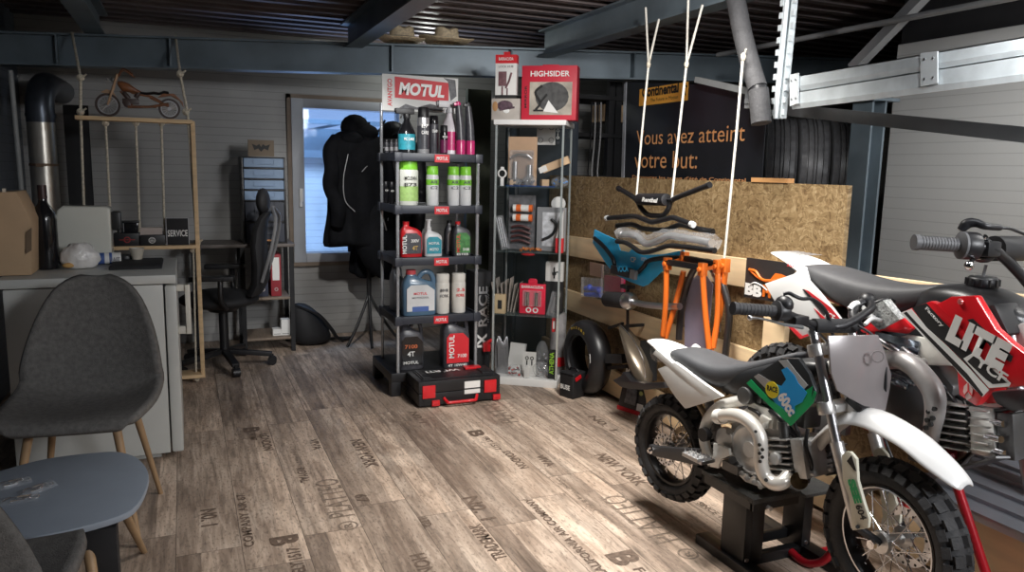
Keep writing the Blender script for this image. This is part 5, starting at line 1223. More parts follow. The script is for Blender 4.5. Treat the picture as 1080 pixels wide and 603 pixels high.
# ---------------------------------------------------------------- hung handlebars
HX = 2.14
TITN = mat('bar_black', (.02,.02,.022), .3, .4, .1); FILM = CLEAR
def H(px, py, dx=0.): return X(px, py, HX+dx)
def hbar(name, lab, pts, r, m, ends=None, dx=0.):
    P = [H(p[0], p[1], dx+(p[2] if len(p) > 2 else 0)) for p in pts]; mid = P[len(P)//2]
    t = th(name, lab, 'handlebar', mid, world=True, group='handlebars hung on the ropes')
    b = B(); b.tube(cr(P, 5), r, 12); b.o('bar', m, t)
    for i, e in ((0, 1), (-1, -2)): b = B(); d = (P[i]-P[e]).normalized(); b.cyl(P[i]-d*.01, P[i]+d*.012, r*1.12); b.o('end_plug', ends or m, t)
    return t
t = hbar('handlebar', 'black handlebar with padded crossbar lettered in white, topmost on the ropes', [(653,199),(662,204),(671,210.5),(676,219),(683,226),(692,227.5),(700,226.5),(705,220),(709,211),(725,204),(747,195.5)], .013, TITN)
b = B(); b.cyl(H(670,209.5,-.01), H(709,210.5,-.01), .007); b.o('crossbar', TITN, t)
b = B(); b.cyl(H(674,210,-.015), H(703,210.5,-.015), .030, n=18); pd = b.o('bar_pad', BLK, t, bevel=.006)
p, q = H(677,212.5,-.048), H(694,208,-.048); tx('Renthal', p, (0,-1,0), (0,0,1), p.y-q.y, .022, WHT, t, bold=.04, shear=.2, off=.001)
hbar('handlebar', 'black handlebar with pale end plugs, second from the top of the rope stack', [(640.5,230),(652,229),(669,228),(679,231),(688,234),(702,231),(710,229.5),(720,233),(730,236.5)], .013, TITN, mat('clear_plug', (.6,.62,.62), .3), dx=-.03)
hbar('handlebar', 'black handlebar just above the silver one in plastic film', [(652,238),(664,236.5),(671,238),(679,241),(700,242.5),(711,239),(719,237),(735,241),(750,244)], .013, TITN, dx=.01)
t = hbar('handlebar', 'silver handlebars wrapped in clear plastic film in the middle of the stack', [(656,247),(666,247),(673,250),(682,257),(696,253),(706,248.5),(718,250),(730,252),(749,256)], .017, mat('brushed_silver', (.66,.66,.67), .3, .9, .1), dx=-.02)
b = B(); b.tube(cr([H(654,246,-.02),H(673,250,-.02),H(684,255,-.02),H(706,249,-.02),H(754,257,-.02)], 5), .036, 10); b.o('plastic_film', FILM, t, rand=.006)
hbar('handlebar', 'black handlebar directly under the silver one, lowest of the plain bars', [(652,254.5),(660,256),(667,260),(675,265.5),(684,265.5),(694,262.5),(704,259.5),(715,259.5),(752,264)], .012, TITN, dx=-.04)
# blue card with black handlebar
t = th('handlebar_card', 'bright blue shaped card carrying a black handlebar with pad below the stack', 'card', X(675, 275, 2.2), world=True)
SKY = mat('sky_blue_card', (.04,.50,.92), .4, 0, .06)
P = [X(*p, 2.20) for p in ((627,242),(637,247),(650,253),(654,264),(663,266),(668,261),(677,269),(700,268),(721,263.5),(721,272),(709,279),(700,284),(683,300),(678,302),(664,297),(648,289),(640,279),(625,256))]
b = B(); b.slab(P, (1,0,0), .006); b.o('card', SKY, t)
b = B(); b.tube(cr([X(*p, 2.185) for p in ((627,251),(636,259),(646,272),(649,281),(655,284))], 5), .012, 10); b.tube(cr([X(*p, 2.185) for p in ((667,288),(673,287),(679,281),(684,275),(700,272),(720,272))], 5), .012, 10); b.o('bar', TITN, t)
b = B(); pp = [X(*p, 2.18) for p in ((649,279),(668,283),(667,293),(648,288))]; b.slab(pp, (-1,0,0), .03); b.o('bar_pad', BLK, t, bevel=.005)
p = X(651,287,2.148); q = X(663,287,2.148); tx('VOCA', p, (0,-1,.16), (0,0,1), (p.y-q.y), .035, SKY, t, bold=.03, off=.001)
b = B(); pp = [X(*p, 2.17) for p in ((668,284),(673,286),(672,295),(667,293))]; b.slab(pp, (-1,0,0), .02); b.o('clamp', GRY, t)
p = X(665,276,2.198); tx('CP', p, (0,-1,.05), (0,0,1), .055, .028, WHT, t, bold=.03); p = X(676,275,2.198); tx('VOCA', p, (0,-1,.05), (0,0,1), .06, .02, WHT, t, bold=.03)
# ropes
def hrope(lab, segs, knot):
    t = th('hanging_rope', lab, 'rope', X(*segs[0][0], HX), world=True, group=None)
    for i, s in enumerate(segs):
        b = B(); b.tube([X(p[0], p[1], HX) for p in s], .0055, 8); b.o('strand', mat('white_cord', (.66,.64,.58), .8, 0, .15, 120), t)
    b = B(); k = X(*knot, HX); b.sph(k, (.011,.011,.018), 10); b.tube([k, k+V((0,-.015,.03))], .004, 6); b.o('knot', ROPE, t)
hrope('left white cord holding the handlebars, tied under the rafter', [[(681,8),(684,68),(677,140),(671,209)],[(695,20),(684,68)]], (684,68))
hrope('middle white cord holding the handlebars, tied under the rafter', [[(726,-4),(724,68),(716,140),(708,214)],[(741,5),(724,68)]], (724,68))
hrope('right white cord running down to the orange subframe', [[(784,56),(776,150),(764,272)]], (784,60))

# orange subframe and black hoop
ORG = mat('orange_powder', (.78,.17,.02), .35, 0, .05, coat=.3)
t = th('orange_subframe', 'orange tubular subframe with black top bars hanging in front of the partition', 'subframe', X(730, 320, 2.15), world=True)
def OX(px, py, dx=0.): return X(px, py, 2.13+dx)
for P in ([(703,279),(702,320),(699,354)], [(721,286,.06),(712,322,.05),(702,356,.02)], [(741,286),(744,330),(748,368)], [(757,282,.06),(757,330,.05),(752,367,.02)], [(765,286,.08),(761,320,.08),(754,356,.04)]):
    b = B(); b.tube(cr([OX(*p) for p in P], 4), .0135, 12); b.o('tube', ORG, t)
for a_, c_ in (((702,276),(740,282)), ((722,272,.06),(758,279,.06))):
    b = B(); b.bar(OX(*a_), OX(*c_), .03, .028); b.o('top_bar', BLK, t, bevel=.006)
for p in ((704,278),(722,272,.06),(741,284),(757,281,.06),(765,280,.08)): b = B(); q = OX(*p); b.box(q, (.03,.035,.06)); b.cyl(q+V((-.025,0,.0)), q+V((-.014,0,.0)), .012, n=10); b.o('lug', ORG, t, bevel=.003)
for a_, c_ in ((OX(741,284), OX(757,281,.06)), (OX(704,278), OX(722,272,.06)), (OX(699,354), OX(702,356,.02)), (OX(748,368), OX(752,367,.02))): b = B(); b.bar(a_, c_, .016, .016); b.o('cross_tube', ORG, t)
b = B(); b.slab([X(*p, 2.24) for p in ((728,296),(741,285),(752,300),(748,340),(745,368),(722,368),(722,330))], (1,0,0), .003); b.o('lilac_film', mat('lilac_film', (.45,.42,.58), .2, alpha=.7), t)
t = th('black_hoop', 'dark grey steel tube hoop hanging behind the orange subframe', 'tube frame', X(745, 320, 2.2), world=True)
b = B(); b.tube(cr([X(*p, 2.21) for p in ((716,358),(718,330),(725,300),(733,283),(745,276),(756,284),(766,312),(769,335),(765,375))], 6), .016, 12); b.o('hoop', mat('hoop_steel', (.07,.065,.065), .3, .6), t)
b = B(); b.tube(cr([X(*p, 2.19) for p in ((745,278),(752,290),(758,312),(759,350))], 5), .006, 8); b.o('inner_rod', STEEL, t)

# board sign BBM
t = th('orange_bull_sign', 'black square sign with orange outline figure and white letters on the boards', 'sign', X(800, 295, 2.29), world=True)
S = 2.262; P = [X(*p, S) for p in ((787.5,271.5),(838,278),(838,322),(784.5,313))]
b = B(); b.slab(P, (1,0,0), .008); b.o('board', mat('sign_black', (.03,.028,.028), .4), t)
p = X(785.5,310,S-.002); q = X(813,312,S-.002); tx('BB', p, (0,-1,.0), (0,0,1), (p.y-q.y)*.66, .052, WHT, t, bold=.06, off=.001)
p = X(804,312.5,S-.002); q = X(814,312,S-.002); tx('M', p, (0,-1,.0), (0,0,1), (p.y-q.y)*.9, .052, ORG, t, bold=.06, off=.001)
def sg(*pp): return [X(a_, c_, S-.004) for a_, c_ in pp]
b = B(); b.tube(cr(sg((790,284),(797,286),(803,294),(812,296),(824,294)), 4), .006, 6); b.tube(cr(sg((790,284),(800,293),(808,297)), 4), .004, 6); b.o('orange_figure', ORG, t)
b = B(); b.slab(sg((813,294),(818,288),(824,289),(831,292),(826,295)), (-1,0,0), .002); b.o('orange_wing', ORG, t)
b = B(); b.tube(cr(sg((791,300),(796,298),(803,301),(809,306)), 4), .003, 6); b.o('white_curve', WHT, t)

# exhaust silencer, bronze tail unit
t = th('exhaust_silencer', 'black silencer can with steel link pipe fixed to the boards', 'exhaust', X(665, 318, 2.2), world=True)
b = B(); b.tube([X(639,315.5,2.17), X(641,315.5,2.17), X(661,317,2.17), X(663,317,2.17)], [.030,.042,.046,.040], 22); b.o('can', BLKM, t)
b = B(); b.tube([X(661.5,317,2.17), X(665,317.5,2.17), X(668,318,2.17)], [.048,.048,.03], 20); b.tube(cr([X(667,318,2.17), X(680,321,2.17), X(700,323,2.17), X(717,323,2.17)], 4), .017, 14); b.o('link_pipe', STEEL, t)
b = B(); b.bar(X(662,300,2.2), X(662,352,2.2), .012, .012); b.bx(2.19,2.30,X(662,345,2.2).y-.01,X(662,345,2.2).y+.01,X(662,345,2.2).z,X(662,345,2.2).z+.015); b.bx(2.17,2.23,X(662,302,2.2).y-.03,X(662,302,2.2).y+.03,X(662,302,2.2).z-.01,X(662,302,2.2).z+.01); b.o('bracket', BLK, t)
t = th('bronze_fender', 'bronze metallic teardrop tail fender hanging beside the slick tyre', 'fender', X(668, 370, 2.2), world=True)
BRZ = mat('bronze_paint', (.20,.165,.125), .34, .65, .15, 5, coat=.4)
secs = []
for (cx_, cy_, w_, d_) in ((655,342,.012,.01),(658,346,.035,.03),(664,356,.065,.05),(670,368,.08,.065),(674,381,.085,.07),(676,393,.08,.06),(677,402,.065,.045),(678,406,.04,.02)):
    c0 = X(cx_, cy_, 2.19); secs.append([c0+V((-math.sin(a)*d_, math.cos(a)*w_, math.cos(a)*.04*(w_/.085))) for a in [i*2*PI/16 for i in range(16)]])
b = B(); b.loft(secs); b.o('shell', BRZ, t, sub=1)
b = B(); b.tube(cr([X(655,343,2.15), X(667,357,2.11), X(678,378,2.10), X(681,398,2.12)], 4), .003, 6); b.o('ridge', STEEL, t)
b = B(); b.bar(X(642,378,2.2), X(660,378,2.2), .05, .05); b.bar(X(642,388,2.22), X(662,386,2.22), .02, .02); b.bar(X(642,346,2.2), X(657,341,2.2), .014, .014); b.o('bracket', BLKM, t); b = B(); b.bar(X(684,360,2.24), X(684,400,2.24), .04, .1); b.o('bracket', BLKM, t)
# grip cards
t = th('grip_card', 'hanging card with blue rubber grips on the boards left of the silencer', 'card', X(630, 300, 2.29), world=True)
b = B(); b.slab([X(*p, 2.285) for p in ((622,276),(636,279),(636,293),(622,290))], (1,0,0), .004); b.o('card_header', mat('pink_kraft', (.55,.38,.28), .6), t)
b = B()
for y in (305, 311): b.cyl(X(618,y-1,2.26), X(634,y,2.26), .016)
b.sph(X(622,303,2.25), .02, 10); b.sph(X(632,306,2.25), .02, 10); b.o('blue_grips', mat('blue_rubber', (.02,.06,.45), .4, 0, .2), t)
b = B(); b.slab([X(*p, 2.25) for p in ((616,292),(636,294),(636,314),(616,312))], (-1,0,0), .02); b.o('blister', CLEAR, t)
t = th('grip_card', 'pink-red hanging pack beside the blue grips on the boards', 'card', X(647, 300, 2.27), world=True)
b = B(); b.slab([X(*p, 2.27) for p in ((637,290),(655,293),(655,309),(637,307))], (1,0,0), .03); b.o('pack', mat('pink_red', (.62,.03,.10), .4), t, bevel=.004)
b = B(); b.slab([X(*p, 2.27) for p in ((637,279),(642,280),(642,287),(637,286))], (-1,0,0), .002); b.slab([X(*p, 2.265) for p in ((636,280),(658,284),(658,316),(636,313))], (-1,0,0), .014); b.o('blister', CLEAR, t)

# slick tyre leaning at the boards
o_ = X(610, 368, 2.145); Rt = .225; o_.z = Rt+.004
t = th('slick_tyre', 'black slick racing tyre standing against the pine boards beside the showcase', 'tyre', (2.205, o_.y, 0), world=True)
prof = []
for i in range(17):
    a = -PI*.62+PI*1.24*i/16; prof.append((Rt-.062+.062*math.cos(a), .068*math.sin(a)))
prof += [(Rt-.087,.050),(Rt-.094,.046),(Rt-.090,.03),(Rt-.075,.04),(Rt-.07,0),(Rt-.075,-.04),(Rt-.090,-.03),(Rt-.094,-.046),(Rt-.087,-.050)]
b = B(); b.ring(prof, (2.205, o_.y, Rt+.004), (1,0,0), 56); b.o('tyre_body', mat('slick_rubber', (.016,.016,.018), .38, 0, .1), t)
YL = mat('yellow_print', (.75,.55,.04), .5)
for i, ch in enumerate('MAXXIS'):
    a = R(118-10*i); c_ = V((2.205-.066, o_.y-math.cos(a)*.172*-1*-1, Rt+.004+math.sin(a)*.172)); c_.y = o_.y - math.cos(a)*.172
    tx(ch, c_, (0,-math.sin(a),-math.cos(a)) if False else (0,-math.sin(a),-math.cos(a)*1.), (0,-math.cos(a),math.sin(a)), .018, .016, YL, t, bold=.03, off=.004)
b = B(); b.tube([V((2.205-.068, o_.y-math.cos(R(q))*.165, Rt+.004+math.sin(R(q))*.165)) for q in (20,14,8,2)], .002, 5); b.o('white_mark', WHT, t)
# things inside / around the tyre
b = B(); p = X(597, 345, 2.0)
t = th('spray_tin', 'grey and red tin standing behind the tyre beside the showcase', 'tin', (2.17, 4.28, 0))
b = B(); b.lathe([(0,0),(.05,0),(.05,.42),(.045,.44),(0,.44)], n=22); b.o('tin_body', mat('tin_print', (.38,.37,.38), .35, .3, .5, 14), t)
b = B(); b.lathe([(.0505,.1),(.052,.1),(.052,.16),(.0505,.16)], n=22); b.o('red_band', REDM, t)
# cube pouch
a_, c_, e_ = Z(589.5,417), Z(604,421.5), Z(614,418)
ux_ = (c_-a_); L_ = ux_.length
t = th('cube_pouch', 'small black cube pouch with white lettering on the floor before the slick tyre', 'pouch', a_, math.atan2(ux_.y, ux_.x))
CB = mat('pouch_cloth', (.012,.012,.014), .6, 0, .2, 40, .3, 200)
b = B(); b.bx(0, L_, 0, .12, 0, .155); b.o('body', CB, t, bevel=.010, seg=3)
b = B(); b.tube(cr([(L_*.2,.06,.155),(L_*.35,.06,.172),(L_*.7,.06,.172),(L_*.85,.06,.155)], 4), .006, 6); b.bx(.003,L_-.003,-.002,.122,.14,.146); b.o('zip_edge', BLKG, t)
tx('BUSE', (.012,-.0015,.05), (1,0,0), (0,0,1), L_*.68, .030, WHT, t, bold=.04)
b = B(); b.box((L_+.002,.04,.125), (.008,.05,.02), Euler((R(20),0,0)).to_matrix()); b.o('red_tag', RED, t)
# gear pack
a_, c_ = Z(651,431), Z(679,440); ux_ = c_-a_; L_ = ux_.length; rz_ = math.atan2(ux_.y, ux_.x)
t = th('glove_pack', 'black hanging pack with red foot leaning below the bronze fender', 'pack', a_, rz_)
b = B(); fm = frame_mat((0,0,0), (1,0,0), (0,0,1)); b.loft([[(0,0,0),(L_,0,0),(L_,.10,0),(0,.10,0)],[(0.01,.03,.16),(L_-.005,.03,.16),(L_-.005,.10,.16),(.01,.10,.16)],[(.03,.06,.27),(L_-.02,.06,.27),(L_-.02,.09,.27),(.03,.09,.27)]]); b.o('pack_body', mat('pack_black', (.02,.02,.022), .4, 0, .3, 30), t, bevel=.003)
b = B(); b.bx(-.001,L_+.001,-.002,.101,0,.022); b.o('red_foot', REDM, t)
tx('Moto', (.035,.028,.215), (1,0,0), (0,.2,1), L_*.45, .028, WHT, t, bold=.04, off=.012); tx('McGrip', (L_*.42,.028,.175), (1,0,0), (0,.2,1), L_*.5, .025, WHT, t, bold=.04, off=.012)
b = B(); b.slab([(L_*.25,.004,.05),(L_*.68,.004,.05),(L_*.66,.02,.14),(L_*.28,.02,.14)], (0,-1,0), .006); b.o('picture', mat('grey_picture', (.09,.09,.10), .4, 0, .6, 40), t, bevel=.003)
b = B(); b.slab([(L_*.72,.000,.028),(L_*.93,.000,.028),(L_*.93,.007,.065),(L_*.72,.007,.065)], (0,-1,0), .003); b.o('barcode_label', WHTM, t)
b = B(); b.cyl((L_*.82,.012,.125), (L_*.82,.008,.125), .012); b.o('green_seal', mat('olive_seal', (.35,.38,.12), .5), t)
t = th('plastic_mudguard', 'black plastic mudguard blade lying across the top of the black pack', 'mudguard', X(675, 404, 2.12), world=True)
b = B(); pts = [X(*p, 2.10) for p in ((646,401),(655,396),(657,392),(665,402),(680,404),(700,403),(702,409),(680,411),(663,410),(655,408))]; b.slab(pts, (1,0,0), .05); b.o('blade', mat('blade_black', (.02,.02,.022), .3), t, bevel=.003)

# profiled sheets on timber against the wall, bottom right
GSH = mat('profiled_sheet', (.36,.38,.42), .4, .35, .08)
t = th('profiled_sheets', 'stack of grey profiled metal sheets lying along the partition at lower right', 'metal sheets', (2.16, 1.2, .28), world=True)
for k in range(3):
    b = B(); pr = []
    for i in range(5):
        x = 2.125+i*.034; zz = .325+k*.010+(x-2.11)*.90
        pr += [(x, zz), (x-.002, zz+.012), (x+.016, zz+.028), (x+.024, zz+.022)]
    pr.append((2.297, .325+k*.010+.187*.90))
    b.loft([[(x-(.008*k), y, z) for x, z in pr]+[(x-(.008*k)+.002, y, z-.004) for x, z in pr[::-1]] for y in (-.8+.05*k, 1.63-.03*k)]); b.o('sheet', GSH, t)
t = th('timber_block', 'pale timber beam on the floor carrying the grey profiled sheets', 'beam', (2.22, .6, 0), world=True)
b = B(); fm = frame_mat((0,-1.0,0), (1,0,0), (0,0,1)); b.prism([(2.15,0),(2.29,0),(2.29,.465),(2.15,.34)], fm, 0, -2.45); b.o('beam', PINE2, t, bevel=.004)
# ================================================================ MOTORCYCLES
KNOB = mat('knobby_rubber', (.030,.030,.032), .7, 0, .25, 30, .2, 120)
RIMB = mat('black_rim', (.015,.015,.017), .3, .5, .1); SPK = mat('spoke_steel', (.75,.75,.77), .18, 1, .02)
class Bike:
    def __init__(s, O, u, wname):
        s.O = V((O[0], O[1], 0)); s.u = V((u[0], u[1], 0)).normalized(); s.n = V((s.u.y, -s.u.x, 0))
        s.t = None
    def P(s, a, l, z): return s.O + s.u*a + s.n*l + V((0,0,z))
    def x(s, px, py, off=0.):
        d = ray(px, py); t = (off + s.O.x*s.n.x + s.O.y*s.n.y)/(d.x*s.n.x + d.y*s.n.y)
        return V((t*d.x, t*d.y, EYE+t*d.z))
    def path(s, pts, off=0., k=5): return cr([s.x(p[0], p[1], p[2] if len(p) > 2 else off) for p in pts], k)
    def slab(s, name, pts, off, th_, m, parent=None, bevel=.0, label=None, smooth=50, curve=0.):
        b = B(); P_ = [s.x(p[0], p[1], p[2] if len(p) > 2 else off) for p in pts]
        b.slab(P_, -s.n, th_); return b.o(name, m, parent or s.t, bevel=bevel, label=label, smooth=smooth)
    def tube(s, name, pts, r, m, off=0., k=5, n=12, parent=None, label=None, flat=1.):
        b = B(); b.tube(s.path(pts, off, k), r, n, flat=flat); return b.o(name, m, parent or s.t, label=label)
    def text(s, string, p0, p1, p2, off, m, parent, bold=.03, shear=0., name='lettering'):
        a, c, d = s.x(*p0, off), s.x(*p1, off), s.x(*p2, off); xd = c-a; w = xd.length
        yd = (d-a)-xd.normalized()*(d-a).dot(xd.normalized()); return tx(string, a, xd, yd, w, yd.length, m, parent, name=name, bold=bold, shear=shear, off=.001)
    def body(s, name, secs, m, parent=None, sub=1, e=.6, label=None):
        """superellipse sections (a, zbottom, ztop, halfwidth[, lateral offset])"""
        b = B(); R_ = []
        for q in secs:
            a, zb, zt_, hw = q[:4]; lo = q[4] if len(q) > 4 else 0.; zc, hz = (zb+zt_)/2, (zt_-zb)/2
            R_.append([s.P(a, lo+hw*math.copysign(abs(math.cos(w))**e, math.cos(w)), zc+hz*math.copysign(abs(math.sin(w))**e, math.sin(w))) for w in [i*2*PI/16+.001 for i in range(16)]])
        b.loft(R_); return b.o(name, m, parent or s.t, sub=sub, label=label)
def wheel(bk, ctr, ax, Ro, rr, w, nk, spokes, parent, hubr=.03, hubw=.05, disc=None, sprocket=None, knob=.010, edge=False):
    """knobby tyre, rim, hub and each spoke group; ax = axle direction pointing at the viewer"""
    ax = V(ax).normalized(); e1 = V((0,0,1)); e1 = (e1-ax*e1.dot(ax)).normalized(); e2 = ax.cross(e1)
    rc = (Ro-knob-rr)/2; rm = rr+rc
    b = B(); prof = []
    for i in range(15):
        a = -PI*.80+PI*1.6*i/14; prof.append((rm+rc*math.cos(a), w*.5*math.sin(a)))
    b.ring(prof, ctr, ax, 64)
    for k in range(nk):
        th0 = 2*PI*k/nk
        for j, (phi, sz, lw) in enumerate(((-62, .9, .30), (-26, 1., .34), (26, 1., .34), (62, .9, .30))):
            t_ = th0+(PI/nk if j in (1, 2) else 0)
            ph = R(phi); rd = e1*math.cos(t_)+e2*math.sin(t_); tg = -e1*math.sin(t_)+e2*math.cos(t_)
            nrm = rd*math.cos(ph)+ax*math.sin(ph); c_ = ctr+rd*(rm+rc*math.cos(ph))+ax*(w*.5*math.sin(ph)); lat = tg.cross(nrm)
            m = Matrix((tg, lat, nrm)).transposed().to_4x4(); m.translation = c_
            l_ = 2*PI*Ro/nk*.30
            b.bx(-l_, l_, -w*lw*.42, w*lw*.42, -.004, knob, m)
    ty = b.o('tyre', KNOB, parent)
    b = B(); b.ring([(rr+.004,-w*.30),(rr+.006,-w*.34),(rr-.003,-w*.34),(rr-.010,-w*.2),(rr-.012,0),(rr-.010,w*.2),(rr-.003,w*.34),(rr+.006,w*.34),(rr+.004,w*.30),(rr-.004,0)], ctr, ax, 56); rim = b.o('rim', RIMB, parent)
    b = B(); b.ring([(rr-.0035,w*.345),(rr+.001,w*.345),(rr+.001,w*.352),(rr-.0035,w*.352)], ctr, ax, 56); (b.o('rim_edge', STEEL, rim) if edge else b.bm.free())
    b = B(); b.lathe([(0,-hubw),(hubr*.9,-hubw),(hubr,-hubw*.8),(hubr*.5,-hubw*.6),(hubr*.5,hubw*.6),(hubr,hubw*.8),(hubr*.9,hubw),(0,hubw)], ctr, ax, 24); hub = b.o('hub', ALU, parent)
    b = B(); b.cyl(ctr-ax*(hubw+.035), ctr+ax*(hubw+.035), .008, n=10); b.cyl(ctr+ax*(hubw+.022), ctr+ax*(hubw+.034), .014, n=6); b.o('axle', CHROME, hub)
    sp_ = B()
    for k in range(spokes):
        sd = 1 if k % 2 else -1; t0 = 2*PI*k/spokes; t1 = t0+(.75 if (k//2) % 2 else -.75)
        a = ctr+ax*(sd*hubw*.75)+(e1*math.cos(t1)+e2*math.sin(t1))*hubr*.9
        c_ = ctr+ax*(sd*w*.05)+(e1*math.cos(t0)+e2*math.sin(t0))*(rr-.008)
        sp_.cyl(a, c_, .0017, n=6); sp_.cyl(c_, c_.lerp(a, .10), .0032, n=6)
    sp_.o('spokes', SPK, parent)
    if disc:
        rd_, sd = disc; b = B(); o_ = ctr+ax*sd
        b.ring([(rd_*.72,-.002),(rd_,-.002),(rd_,.002),(rd_*.72,.002)], o_, ax, 40)
        for k in range(6):
            a = k*PI/3; d = e1*math.cos(a)+e2*math.sin(a); b.bar(o_+d*.02, o_+d*rd_*.76, .010, .003, up=ax)
        b.o('brake_disc', STEEL, parent)
        b = B()
        for k in range(24):
            a = k*2*PI/24; d = e1*math.cos(a)+e2*math.sin(a); p = o_+d*rd_*(.80 if k % 2 else .92); b.cyl(p-ax*.0026, p+ax*.0026, .0042, n=8)
        b.o('disc_holes', INK, parent)
    if sprocket:
        rs, sd = sprocket; b = B(); o_ = ctr+ax*sd; nn = 38
        pts = []
        for k in range(nn*2):
            a = PI*k/nn; r = rs if k % 2 else rs-.006; pts.append((math.cos(a)*r, math.sin(a)*r))
        m = Matrix((e1, e2, ax)).transposed().to_4x4(); m.translation = o_
        b.ring([(rs*.72,-.0025),(rs-.005,-.0025),(rs-.005,.0025),(rs*.72,.0025)], o_, ax, 38)
        for k in range(nn):
            a = 2*PI*k/nn; d = e1*math.cos(a)+e2*math.sin(a); b.bar(o_+d*(rs-.007), o_+d*rs, .006, .004, up=ax)
        for k in range(5):
            a = k*2*PI/5; d = e1*math.cos(a)+e2*math.sin(a); b.bar(o_+d*.02, o_+d*rs*.76, .014, .004, up=ax)
        b.o('sprocket', mat('bronze_steel', (.35,.27,.18), .35, .8), parent)

# ---------------------------------------------------------------- white 60cc bike
K = Bike((1.70, 2.33), (.114, -.9935), 'k'); K.n = V((-.9935, -.114, 0))
K.t = th('mini_dirt_bike', 'small white dirt bike with green 60cc graphics raised on a black stand', 'motorcycle', K.P(.45, 0, 0), world=True)
t = K.t
GREEN = mat('green_graphic', (.01,.42,.14), .3, 0, .05, coat=.3); SKYB = mat('blue_graphic', (.02,.34,.78), .35, 0, .05); YELG = mat('yellow_graphic', (.80,.66,.03), .4)
SEAT = mat('seat_vinyl', (.052,.054,.06), .62, 0, .1, 20, .15, 300); WPL = mat('white_bodywork', (.80,.80,.79), .28, 0, .02, coat=.3)
CREAM = mat('cream_guard', (.72,.70,.58), .35, 0, .03); WFR = mat('white_frame_paint', (.78,.77,.73), .3, 0, .03)
ax1 = K.n
wheel(K, K.P(0,0,.295), ax1, .205, .135, .085, 26, 28, t, .03, .045, disc=(.062,.05), sprocket=(.075,-.055))
b = B(); b.loft([[K.P(a, .078+dl, zc+dz2) for dl, dz2 in ((0,-h_),(.022,-h_),(.022,h_),(0,h_))] for a, zc, h_ in ((-.035,.295,.016),(.0,.296,.02),(.12,.325,.025),(.23,.352,.030))]); b.o('swingarm', mat('swingarm_black', (.05,.05,.055), .45), t, bevel=.003)
b = B(); b.loft([[K.P(a, -.10+dl, zc+dz2) for dl, dz2 in ((0,-h_),(.022,-h_),(.022,h_),(0,h_))] for a, zc, h_ in ((-.035,.295,.016),(.0,.296,.02),(.12,.325,.025),(.23,.352,.030))]); b.o('swingarm', mat('swingarm_black', (.05,.05,.055), .45), t, bevel=.003)
b = B(); b.cyl(K.P(-.012,.096,.296), K.P(-.012,.112,.296), .014, n=6); b.cyl(K.P(-.012,.09,.296), K.P(-.012,.122,.296), .007, n=10); b.o('axle_nut', CHROME, t)
b = B()
for i in range(9): a_, c_ = (.17, .50), (.25, .36); b.ring([(.026,-.004),(.033,-.004),(.033,.004),(.026,.004)], K.P(a_[0]+(c_[0]-a_[0])*i/8, 0, a_[1]+(c_[1]-a_[1])*i/8), K.u*.5+V((0,0,-.85)), 18)
b.cyl(K.P(.16,0,.53), K.P(.26,0,.34), .018); b.o('rear_shock', mat('shock_grey', (.35,.35,.36), .35, .5), t)
# frame
K.tube('frame_tube', [(790,421,.06),(775,423.5,.065),(759,428.5,.07),(748,440,.07),(742.5,456,.07),(745,474,.07),(752,489,.07)], .019, WFR, n=14)
K.tube('frame_tube', [(790,421,-.06),(775,423.5,-.065),(759,428.5,-.07),(748,440,-.07),(742.5,456,-.07),(745,474,-.07),(752,489,-.07)], .019, WFR, n=14)
b = B(); b.tube([K.P(.30,.0,.62), K.P(.50,0,.66), K.P(.70,0,.80)], .02, 12); b.tube([K.P(.71,0,.80), K.P(.76,0,.66)], .028, 14); b.tube([K.P(.74,0,.70), K.P(.66,0,.55), K.P(.60,0,.45)], .016, 10); b.o('frame_spine', WFR, t)
b = B(); b.tube([K.P(-.06,.04,.66), K.P(.30,.05,.60)], .010, 8); b.tube([K.P(-.06,-.04,.66), K.P(.30,-.05,.60)], .010, 8); b.tube([K.P(.02,.045,.64), K.P(.24,.06,.47)], .010, 8); b.o('subframe', mat('bronze_subframe', (.33,.24,.15), .4, .5), t)
b = B(); p = K.x(743.5,458,.09); b.cyl(p-K.n*.01, p+K.n*.012, .024, n=20); b.o('pivot_cap', BLK, t)
b = B(); b.slab([K.x(*q,.10) for q in ((752,467),(768,473),(770,480),(760,484),(757,494),(748,492),(752,480))], -K.n, .012); b.o('peg_bracket', WFR, t, bevel=.003)
b = B(); p = K.x(745,483,.12)
b.bx(-.03,.03,-.012,.05,-.005,.006, frame_mat(p, K.u, K.n))
for i in range(5):
    for j in range(2): q = p+K.u*(-.024+.012*i)+K.n*(0+.035*j); b.cyl(q, q+V((0,0,.016)), .004, .001, n=5)
b.o('footpeg', STEEL, t)
p2_ = K.x(732,481,.16); b = B(); b.bar(p2_-K.u*.035, p2_+K.u*.04, .045, .012)
for i in range(8): q = p2_+K.u*(-.034+.0105*i)+K.n*(.01*(-1)**i); b.cyl(q, q+V((0,0,.02)), .005, .001, n=5)
b.o('footpeg', mat('rough_steel', (.55,.55,.55), .4, .9, .2), t)
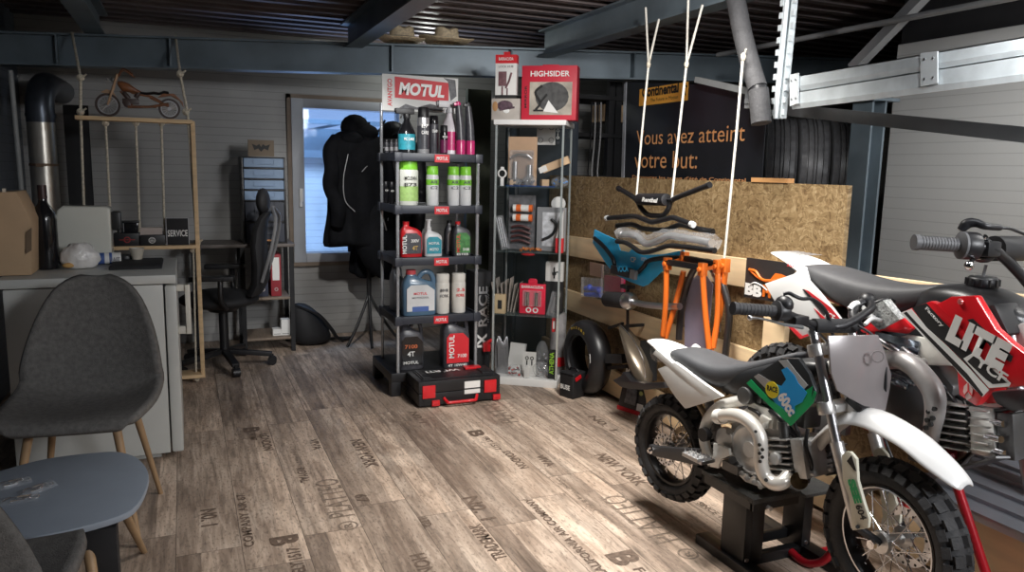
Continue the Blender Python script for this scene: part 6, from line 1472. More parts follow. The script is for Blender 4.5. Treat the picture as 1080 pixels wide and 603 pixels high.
# engine
ENG = mat('engine_casting', (.58,.58,.57), .38, .55, .08, 40, .12, 120); ENGD = mat('engine_dark', (.12,.12,.12), .4, .6, .3)
ec = K.x(786.5,475,.085)
b = B(); b.loft([[K.P(a, l, z) for a, z in pts] for l, pts in ((-.07, ((.34,.33),(.50,.33),(.57,.38),(.57,.50),(.50,.57),(.38,.57),(.32,.52),(.31,.40))), (.045, ((.34,.33),(.50,.33),(.57,.38),(.57,.50),(.50,.57),(.38,.57),(.32,.52),(.31,.40))))]); b.o('crankcase', ENG, t, bevel=.008)
b = B(); b.lathe([(0,0),(.088,0),(.090,.006),(.084,.014),(.074,.018),(.070,.014),(.030,.016),(.026,.021),(0,.021)], ec-K.n*.035, K.n, 44)
for i in range(9):
    a = R(200+i*22); q = ec-K.n*.03+K.u*math.cos(a)*.094+V((0,0,math.sin(a)*.094)); b.cyl(q-K.n*.01, q+K.n*.018, .009, n=10)
b.o('clutch_cover', ENG, t)
b = B(); b.lathe([(0,0),(.040,0),(.038,.018),(.0,.022)], K.x(763,463,.075)-K.n*.02, K.n, 26); b.cyl(K.x(769,455,.08), K.x(769,455,.105), .012, n=6); b.o('side_cover', ENG, t)
b = B(); b.bx(-.02,.05,-.02,.02,0,.03, frame_mat(K.x(771,486,.07), K.u, K.n)); b.cyl(K.x(772.5,485,.08), K.x(772.5,485,.10), .013, n=14); b.o('gear_shaft', ENGD, t)
# lower case rim with bolt lugs
b = B(); b.slab([K.x(*q,.07) for q in ((776,492),(782,497),(790,503),(800,508),(805,515),(797,512),(786,508),(778,500),(773,494))], -K.n, .04)
for q in ((777,494),(782,499),(788,504),(795,508),(802,513)): b.cyl(K.x(*q,.06), K.x(*q,.078), .009, n=8)
b.o('case_rim', ENG, t, bevel=.002)
c0, c1 = K.x(822,478,.02), K.x(850,480,.02); dd = (c1-c0).normalized(); m = frame_mat(c0, dd, K.n)
b = B(); L_ = (c1-c0).length; b.bx(0, L_, -.045,.045,-.045,.045, m)
b.o('cylinder', ENGD, t, bevel=.006)
b = B()
for i in range(7):
    z_ = -.060+.0185*i; b.bx(-.005, L_-.004, -.072,.072, z_, z_+.0055, m)
b.o('cooling_fins', ENG, t, bevel=.0015)
b = B(); b.bx(L_*1.0, L_+.045, -.062,.062,-.06,.06, m)
for y in (-.04,.04):
    for z in (-.045,.045): b.cyl(m @ V((L_+.04,y,z)), m @ V((L_+.058,y,z)), .009, n=6)
b.cyl(m @ V((L_*.5,.062,0)), m @ V((L_*.5,.085,0)), .02, n=18); b.o('cylinder_head', ENG, t, bevel=.006)
b = B(); b.cyl(m @ V((L_*.75,.055,-.03)), m @ V((L_*.75,.05,-.11)), .016); b.o('intake_stub', ENGD, t); b = B(); b.cyl(K.x(843,507,.05), K.x(843,507,.085), .026, n=22); b.o('carburettor', mat('brass', (.22,.15,.08), .3, .9, .4, 60), t)
b = B(); q = K.x(868,478,-.06); b.box(q, (.06,.10,.09))
for i in range(6): b.box(q+V((0,0,-.045+.018*i)), (.075,.115,.004))
b.o('oil_cooler', ENGD, t)
b = B()
for i, (pp) in enumerate([((806,428,.04),(822,440,.07),(832,452,.06),(842,462,.04)), ((842,424,.05),(838,445,.06),(845,462,.05)), ((790,430,.05),(800,436,.07),(806,446,.05),(804,458,.04)), ((852,452,.06),(850,470,.07),(856,490,.06),(852,508,.05)), ((826,446,.03),(829,462,.05),(822,474,.05))]):
    b.tube(cr([K.x(*p) for p in pp], 4), .006 if i else .010, 8)
b.o('hoses', BLK, t)
b = B(); b.slab([K.x(*q,.075) for q in ((802,437),(812,443),(808,452),(799,447))], -K.n, .015); b.slab([K.x(*q,.07) for q in ((820,440),(832,446),(828,456),(818,452))], -K.n, .02); b.cyl(K.x(807,449,.08), K.x(807,449,.10), .011, n=8); b.box(K.x(812,436,.02), (.08,.12,.06)); b.o('engine_mount', WFR, t, bevel=.003)
b = B(); b.box(K.P(.47,0,.62), (.09,.16,.06)); b.box(K.P(.36,0,.615), (.08,.18,.05)); b.box(K.P(.57,0,.60), (.07,.09,.07)); b.cyl(K.P(.40,.03,.62), K.P(.40,.085,.62), .03); b.o('airbox', ENGD, t, bevel=.008)
# exhaust heat shield pipe with holes
PSH = mat('pearl_pipe', (.72,.69,.64), .32, .35, .05)
pth = K.path([(761,439,.10),(770,437.5,.115),(780,438.5,.125),(790,444,.13),(798,453,.13),(802,464,.13),(802.5,478,.13),(803,490,.13),(807,502,.125),(816,509.5,.12),(825,508.5,.11),(832,501,.08)], k=5)
b = B(); b.tube(pth, .022, 18); ex = b.o('exhaust_pipe', PSH, t)
b = B(); b.cyl(K.x(757,439,.095), K.x(763,439,.10), .026, n=18); b.bar(K.x(768,434,.118), K.x(772,446,.118), .03, .004); b.o('exhaust_collar', WFR, t)
b = B()
for q in ((801,469),(804,474),(801,478),(804,482),(801.5,486.5)): p = K.x(*q,.151); b.cyl(p-K.n*.003, p+K.n*.002, .0052, n=12)
b.cyl(K.x(797,455,.152), K.x(797,455,.156), .005, n=10); b.cyl(K.x(808,506,.146), K.x(808,506,.152), .006, n=10); b.o('shield_holes', INK, ex)
# seat, bodywork
K.body('seat', [(-.015,.655,.678,.045),(.03,.64,.699,.075),(.10,.635,.702,.088),(.19,.61,.690,.092),(.27,.60,.692,.090),(.34,.63,.712,.078),(.42,.68,.742,.062),(.50,.73,.777,.048),(.56,.77,.80,.036)], SEAT)
K.body('tank_cover', [(.24,.585,.66,.070),(.34,.59,.70,.078),(.44,.62,.735,.080),(.54,.66,.775,.075),(.62,.71,.79,.062),(.67,.745,.79,.045)], mat('tank_black', (.015,.016,.018), .4, 0, .1))
K.slab('side_panel', [(693,389),(711,381.5),(722,389),(742,404),(762,418),(742,425),(722,431),(712,419),(702,404)], .10, .016, WPL, bevel=.005)
K.slab('side_panel', [(693,389),(711,381.5),(722,389),(742,404),(762,418),(742,425),(722,431),(712,419),(702,404)], -.10, .016, WPL, bevel=.005)
b = B(); sec = []
for a, z, hw, th_ in ((-.16,.690,.03,.012),(-.145,.692,.045,.014),(-.10,.694,.06,.02),(-.03,.688,.075,.045),(.03,.665,.092,.05),(.08,.645,.098,.05)):
    sec.append([K.P(a, hw*math.cos(w), z-th_/2+th_/2*math.copysign(abs(math.sin(w))**.6, math.sin(w))) for w in [i*2*PI/14 for i in range(14)]])
b.loft(sec); b.o('rear_fender', WPL, t, sub=1)
b = B(); b.loft([[K.P(a, s_*.095, z) for a, z in ((-.02,.69),(.05,.665),(.14,.635),(.28,.59),(.24,.575),(.10,.615),(.02,.645),(-.04,.665))] for s_ in (.86, 1.06)]); b.loft([[K.P(a, -s_*.095, z) for a, z in ((-.02,.69),(.05,.665),(.14,.635),(.28,.59),(.24,.575),(.10,.615),(.02,.645),(-.04,.665))] for s_ in (.86, 1.06)]); b.o('fender_side', WPL, t, bevel=.004)
b = B(); b.sph(K.P(-.10,.0,.645), (.05,.05,.035), 14); b.o('clear_wrap', CLEAR, t, rand=.004)
# green shroud with graphics
sh = [(788,406),(796,395),(812,385),(824,377.5),(842,378),(853,394),(860.5,413),(857,424),(834,448)]
K.slab('radiator_shroud', sh, -.115, .016, mat('shroud_black', (.02,.022,.024), .3), bevel=.004)
s1 = K.slab('radiator_shroud', sh, .115, .016, mat('shroud_black', (.02,.022,.024), .3), bevel=.004)
K.slab('green_panel', [(787,404),(792,400),(812,421),(826,431),(834,440),(855,421),(858.5,412),(861,414),(857.5,425),(834,449.5)], .118, .001, GREEN, s1)
K.slab('green_panel', [(834,440),(855,421),(857,407),(851,411),(840,421),(828,432)], .1165, .001, GREEN, s1)
K.slab('blue_splash', [(808,413),(815,404),(824,407),(829,400),(824,390),(830,387),(838,396),(842,404),(851,414),(846,424),(838,428),(838,436),(831,439),(826,431),(820,428),(814,420)], .1175, .001, SKYB, s1, smooth=0)
K.slab('grey_stripe', [(795,397),(800,394),(814,403),(808,410)], .1172, .001, SILV, s1); K.slab('grey_stripe', [(821,380),(830,379),(840,392),(852,406),(848,410),(836,398)], .1168, .001, mat('shroud_grey', (.4,.42,.44), .4), s1)
b = B(); p = K.x(814.5,411,.118); b.lathe([(0,0),(.026,0),(.026,.0015),(0,.0015)], p, K.n, 24); b.o('yellow_disc', YELG, s1)
K.text('RACE', (809,411.5), (820,414.5), (811,406), .1205, INK, s1, bold=.05)
K.text('60cc', (819.5,419), (833,440), (828.5,412), .1195, WHT, s1, bold=.05)
# front end: forks, clamps, guards
for l_, sx in ((.085, 0), (-.085, 0)):
    top = K.x(858.5,352,.085); bot = K.x(887,488,.085)
    dl = K.n*(l_-.085); b = B(); b.tube([top+dl, bot+dl], .0135, 14); b.cyl(top+dl+V((0,0,.0)), top+dl+(top-bot).normalized()*.012, .017); b.o('fork_tube', STEEL, t)
    lo = K.x(905,556,.085)+dl; b = B(); b.tube([bot+dl+(top-bot).normalized()*.06, lo], .019, 14); b.o('fork_slider', ALU, t)
    off = .112+(l_-.085)
    pl = K.slab('fork_guard', [(p[0], p[1], off) for p in ((887.5,480),(892,476),(897,476.5),(903,484),(904.5,507),(911,530),(916.5,547),(915.5,557),(898.5,559.5),(897,540),(895,524),(888.5,506))] if l_ > 0 else [(p[0]+33+0, p[1]-4, off) for p in ((887.5,480),(892,476),(897,476.5),(903,484),(904.5,507),(911,530),(916.5,547),(915.5,557),(898.5,559.5),(897,540),(895,524),(888.5,506))], off, .012, CREAM, bevel=.003)
    if l_ > 0:
        K.slab('guard_stripe', [(893,486),(898,480),(903,497),(900,495)], .1135, .001, INK, pl)
        K.text('SEE', (893.5,505.5), (901.5,531), (901,503), .1135, GREEN, pl, bold=.07); K.text('604', (902,533), (908,548.5), (908.5,531), .1135, INK, pl, bold=.03)
        b = B(); b.cyl(K.x(904.5,555.5,.113), K.x(904.5,555.5,.118), .006, n=6); b.o('guard_bolt', INK, pl)
for name, py, zoff in (('lower_clamp', (871.5,430), 0), ('upper_clamp', (861.5,369), 0)):
    c_ = K.x(*py, .085); b = B(); q = c_-K.n*.17
    for e_ in (c_, q): b.lathe([(.014,-.018),(.026,-.018),(.026,.018),(.014,.018)], e_, (top-bot).normalized(), 20)
    b.bar(c_-K.n*.02, q+K.n*.02, .045, .024); b.o(name, ALU, t, bevel=.003)
fw_ax = (K.n*math.cos(R(7))-K.u*math.sin(R(7)))
fc = K.P(.904,0,.327)
wheel(K, fc, fw_ax, .232, .150, .085, 30, 32, t, .034, .05, disc=(.085,-.055), edge=True)
b = B(); b.cyl(fc+fw_ax*.05, K.x(905,556,.10), .012); b.o('front_spacer', BLK, t); b = B(); b.cyl(fc-fw_ax*.05, K.x(905,556,.085)-K.n*.18, .012); b.o('front_spacer', BLK, t)
b = B(); b.box(K.P(.86,-.09,.42), (.04,.07,.07)); b.o('brake_caliper', mat('caliper_red', (.4,.02,.02), .4), t, bevel=.008)
# front fender: arched blade
path = [(.60,.50,.040,.02),(.645,.565,.05,.03),(.70,.635,.055,.03),(.76,.680,.058,.040),(.825,.692,.060,.044),(.89,.678,.062,.042),(.95,.660,.064,.034),(.99,.643,.060,.044),(1.04,.614,.054,.034),(1.075,.586,.046,.022),(1.09,.566,.028,.012)]
b = B(); secs = []
for a, z, hw, dr in path:
    r_ = []
    for i in range(9):
        f = (i-4)/4; r_.append(K.P(a-.10*0, hw*f, z-.004-dr*abs(f)**2.2))
    secs.append(r_)
b.loft(secs, closed=False); b.o('front_fender', WPL, t, sub=1, solid=.004)
b = B(); b.bar(K.P(.74,0,.70), K.P(.79,0,.675), .06, .02); b.o('fender_mount', BLK, t)
# number plate
npl = [(867,352.5,.095),(891,351,.02),(917,351,-.055),(925,368,-.08),(934,394,-.10),(932,407,-.10),(925,430,-.06),(904,427,-.0),(890,419,.04),(876,410,.08),(870.5,392,.095)]
b = B(); b.slab([K.x(*q)+K.u*.04*(1-abs(q[2])*5) for q in npl], -K.u*.6+K.n*.0, .006); b.o('number_plate', mat('smoked_plate', (.27,.245,.245), .2, .15, .05, coat=.6), t, bevel=.002)
b = B(); q = K.x(909,372,-.02)+K.u*.05; b.ring([(.014,0),(.018,0),(.018,.003),(.014,.003)], q, K.u*.6+K.n*.5, 20); b.o('plate_ring', mat('plate_mark', (.2,.18,.18), .3), t)
# handlebar
BLB = mat('bar_matt', (.018,.018,.02), .4, .2)
gA, gB_ = K.x(774,325,.36), K.x(818,328,.235)
b = B(); b.tube(cr([K.x(818,328,.235), K.x(835,333,.18), K.x(856,342,.10), K.x(872,343.5,.05), K.x(890,343,.0), K.P(.70,-.10,.945), K.P(.66,-.16,.955), K.P(.63,-.19,.96)], 5), .012, 12); hb = b.o('handlebar', BLB, t)
b = B(); b.cyl(K.x(858,343.5,.09), K.x(900,343.5,-.05), .022, n=16); b.o('bar_pad', BLKM, hb)
b = B(); b.tube([gA, gB_], .0165, 18)
for i in range(10): q = gA.lerp(gB_, .1+.085*i); d = (gB_-gA).normalized(); b.ring([(.0165,-.002),(.0178,-.002),(.0178,.002),(.0165,.002)], q, d, 18)
d = (gB_-gA).normalized(); b.lathe([(.017,-.004),(.031,0),(.031,.005),(.017,.006)], gB_-d*.0, d, 24); b.cyl(gA-d*.004, gA+d*.004, .019, n=18); b.o('grip', mat('grip_rubber', (.022,.022,.025), .6), t)
b = B(); q = K.x(827,321,.21); b.cyl(gB_+d*.006, gB_+d*.035, .028, n=20); b.sph(q, (.024,.03,.026), 14); b.box(K.x(840,337,.16), (.05,.05,.026)); b.o('throttle_housing', BLK, t, bevel=.004)
b = B(); b.tube(cr([K.x(826,310,.21), K.x(832,309,.2), K.x(838,312,.19), K.x(846,315,.17), K.x(858,316,.12), K.x(872,330,.06), K.x(880,360,.0)], 5), .0055, 8); b.tube(cr([K.x(848,342,.15), K.x(862,350,.08), K.x(878,372,.0), K.x(884,420,-.02)], 5), .004, 8); b.o('cables', BLK, t)
b = B(); b.tube(cr([K.x(791,335,.33), K.x(800,335.5,.31), K.x(812,338,.27), K.x(828,342,.22), K.x(846,345,.17)], 5), [.007,.0055,.006,.008,.01], 10, flat=.6); b.sph(K.x(791,335,.33), .008, 8); b.o('brake_lever', STEEL, t)
g2, g3 = K.P(.635,-.18,.962), K.P(.59,-.25,.955)
b = B(); b.tube([g2, g3], .0165, 16); b.o('grip', BLKM, t); b = B(); b.sph(K.P(.64,-.17,.955), (.03,.03,.03), 12); b.tube(cr([K.P(.66,-.16,.95), K.P(.69,-.19,.97), K.P(.68,-.24,.96)], 4), .007, 8); b.o('clutch_perch', BLK, t)
b = B(); gl = [(920,322),(932,316),(948,336),(926,348),(915,338)]; b.slab([K.x(*q, -.16) for q in gl], -K.n, .03); b.o('bubble_wrap', mat('bubble_wrap', (.42,.43,.42), .25, 0, .5, 120, .6, 150), t, rand=.003)
b = B(); b.tube(cr([K.x(896,326,-.1), K.x(902,320,-.12), K.x(908,322,-.14), K.x(914,330,-.14), K.x(922,336,-.15)], 5), .009, 8); b.tube(cr([K.x(912,342,-.1), K.x(920,336,-.13), K.x(930,338,-.15)], 4), .006, 8); b.o('white_lever', WHT, t)
b = B(); b.tube(cr([K.x(905,344,-.06), K.x(900,333,-.1), K.x(903,323,-.13), K.x(914,319,-.16), K.x(922,326,-.18)], 5), .016, 10); b.o('left_grip_end', BLK, t)
b = B(); b.tube(cr([K.x(905,343,-.02), K.x(922,355,-.06), K.x(933,375,-.09), K.x(934,410,-.08), K.x(930,450,-.10), K.P(.86,-.10,.45)], 6), .004, 8); b.o('brake_hose', BLK, t)

# paddock stand
t = th('bike_stand', 'black steel platform stand holding up the white dirt bike', 'stand', (1.85, 1.97, 0), world=True)
BST = mat('stand_black', (.02,.02,.021), .35, .3, .2)
b = B(); b.bx(1.645, 1.845, 1.82, 2.09, .288, .306); b.bx(1.845, 1.985, 1.80, 2.05, .288, .300); b.o('platform', mat('stand_top', (.05,.05,.048), .7, 0, .2, 30, .4, 150), t, bevel=.003)
b = B(); b.bx(1.65, 1.84, 1.825, 1.84, .262, .29).bx(1.65, 1.66, 1.83, 2.08, .262, .29); b.o('rim_plate', BST, t)
b = B(); b.bx(1.675, 1.73, 1.66, 2.14, 0, .036); b.o('foot', BST, t, bevel=.003)
b = B(); b.bx(1.975, 2.03, 1.66, 2.19, 0, .036); b.o('foot', BST, t, bevel=.003)
b = B(); b.bx(1.69, 1.72, 1.90, 2.02, .036, .289).bx(1.72, 1.775, 1.905, 1.915, .036, .289).bx(1.72, 1.775, 2.005, 2.015, .036, .289); b.o('column', BST, t, bevel=.002)
b = B(); b.bx(1.965, 2.005, 1.92, 2.02, .036, .289); b.o('column', BST, t, bevel=.002)
b = B(); b.bx(1.73, 1.975, 1.93, 1.96, .0, .036); b.bx(1.73, 1.975, 1.99, 2.01, .04, .075); b.o('crossbar', BST, t, bevel=.002)
b = B()
for x, y in ((1.70, 1.90), (1.985, 1.925)): b.cyl((x,y-.004,.05), (x,y-.008,.05), .008, n=6)
b.cyl((1.70,1.815,.275), (1.70,1.80,.275), .008, n=6); b.o('bolt', STEEL, t)
# ---------------------------------------------------------------- red and white bike behind
K2 = Bike((2.11, 2.17), (0, -1, 0), 'k2'); K2.n = V((-1, 0, 0))
t = K2.t = th('red_dirt_bike', 'larger red and white dirt bike with grey seat, behind the small white one', 'motorcycle', K2.P(.4, 0, 0), world=True)
RB = mat('red_bodywork', (.70,.012,.02), .28, 0, .03, coat=.5); GP = mat('grey_seat', (.06,.06,.064), .6, 0, .08, 20, .12, 300)
wheel(K2, K2.P(-.02,0,.455), K2.n, .248, .17, .09, 28, 28, t, .035, .05, disc=(.09,.055), sprocket=(.09,-.06))
b = B(); b.loft([[K2.P(a, .08+dl, zc+dz2) for dl, dz2 in ((0,-h_),(.025,-h_),(.025,h_),(0,h_))] for a, zc, h_ in ((-.06,.455,.02),(0,.455,.025),(.15,.48,.03),(.36,.52,.04))]); b.o('swingarm', mat('swingarm_grey', (.25,.25,.26), .35, .7), t, bevel=.003)
b = B(); b.loft([[K2.P(a, -.105+dl, zc+dz2) for dl, dz2 in ((0,-h_),(.025,-h_),(.025,h_),(0,h_))] for a, zc, h_ in ((-.06,.455,.02),(0,.455,.025),(.15,.48,.03),(.36,.52,.04))]); b.o('swingarm', mat('swingarm_grey', (.25,.25,.26), .35, .7), t, bevel=.003)
# seat
K2.body('seat', [(.04,.985,1.014,.05),(.08,.965,1.024,.085),(.14,.95,1.026,.10),(.24,.90,1.015,.105),(.34,.89,1.004,.10),(.43,.90,1.003,.092),(.52,.93,1.010,.082),(.59,.965,1.026,.065),(.63,.99,1.032,.045)], GP)
# tail
b = B(); sec = []
for a, z, hw, th_ in ((-.135,1.046,.035,.010),(-.11,1.05,.06,.012),(-.03,1.042,.085,.016),(.05,1.025,.10,.024),(.12,.995,.105,.03)):
    sec.append([K2.P(a, hw*math.cos(w), z-th_/2+th_/2*math.copysign(abs(math.sin(w))**.6, math.sin(w))) for w in [i*2*PI/14 for i in range(14)]])
b.loft(sec); rf = b.o('rear_fender', WPL, t, sub=1)
b = B()
for i in range(5):
    a = -.09+i*.028; b.slab([K2.P(a,.04,1.0515-.02*max(0,a+.02)), K2.P(a+.010,.04,1.0512-.02*max(0,a+.02)), K2.P(a+.022,-.05,1.0510-.02*max(0,a+.02)), K2.P(a+.012,-.05,1.0512-.02*max(0,a+.02))], (0,0,1), .001)
b.o('grey_stripes', mat('stripe_grey', (.25,.25,.26), .4), rf)
sp1 = K2.slab('side_panel', [(847,281),(836,289),(806,299),(815,315),(832,342),(844,357),(853,354),(888,341),(876,325),(862,308),(851,296)], .125, .02, WPL, bevel=.005)
K2.slab('side_panel', [(847,281),(836,289),(806,299),(815,315),(832,342),(844,357),(853,354),(888,341),(876,325),(862,308),(851,296)], -.105, .02, WPL, bevel=.005)
K2.slab('red_stripe', [(848,305),(853,307),(876,324),(889,340),(884,341.5),(868,327)], .128, .001, REDM, sp1); K2.slab('dark_stripe', [(846,305),(848,305),(868,324),(880,340),(877,341),(863,325)], .1285, .001, INK, sp1)
K2.slab('red_edge', [(829,342),(832,341),(846,354),(852,352),(853,354),(844,357.5)], .128, .001, REDM, sp1); K2.slab('red_stripe', [(858,325),(861,327),(876,341),(871,342)], .1282, .001, REDM, sp1)
K2.text('YCF', (868,333), (879,340), (872,327), .1288, WHT, sp1)
K2.text('350', (830,280.5), (839,283), (830,277.5), .10, REDM, sp1)
# lower white side cover and red lower trim
K2.slab('side_cover', [(929,369),(942,357),(956,353),(978,357),(995,369),(1004,386),(970,385),(944,379)], .10, .02, mat('cream_white', (.70,.70,.64), .35), bevel=.006)
K2.slab('side_cover', [(929,369),(942,357),(956,353),(978,357),(995,369),(1004,386),(970,385),(944,379)], -.12, .02, mat('cream_white', (.70,.70,.64), .35), bevel=.006)
K2.slab('red_trim', [(905,347),(930,338),(948,330),(962,346),(955,352),(930,349),(910,351)], .11, .02, RB, bevel=.004)
# tank
K2.body('fuel_tank', [(.52,.90,1.0,.07),(.60,.86,1.03,.10),(.70,.86,1.045,.105),(.80,.88,1.02,.09),(.88,.90,.98,.06)], mat('tank_black2', (.018,.018,.02), .35))
c_ = K2.P(.702,0,1.035)
b = B(); b.lathe([(0,.028),(.034,.028),(.040,.022),(.042,.0),(.036,-.01)], c_, (0,0,1), 28)
for k in range(12): a = k*PI/6; b.box(c_+V((math.cos(a)*.041, math.sin(a)*.041, .012)), (.006,.006,.02))
b.o('filler_cap', BLK, t)
b = B(); b.tube([K2.x(1035.5,297,.0), K2.x(1040,279,.0)], .0045, 8); b.o('breather_hose', GRY, t)
# shroud
shp = [(948,330),(961,324.5),(981,317.5),(988,320),(997,316),(1002,312.8),(1028,311.6),(1037,327),(1049,346.5),(1065,361),(1082,374),(1084,407),(1060,409),(1043,410.5),(1036,420),(1029,428.5),(1011,416.5),(1009,391),(994,374),(979,358),(963,343)]
s2 = K2.slab('radiator_shroud', shp, .185, .03, RB, bevel=.006)
K2.slab('radiator_shroud', shp, -.155, .03, RB, bevel=.006)
def dec(name, pts, m, o_=.187, th_=.001): return K2.slab(name, pts, o_, th_, m, s2, smooth=0)
dec('black_panel', [(962,324.5),(977,319.5),(993,337),(1012,356),(1030,378),(1044,404),(1043,409),(1020,385),(1000,365),(977,345)], INK)
dec('red_panel', [(984,319),(989,321),(1000,332),(1013,345),(1022,356),(1016,356),(996,337)], RB, .1876)
dec('white_band', [(949,330),(961,325.5),(977,345),(1000,366),(1021,387),(1043,411),(1036,418.5),(1019,402),(1000,380),(984,366),(965,345)], WHTM, .1874)
dec('dark_line', [(953,330),(956,328.5),(972,346),(998,372),(1020,394),(1037,416),(1035,418),(1018,399),(996,376)], INK, .188)
dec('black_panel', [(1020,337),(1026,336),(1044,353),(1068,376),(1066,382),(1052,374)], INK, .188)
dec('white_panel', [(1016,378),(1026,372),(1044,384),(1066,404),(1064,407.5),(1043,409)], WHTM, .1882)
dec('black_panel', [(1020,381),(1027,375),(1044,387),(1062,403.5),(1047,405),(1040,400)], INK, .1886)
K2.text('LITE', (997,358), (1056,392), (1015,335), .1895, WHT, s2, bold=.075)
K2.text('YCF', (1027,384), (1059,405), (1033,375), .1898, WHTM, s2, bold=.03)
K2.text('Factory', (975,326.5), (993,346), (979,324), .1893, WHT, s2, bold=.03)
b = B(); P_ = [K2.x(*q, .188) for q in ((1021,403),(1026,410),(1025,419),(1020,422),(1016,413),(1017,407))]; b.slab(P_, K2.n, .001); b.o('shield_emblem', mat('pink_white', (.75,.55,.52), .4), s2)
b = B(); 
for q0_, q1_ in (((1021,412),(1021,404)), ((1021,412),(1017,417)), ((1021,412),(1025,417))): b.tube([K2.x(*q0_,.1905), K2.x(*q1_,.1905)], .0015, 5)
b.o('shield_lines', RB, s2)
b = B(); p = K2.x(1013,318,.188); b.lathe([(0,0),(.009,0),(.007,.004),(0,.005)], p, K2.n, 14); b.o('shroud_bolt', mat('red_bolt', (.75,.2,.2), .3, .4), s2)
# black scoop and radiator guard to the right
b = B(); b.slab([K2.x(*q, .12) for q in ((1040,322),(1048,320),(1064,352),(1056,356),(1049,345))], -K2.n, .1); b.o('air_scoop', mat('guard_black', (.03,.03,.032), .35), t, bevel=.01); b = B(); b.slab([K2.x(*q, .10) for q in ((1043,413),(1082,410),(1084,432),(1066,434),(1050,426))], -K2.n, .16); b.o('radiator_guard', mat('guard_black', (.03,.03,.032), .35), t, bevel=.01)
b = B(); b.tube([K2.x(1061,336,.06), K2.x(1068,372,.06)], .026, 16); b.o('fork_tube', STEEL, t); b = B(); b.tube([K2.x(1061,336,-.10), K2.x(1090,520,-.10)], .024, 16); b.o('fork_tube', STEEL, t)
b = B(); b.slab([K2.x(*q, .07) for q in ((1066,348),(1075,341),(1090,338),(1090,380),(1072,368))], -K2.n, .03); b.o('number_plate', WPL, t, bevel=.006)
# engine
b = B(); b.loft([[K2.P(a, l, z) for a, z in ((.38,.60),(.46,.56),(.62,.56),(.70,.62),(.70,.74),(.62,.80),(.48,.80),(.40,.72))] for l in (-.09,.07)]); b.o('crankcase', ENGD, t, bevel=.012)
b = B(); b.lathe([(0,0),(.10,0),(.098,.012),(.085,.022),(.04,.024),(0,.03)], K2.x(957,424,.07), K2.n, 36); b.o('clutch_cover', mat('dark_cast', (.17,.17,.175), .35, .7, .15), t)
b = B(); b.box(K2.P(.52,.06,.83), (.09,.16,.05)); b.tube(cr([K2.x(938,392,.08), K2.x(950,398,.10), K2.x(964,404,.10), K2.x(972,398,.08)], 4), .010, 8); b.tube(cr([K2.x(930,398,.1), K2.x(944,402,.11), K2.x(958,408,.1)], 4), .012, 8); b.o('carburettor', mat('blue_chrome', (.45,.52,.6), .15, 1.), t, bevel=.006)
c0, c1 = K2.x(1014,446,.03), K2.x(1041,450,.03); dd = (c1-c0).normalized(); m = frame_mat(c0, dd, K2.n); L_ = (c1-c0).length
b = B(); b.bx(0, L_, -.05,.05,-.05,.05, m); b.o('cylinder', ENGD, t, bevel=.004)
b = B()
for i in range(7): z_ = -.068+.021*i; b.bx(-.012, L_-.004, -.082,.082, z_, z_+.0055, m)
b.o('cooling_fins', mat('bright_fins', (.68,.67,.64), .3, .8), t, bevel=.001)
b = B(); b.bx(L_, L_+.07, -.072,.072,-.066,.066, m); 
for i in range(6): z_ = -.06+.022*i; b.bx(L_+.005, L_+.062, -.085,.085, z_, z_+.004, m)
b.o('cylinder_head', mat('bright_fins', (.68,.67,.64), .3, .8), t, bevel=.003)
b = B(); b.bx(L_+.07, L_+.12, -.065,.065,-.06,.07, m); b.o('valve_cover', ENGD, t, bevel=.012)
b = B()
for y, z in ((.06,.05),(.06,-.03),(.075,.01)): b.cyl(m @ V((L_+.05,y,z)), m @ V((L_+.10,y+.012,z)), .010, n=8)
b.o('head_bolts', CHROME, t)
b = B()
for pp in [((1018,424,.08),(1022,436,.10),(1018,450,.10),(1024,462,.08)), ((1000,414,.07),(1008,426,.08),(1010,444,.06)), ((972,400,.07),(990,404,.08),(1000,416,.06),(1002,440,.05)), ((1080,420,.05),(1072,428,.08),(1050,432,.09),(1030,428,.09),(1010,418,.06))]: b.tube(cr([K2.x(*p) for p in pp], 5), .007, 8)
b.o('hoses', BLK, t)
b = B(); b.tube(cr([K2.x(1030,466,.05), K2.x(1020,476,.05), K2.x(1010,486,.03), K2.x(996,494,.02)], 4), .020, 12); b.o('header_pipe', mat('burnt_steel', (.28,.25,.22), .3, .9, .2), t)
b = B(); b.bar(K2.x(1000,497,.05), K2.x(1058,482,.12), .04, .006); b.box(K2.x(990,482,.0), (.14,.10,.03)); b.cyl(K2.x(985,440,.03), K2.x(985,470,.03), .05); b.o('skid_plate', ENGD, t)
# heat shield pipe
SHP = mat('brushed_shield', (.40,.385,.38), .42, .45, .1, 20)
pth = K2.path([(905,392,.08),(918,384,.11),(932,381,.14),(948,379.5,.15),(962,385,.155),(973,396,.155),(982,408,.155),(986,420,.155),(986,436,.15),(983,452,.13),(982,468,.10)], k=5)
b = B(); b.tube(pth, [.022,.024,.026,.028,.030,.031,.031,.030,.027,.024,.022], 18); ex = b.o('exhaust_shield', SHP, t)
b = B()
for q in ((985,431),(979,434),(977.5,443),(983,441),(981,447.5),(976,451)): p = K2.x(*q, .178); b.cyl(p-K2.n*.006, p+K2.n*.002, .007, n=12)
b.o('shield_holes', INK, ex)
b = B(); b.box(K2.x(935,380,.168), (.004,.045,.028)); b.o('shield_badge', mat('badge_grey', (.6,.6,.6), .3, .5), ex)
b = B()
for a_, c_ in (((925,357,.10),(958,378,.13)), ((952,368,.12),(972,382,.13))): b.tube([K2.x(*a_), K2.x(*c_)], .010, 10); b.cyl(K2.x(*c_)-K2.n*.01, K2.x(*c_)+K2.n*.02, .013, n=10)
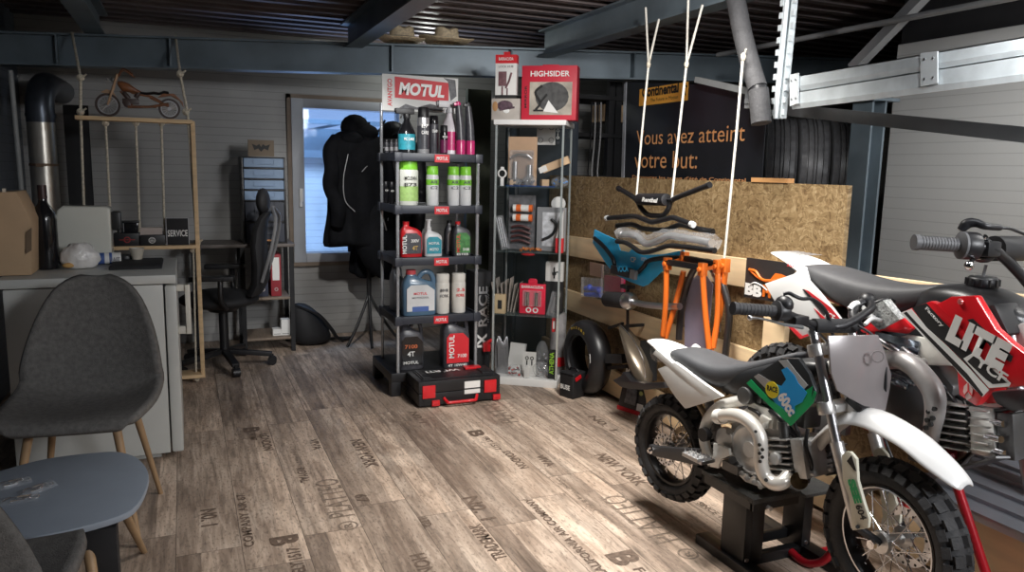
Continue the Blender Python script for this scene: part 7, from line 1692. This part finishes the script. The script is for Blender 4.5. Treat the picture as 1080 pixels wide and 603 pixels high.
b.sph(K2.x(956,376,.14), .012, 10); b.sph(K2.x(966,378,.14), .012, 10); b.o('brake_linkage', STEEL, t)
# frame
b = B(); b.tube([K2.P(.10,0,.93), K2.P(.45,0,.86), K2.P(.85,0,.98)], .022, 12); b.tube([K2.P(.40,.06,.88), K2.P(.38,.07,.70), K2.P(.42,.06,.52)], .018, 12); b.tube([K2.P(.86,0,.98), K2.P(.80,.0,.80), K2.P(.70,0,.55)], .02, 12); b.tube([K2.P(.40,-.06,.88), K2.P(.38,-.07,.70), K2.P(.42,-.06,.52)], .018, 12); b.o('frame', mat('red_frame', (.5,.01,.015), .3), t)
b = B(); b.box(K2.P(.50,.0,.88), (.12,.16,.10)); b.box(K2.P(.30,0,.85), (.1,.2,.08)); b.o('airbox', BLKM, t, bevel=.01)
# handlebar, grip, levers
g0, g1 = K2.x(966,255.5,.37), K2.x(1012,258.5,.27); d = (g1-g0).normalized()
b = B(); b.tube([g0, g1], .0175, 20)
for i in range(12): q = g0.lerp(g1, .12+.07*i); b.ring([(.0175,-.0018),(.019,-.0018),(.019,.0018),(.0175,.0018)], q, d, 20)
b.lathe([(.018,-.002),(.026,0),(.036,.006),(.036,.012),(.02,.014)], g1-d*.004, d, 26); b.cyl(g0-d*.006, g0+d*.006, .0205, n=20); b.o('grip', mat('grip_grey', (.10,.10,.105), .55), t)
b = B(); b.cyl(g1+d*.008, g1+d*.045, .036, n=22); b.box(K2.x(1040,262,.2), (.05,.05,.04)); b.sph(K2.x(1036,270,.18), (.03,.03,.018), 12); b.bar(K2.x(1028,268,.2), K2.x(1043,252,.2), .016, .016); b.o('throttle_housing', BLK, t, bevel=.006)
b = B(); b.tube(cr([K2.x(1013,243,.25), K2.x(1020,236,.24), K2.x(1029,235,.23), K2.x(1040,238.5,.22), K2.x(1055,240,.18)], 5), [.010,.014,.013,.011,.009,.008], 10); b.tube(cr([K2.x(1053,240,.18), K2.x(1065,241,.15), K2.x(1078,246,.1), K2.x(1095,252,.05)], 4), .004, 8); b.o('throttle_cable', BLK, t)
b = B(); b.tube(cr([K2.x(1045,270,.18), K2.x(1034,272,.2), K2.x(1028,272,.24), K2.x(1023,278,.28)], 4), .006, 8); b.sph(K2.x(1022,280,.28), .012, 14); b.tube([K2.x(1034,254,.22), K2.x(1040,249,.22)], .007, 8); b.o('brake_lever', CHROME, t)
b = B(); b.tube(cr([K2.x(1016,259,.26), K2.x(1045,262,.2), K2.x(1062,275,.12), K2.x(1085,297,.05), K2.P(.86,0,1.09)], 5), .013, 12); b.o('handlebar', BLB, t)
b = B(); b.tube([K2.x(1048,262,.14), K2.x(1098,262,-.06)], .034, 16); b.o('bar_pad', mat('pad_black', (.025,.025,.027), .5), t)
b = B(); b.tube([K2.x(1058,268,.1), K2.x(1090,306,.02)], .014, 10); b.o('bar_brace', BLB, t)

# red lift stand
RS = mat('red_stand', (.42,.01,.02), .3, .1, .1, coat=.3)
t = th('red_lift_stand', 'red tubular lift stand under the red and white dirt bike', 'stand', (2.05, 1.6, 0), world=True)
def G(px, py, z=0): return Z(px, py, z)
for y0_, y1_, xs_ in ((1.50, 1.26, (2.085,)), (1.72, 1.90, (2.14,))):
    for x in xs_:
        b = B(); b.tube(cr([(2.05+(x-2.05)*.6, y0_, .54), (x, y1_, .06), (x+(x-2.05)*.12, y1_, .014)], 6), .014, 12); b.o('leg', RS, t)
b = B(); b.tube([(1.97,1.25,.014),(2.12,1.25,.014)], .014, 10); b.o('foot_bar', RS, t)
b = B(); b.tube([(1.99,1.90,.014),(2.19,1.90,.014)], .014, 10); b.o('foot_bar', RS, t)
b = B(); b.bx(2.0, 2.12, 1.44, 1.74, .53, .55); b.o('cradle', RS, t, bevel=.003)
b = B(); b.tube(cr([(1.93,1.93,.02),(1.93,1.86,.014),(1.95,1.80,.05),(1.97,1.76,.14)], 5), .014, 10); b.o('pedal', RS, t)
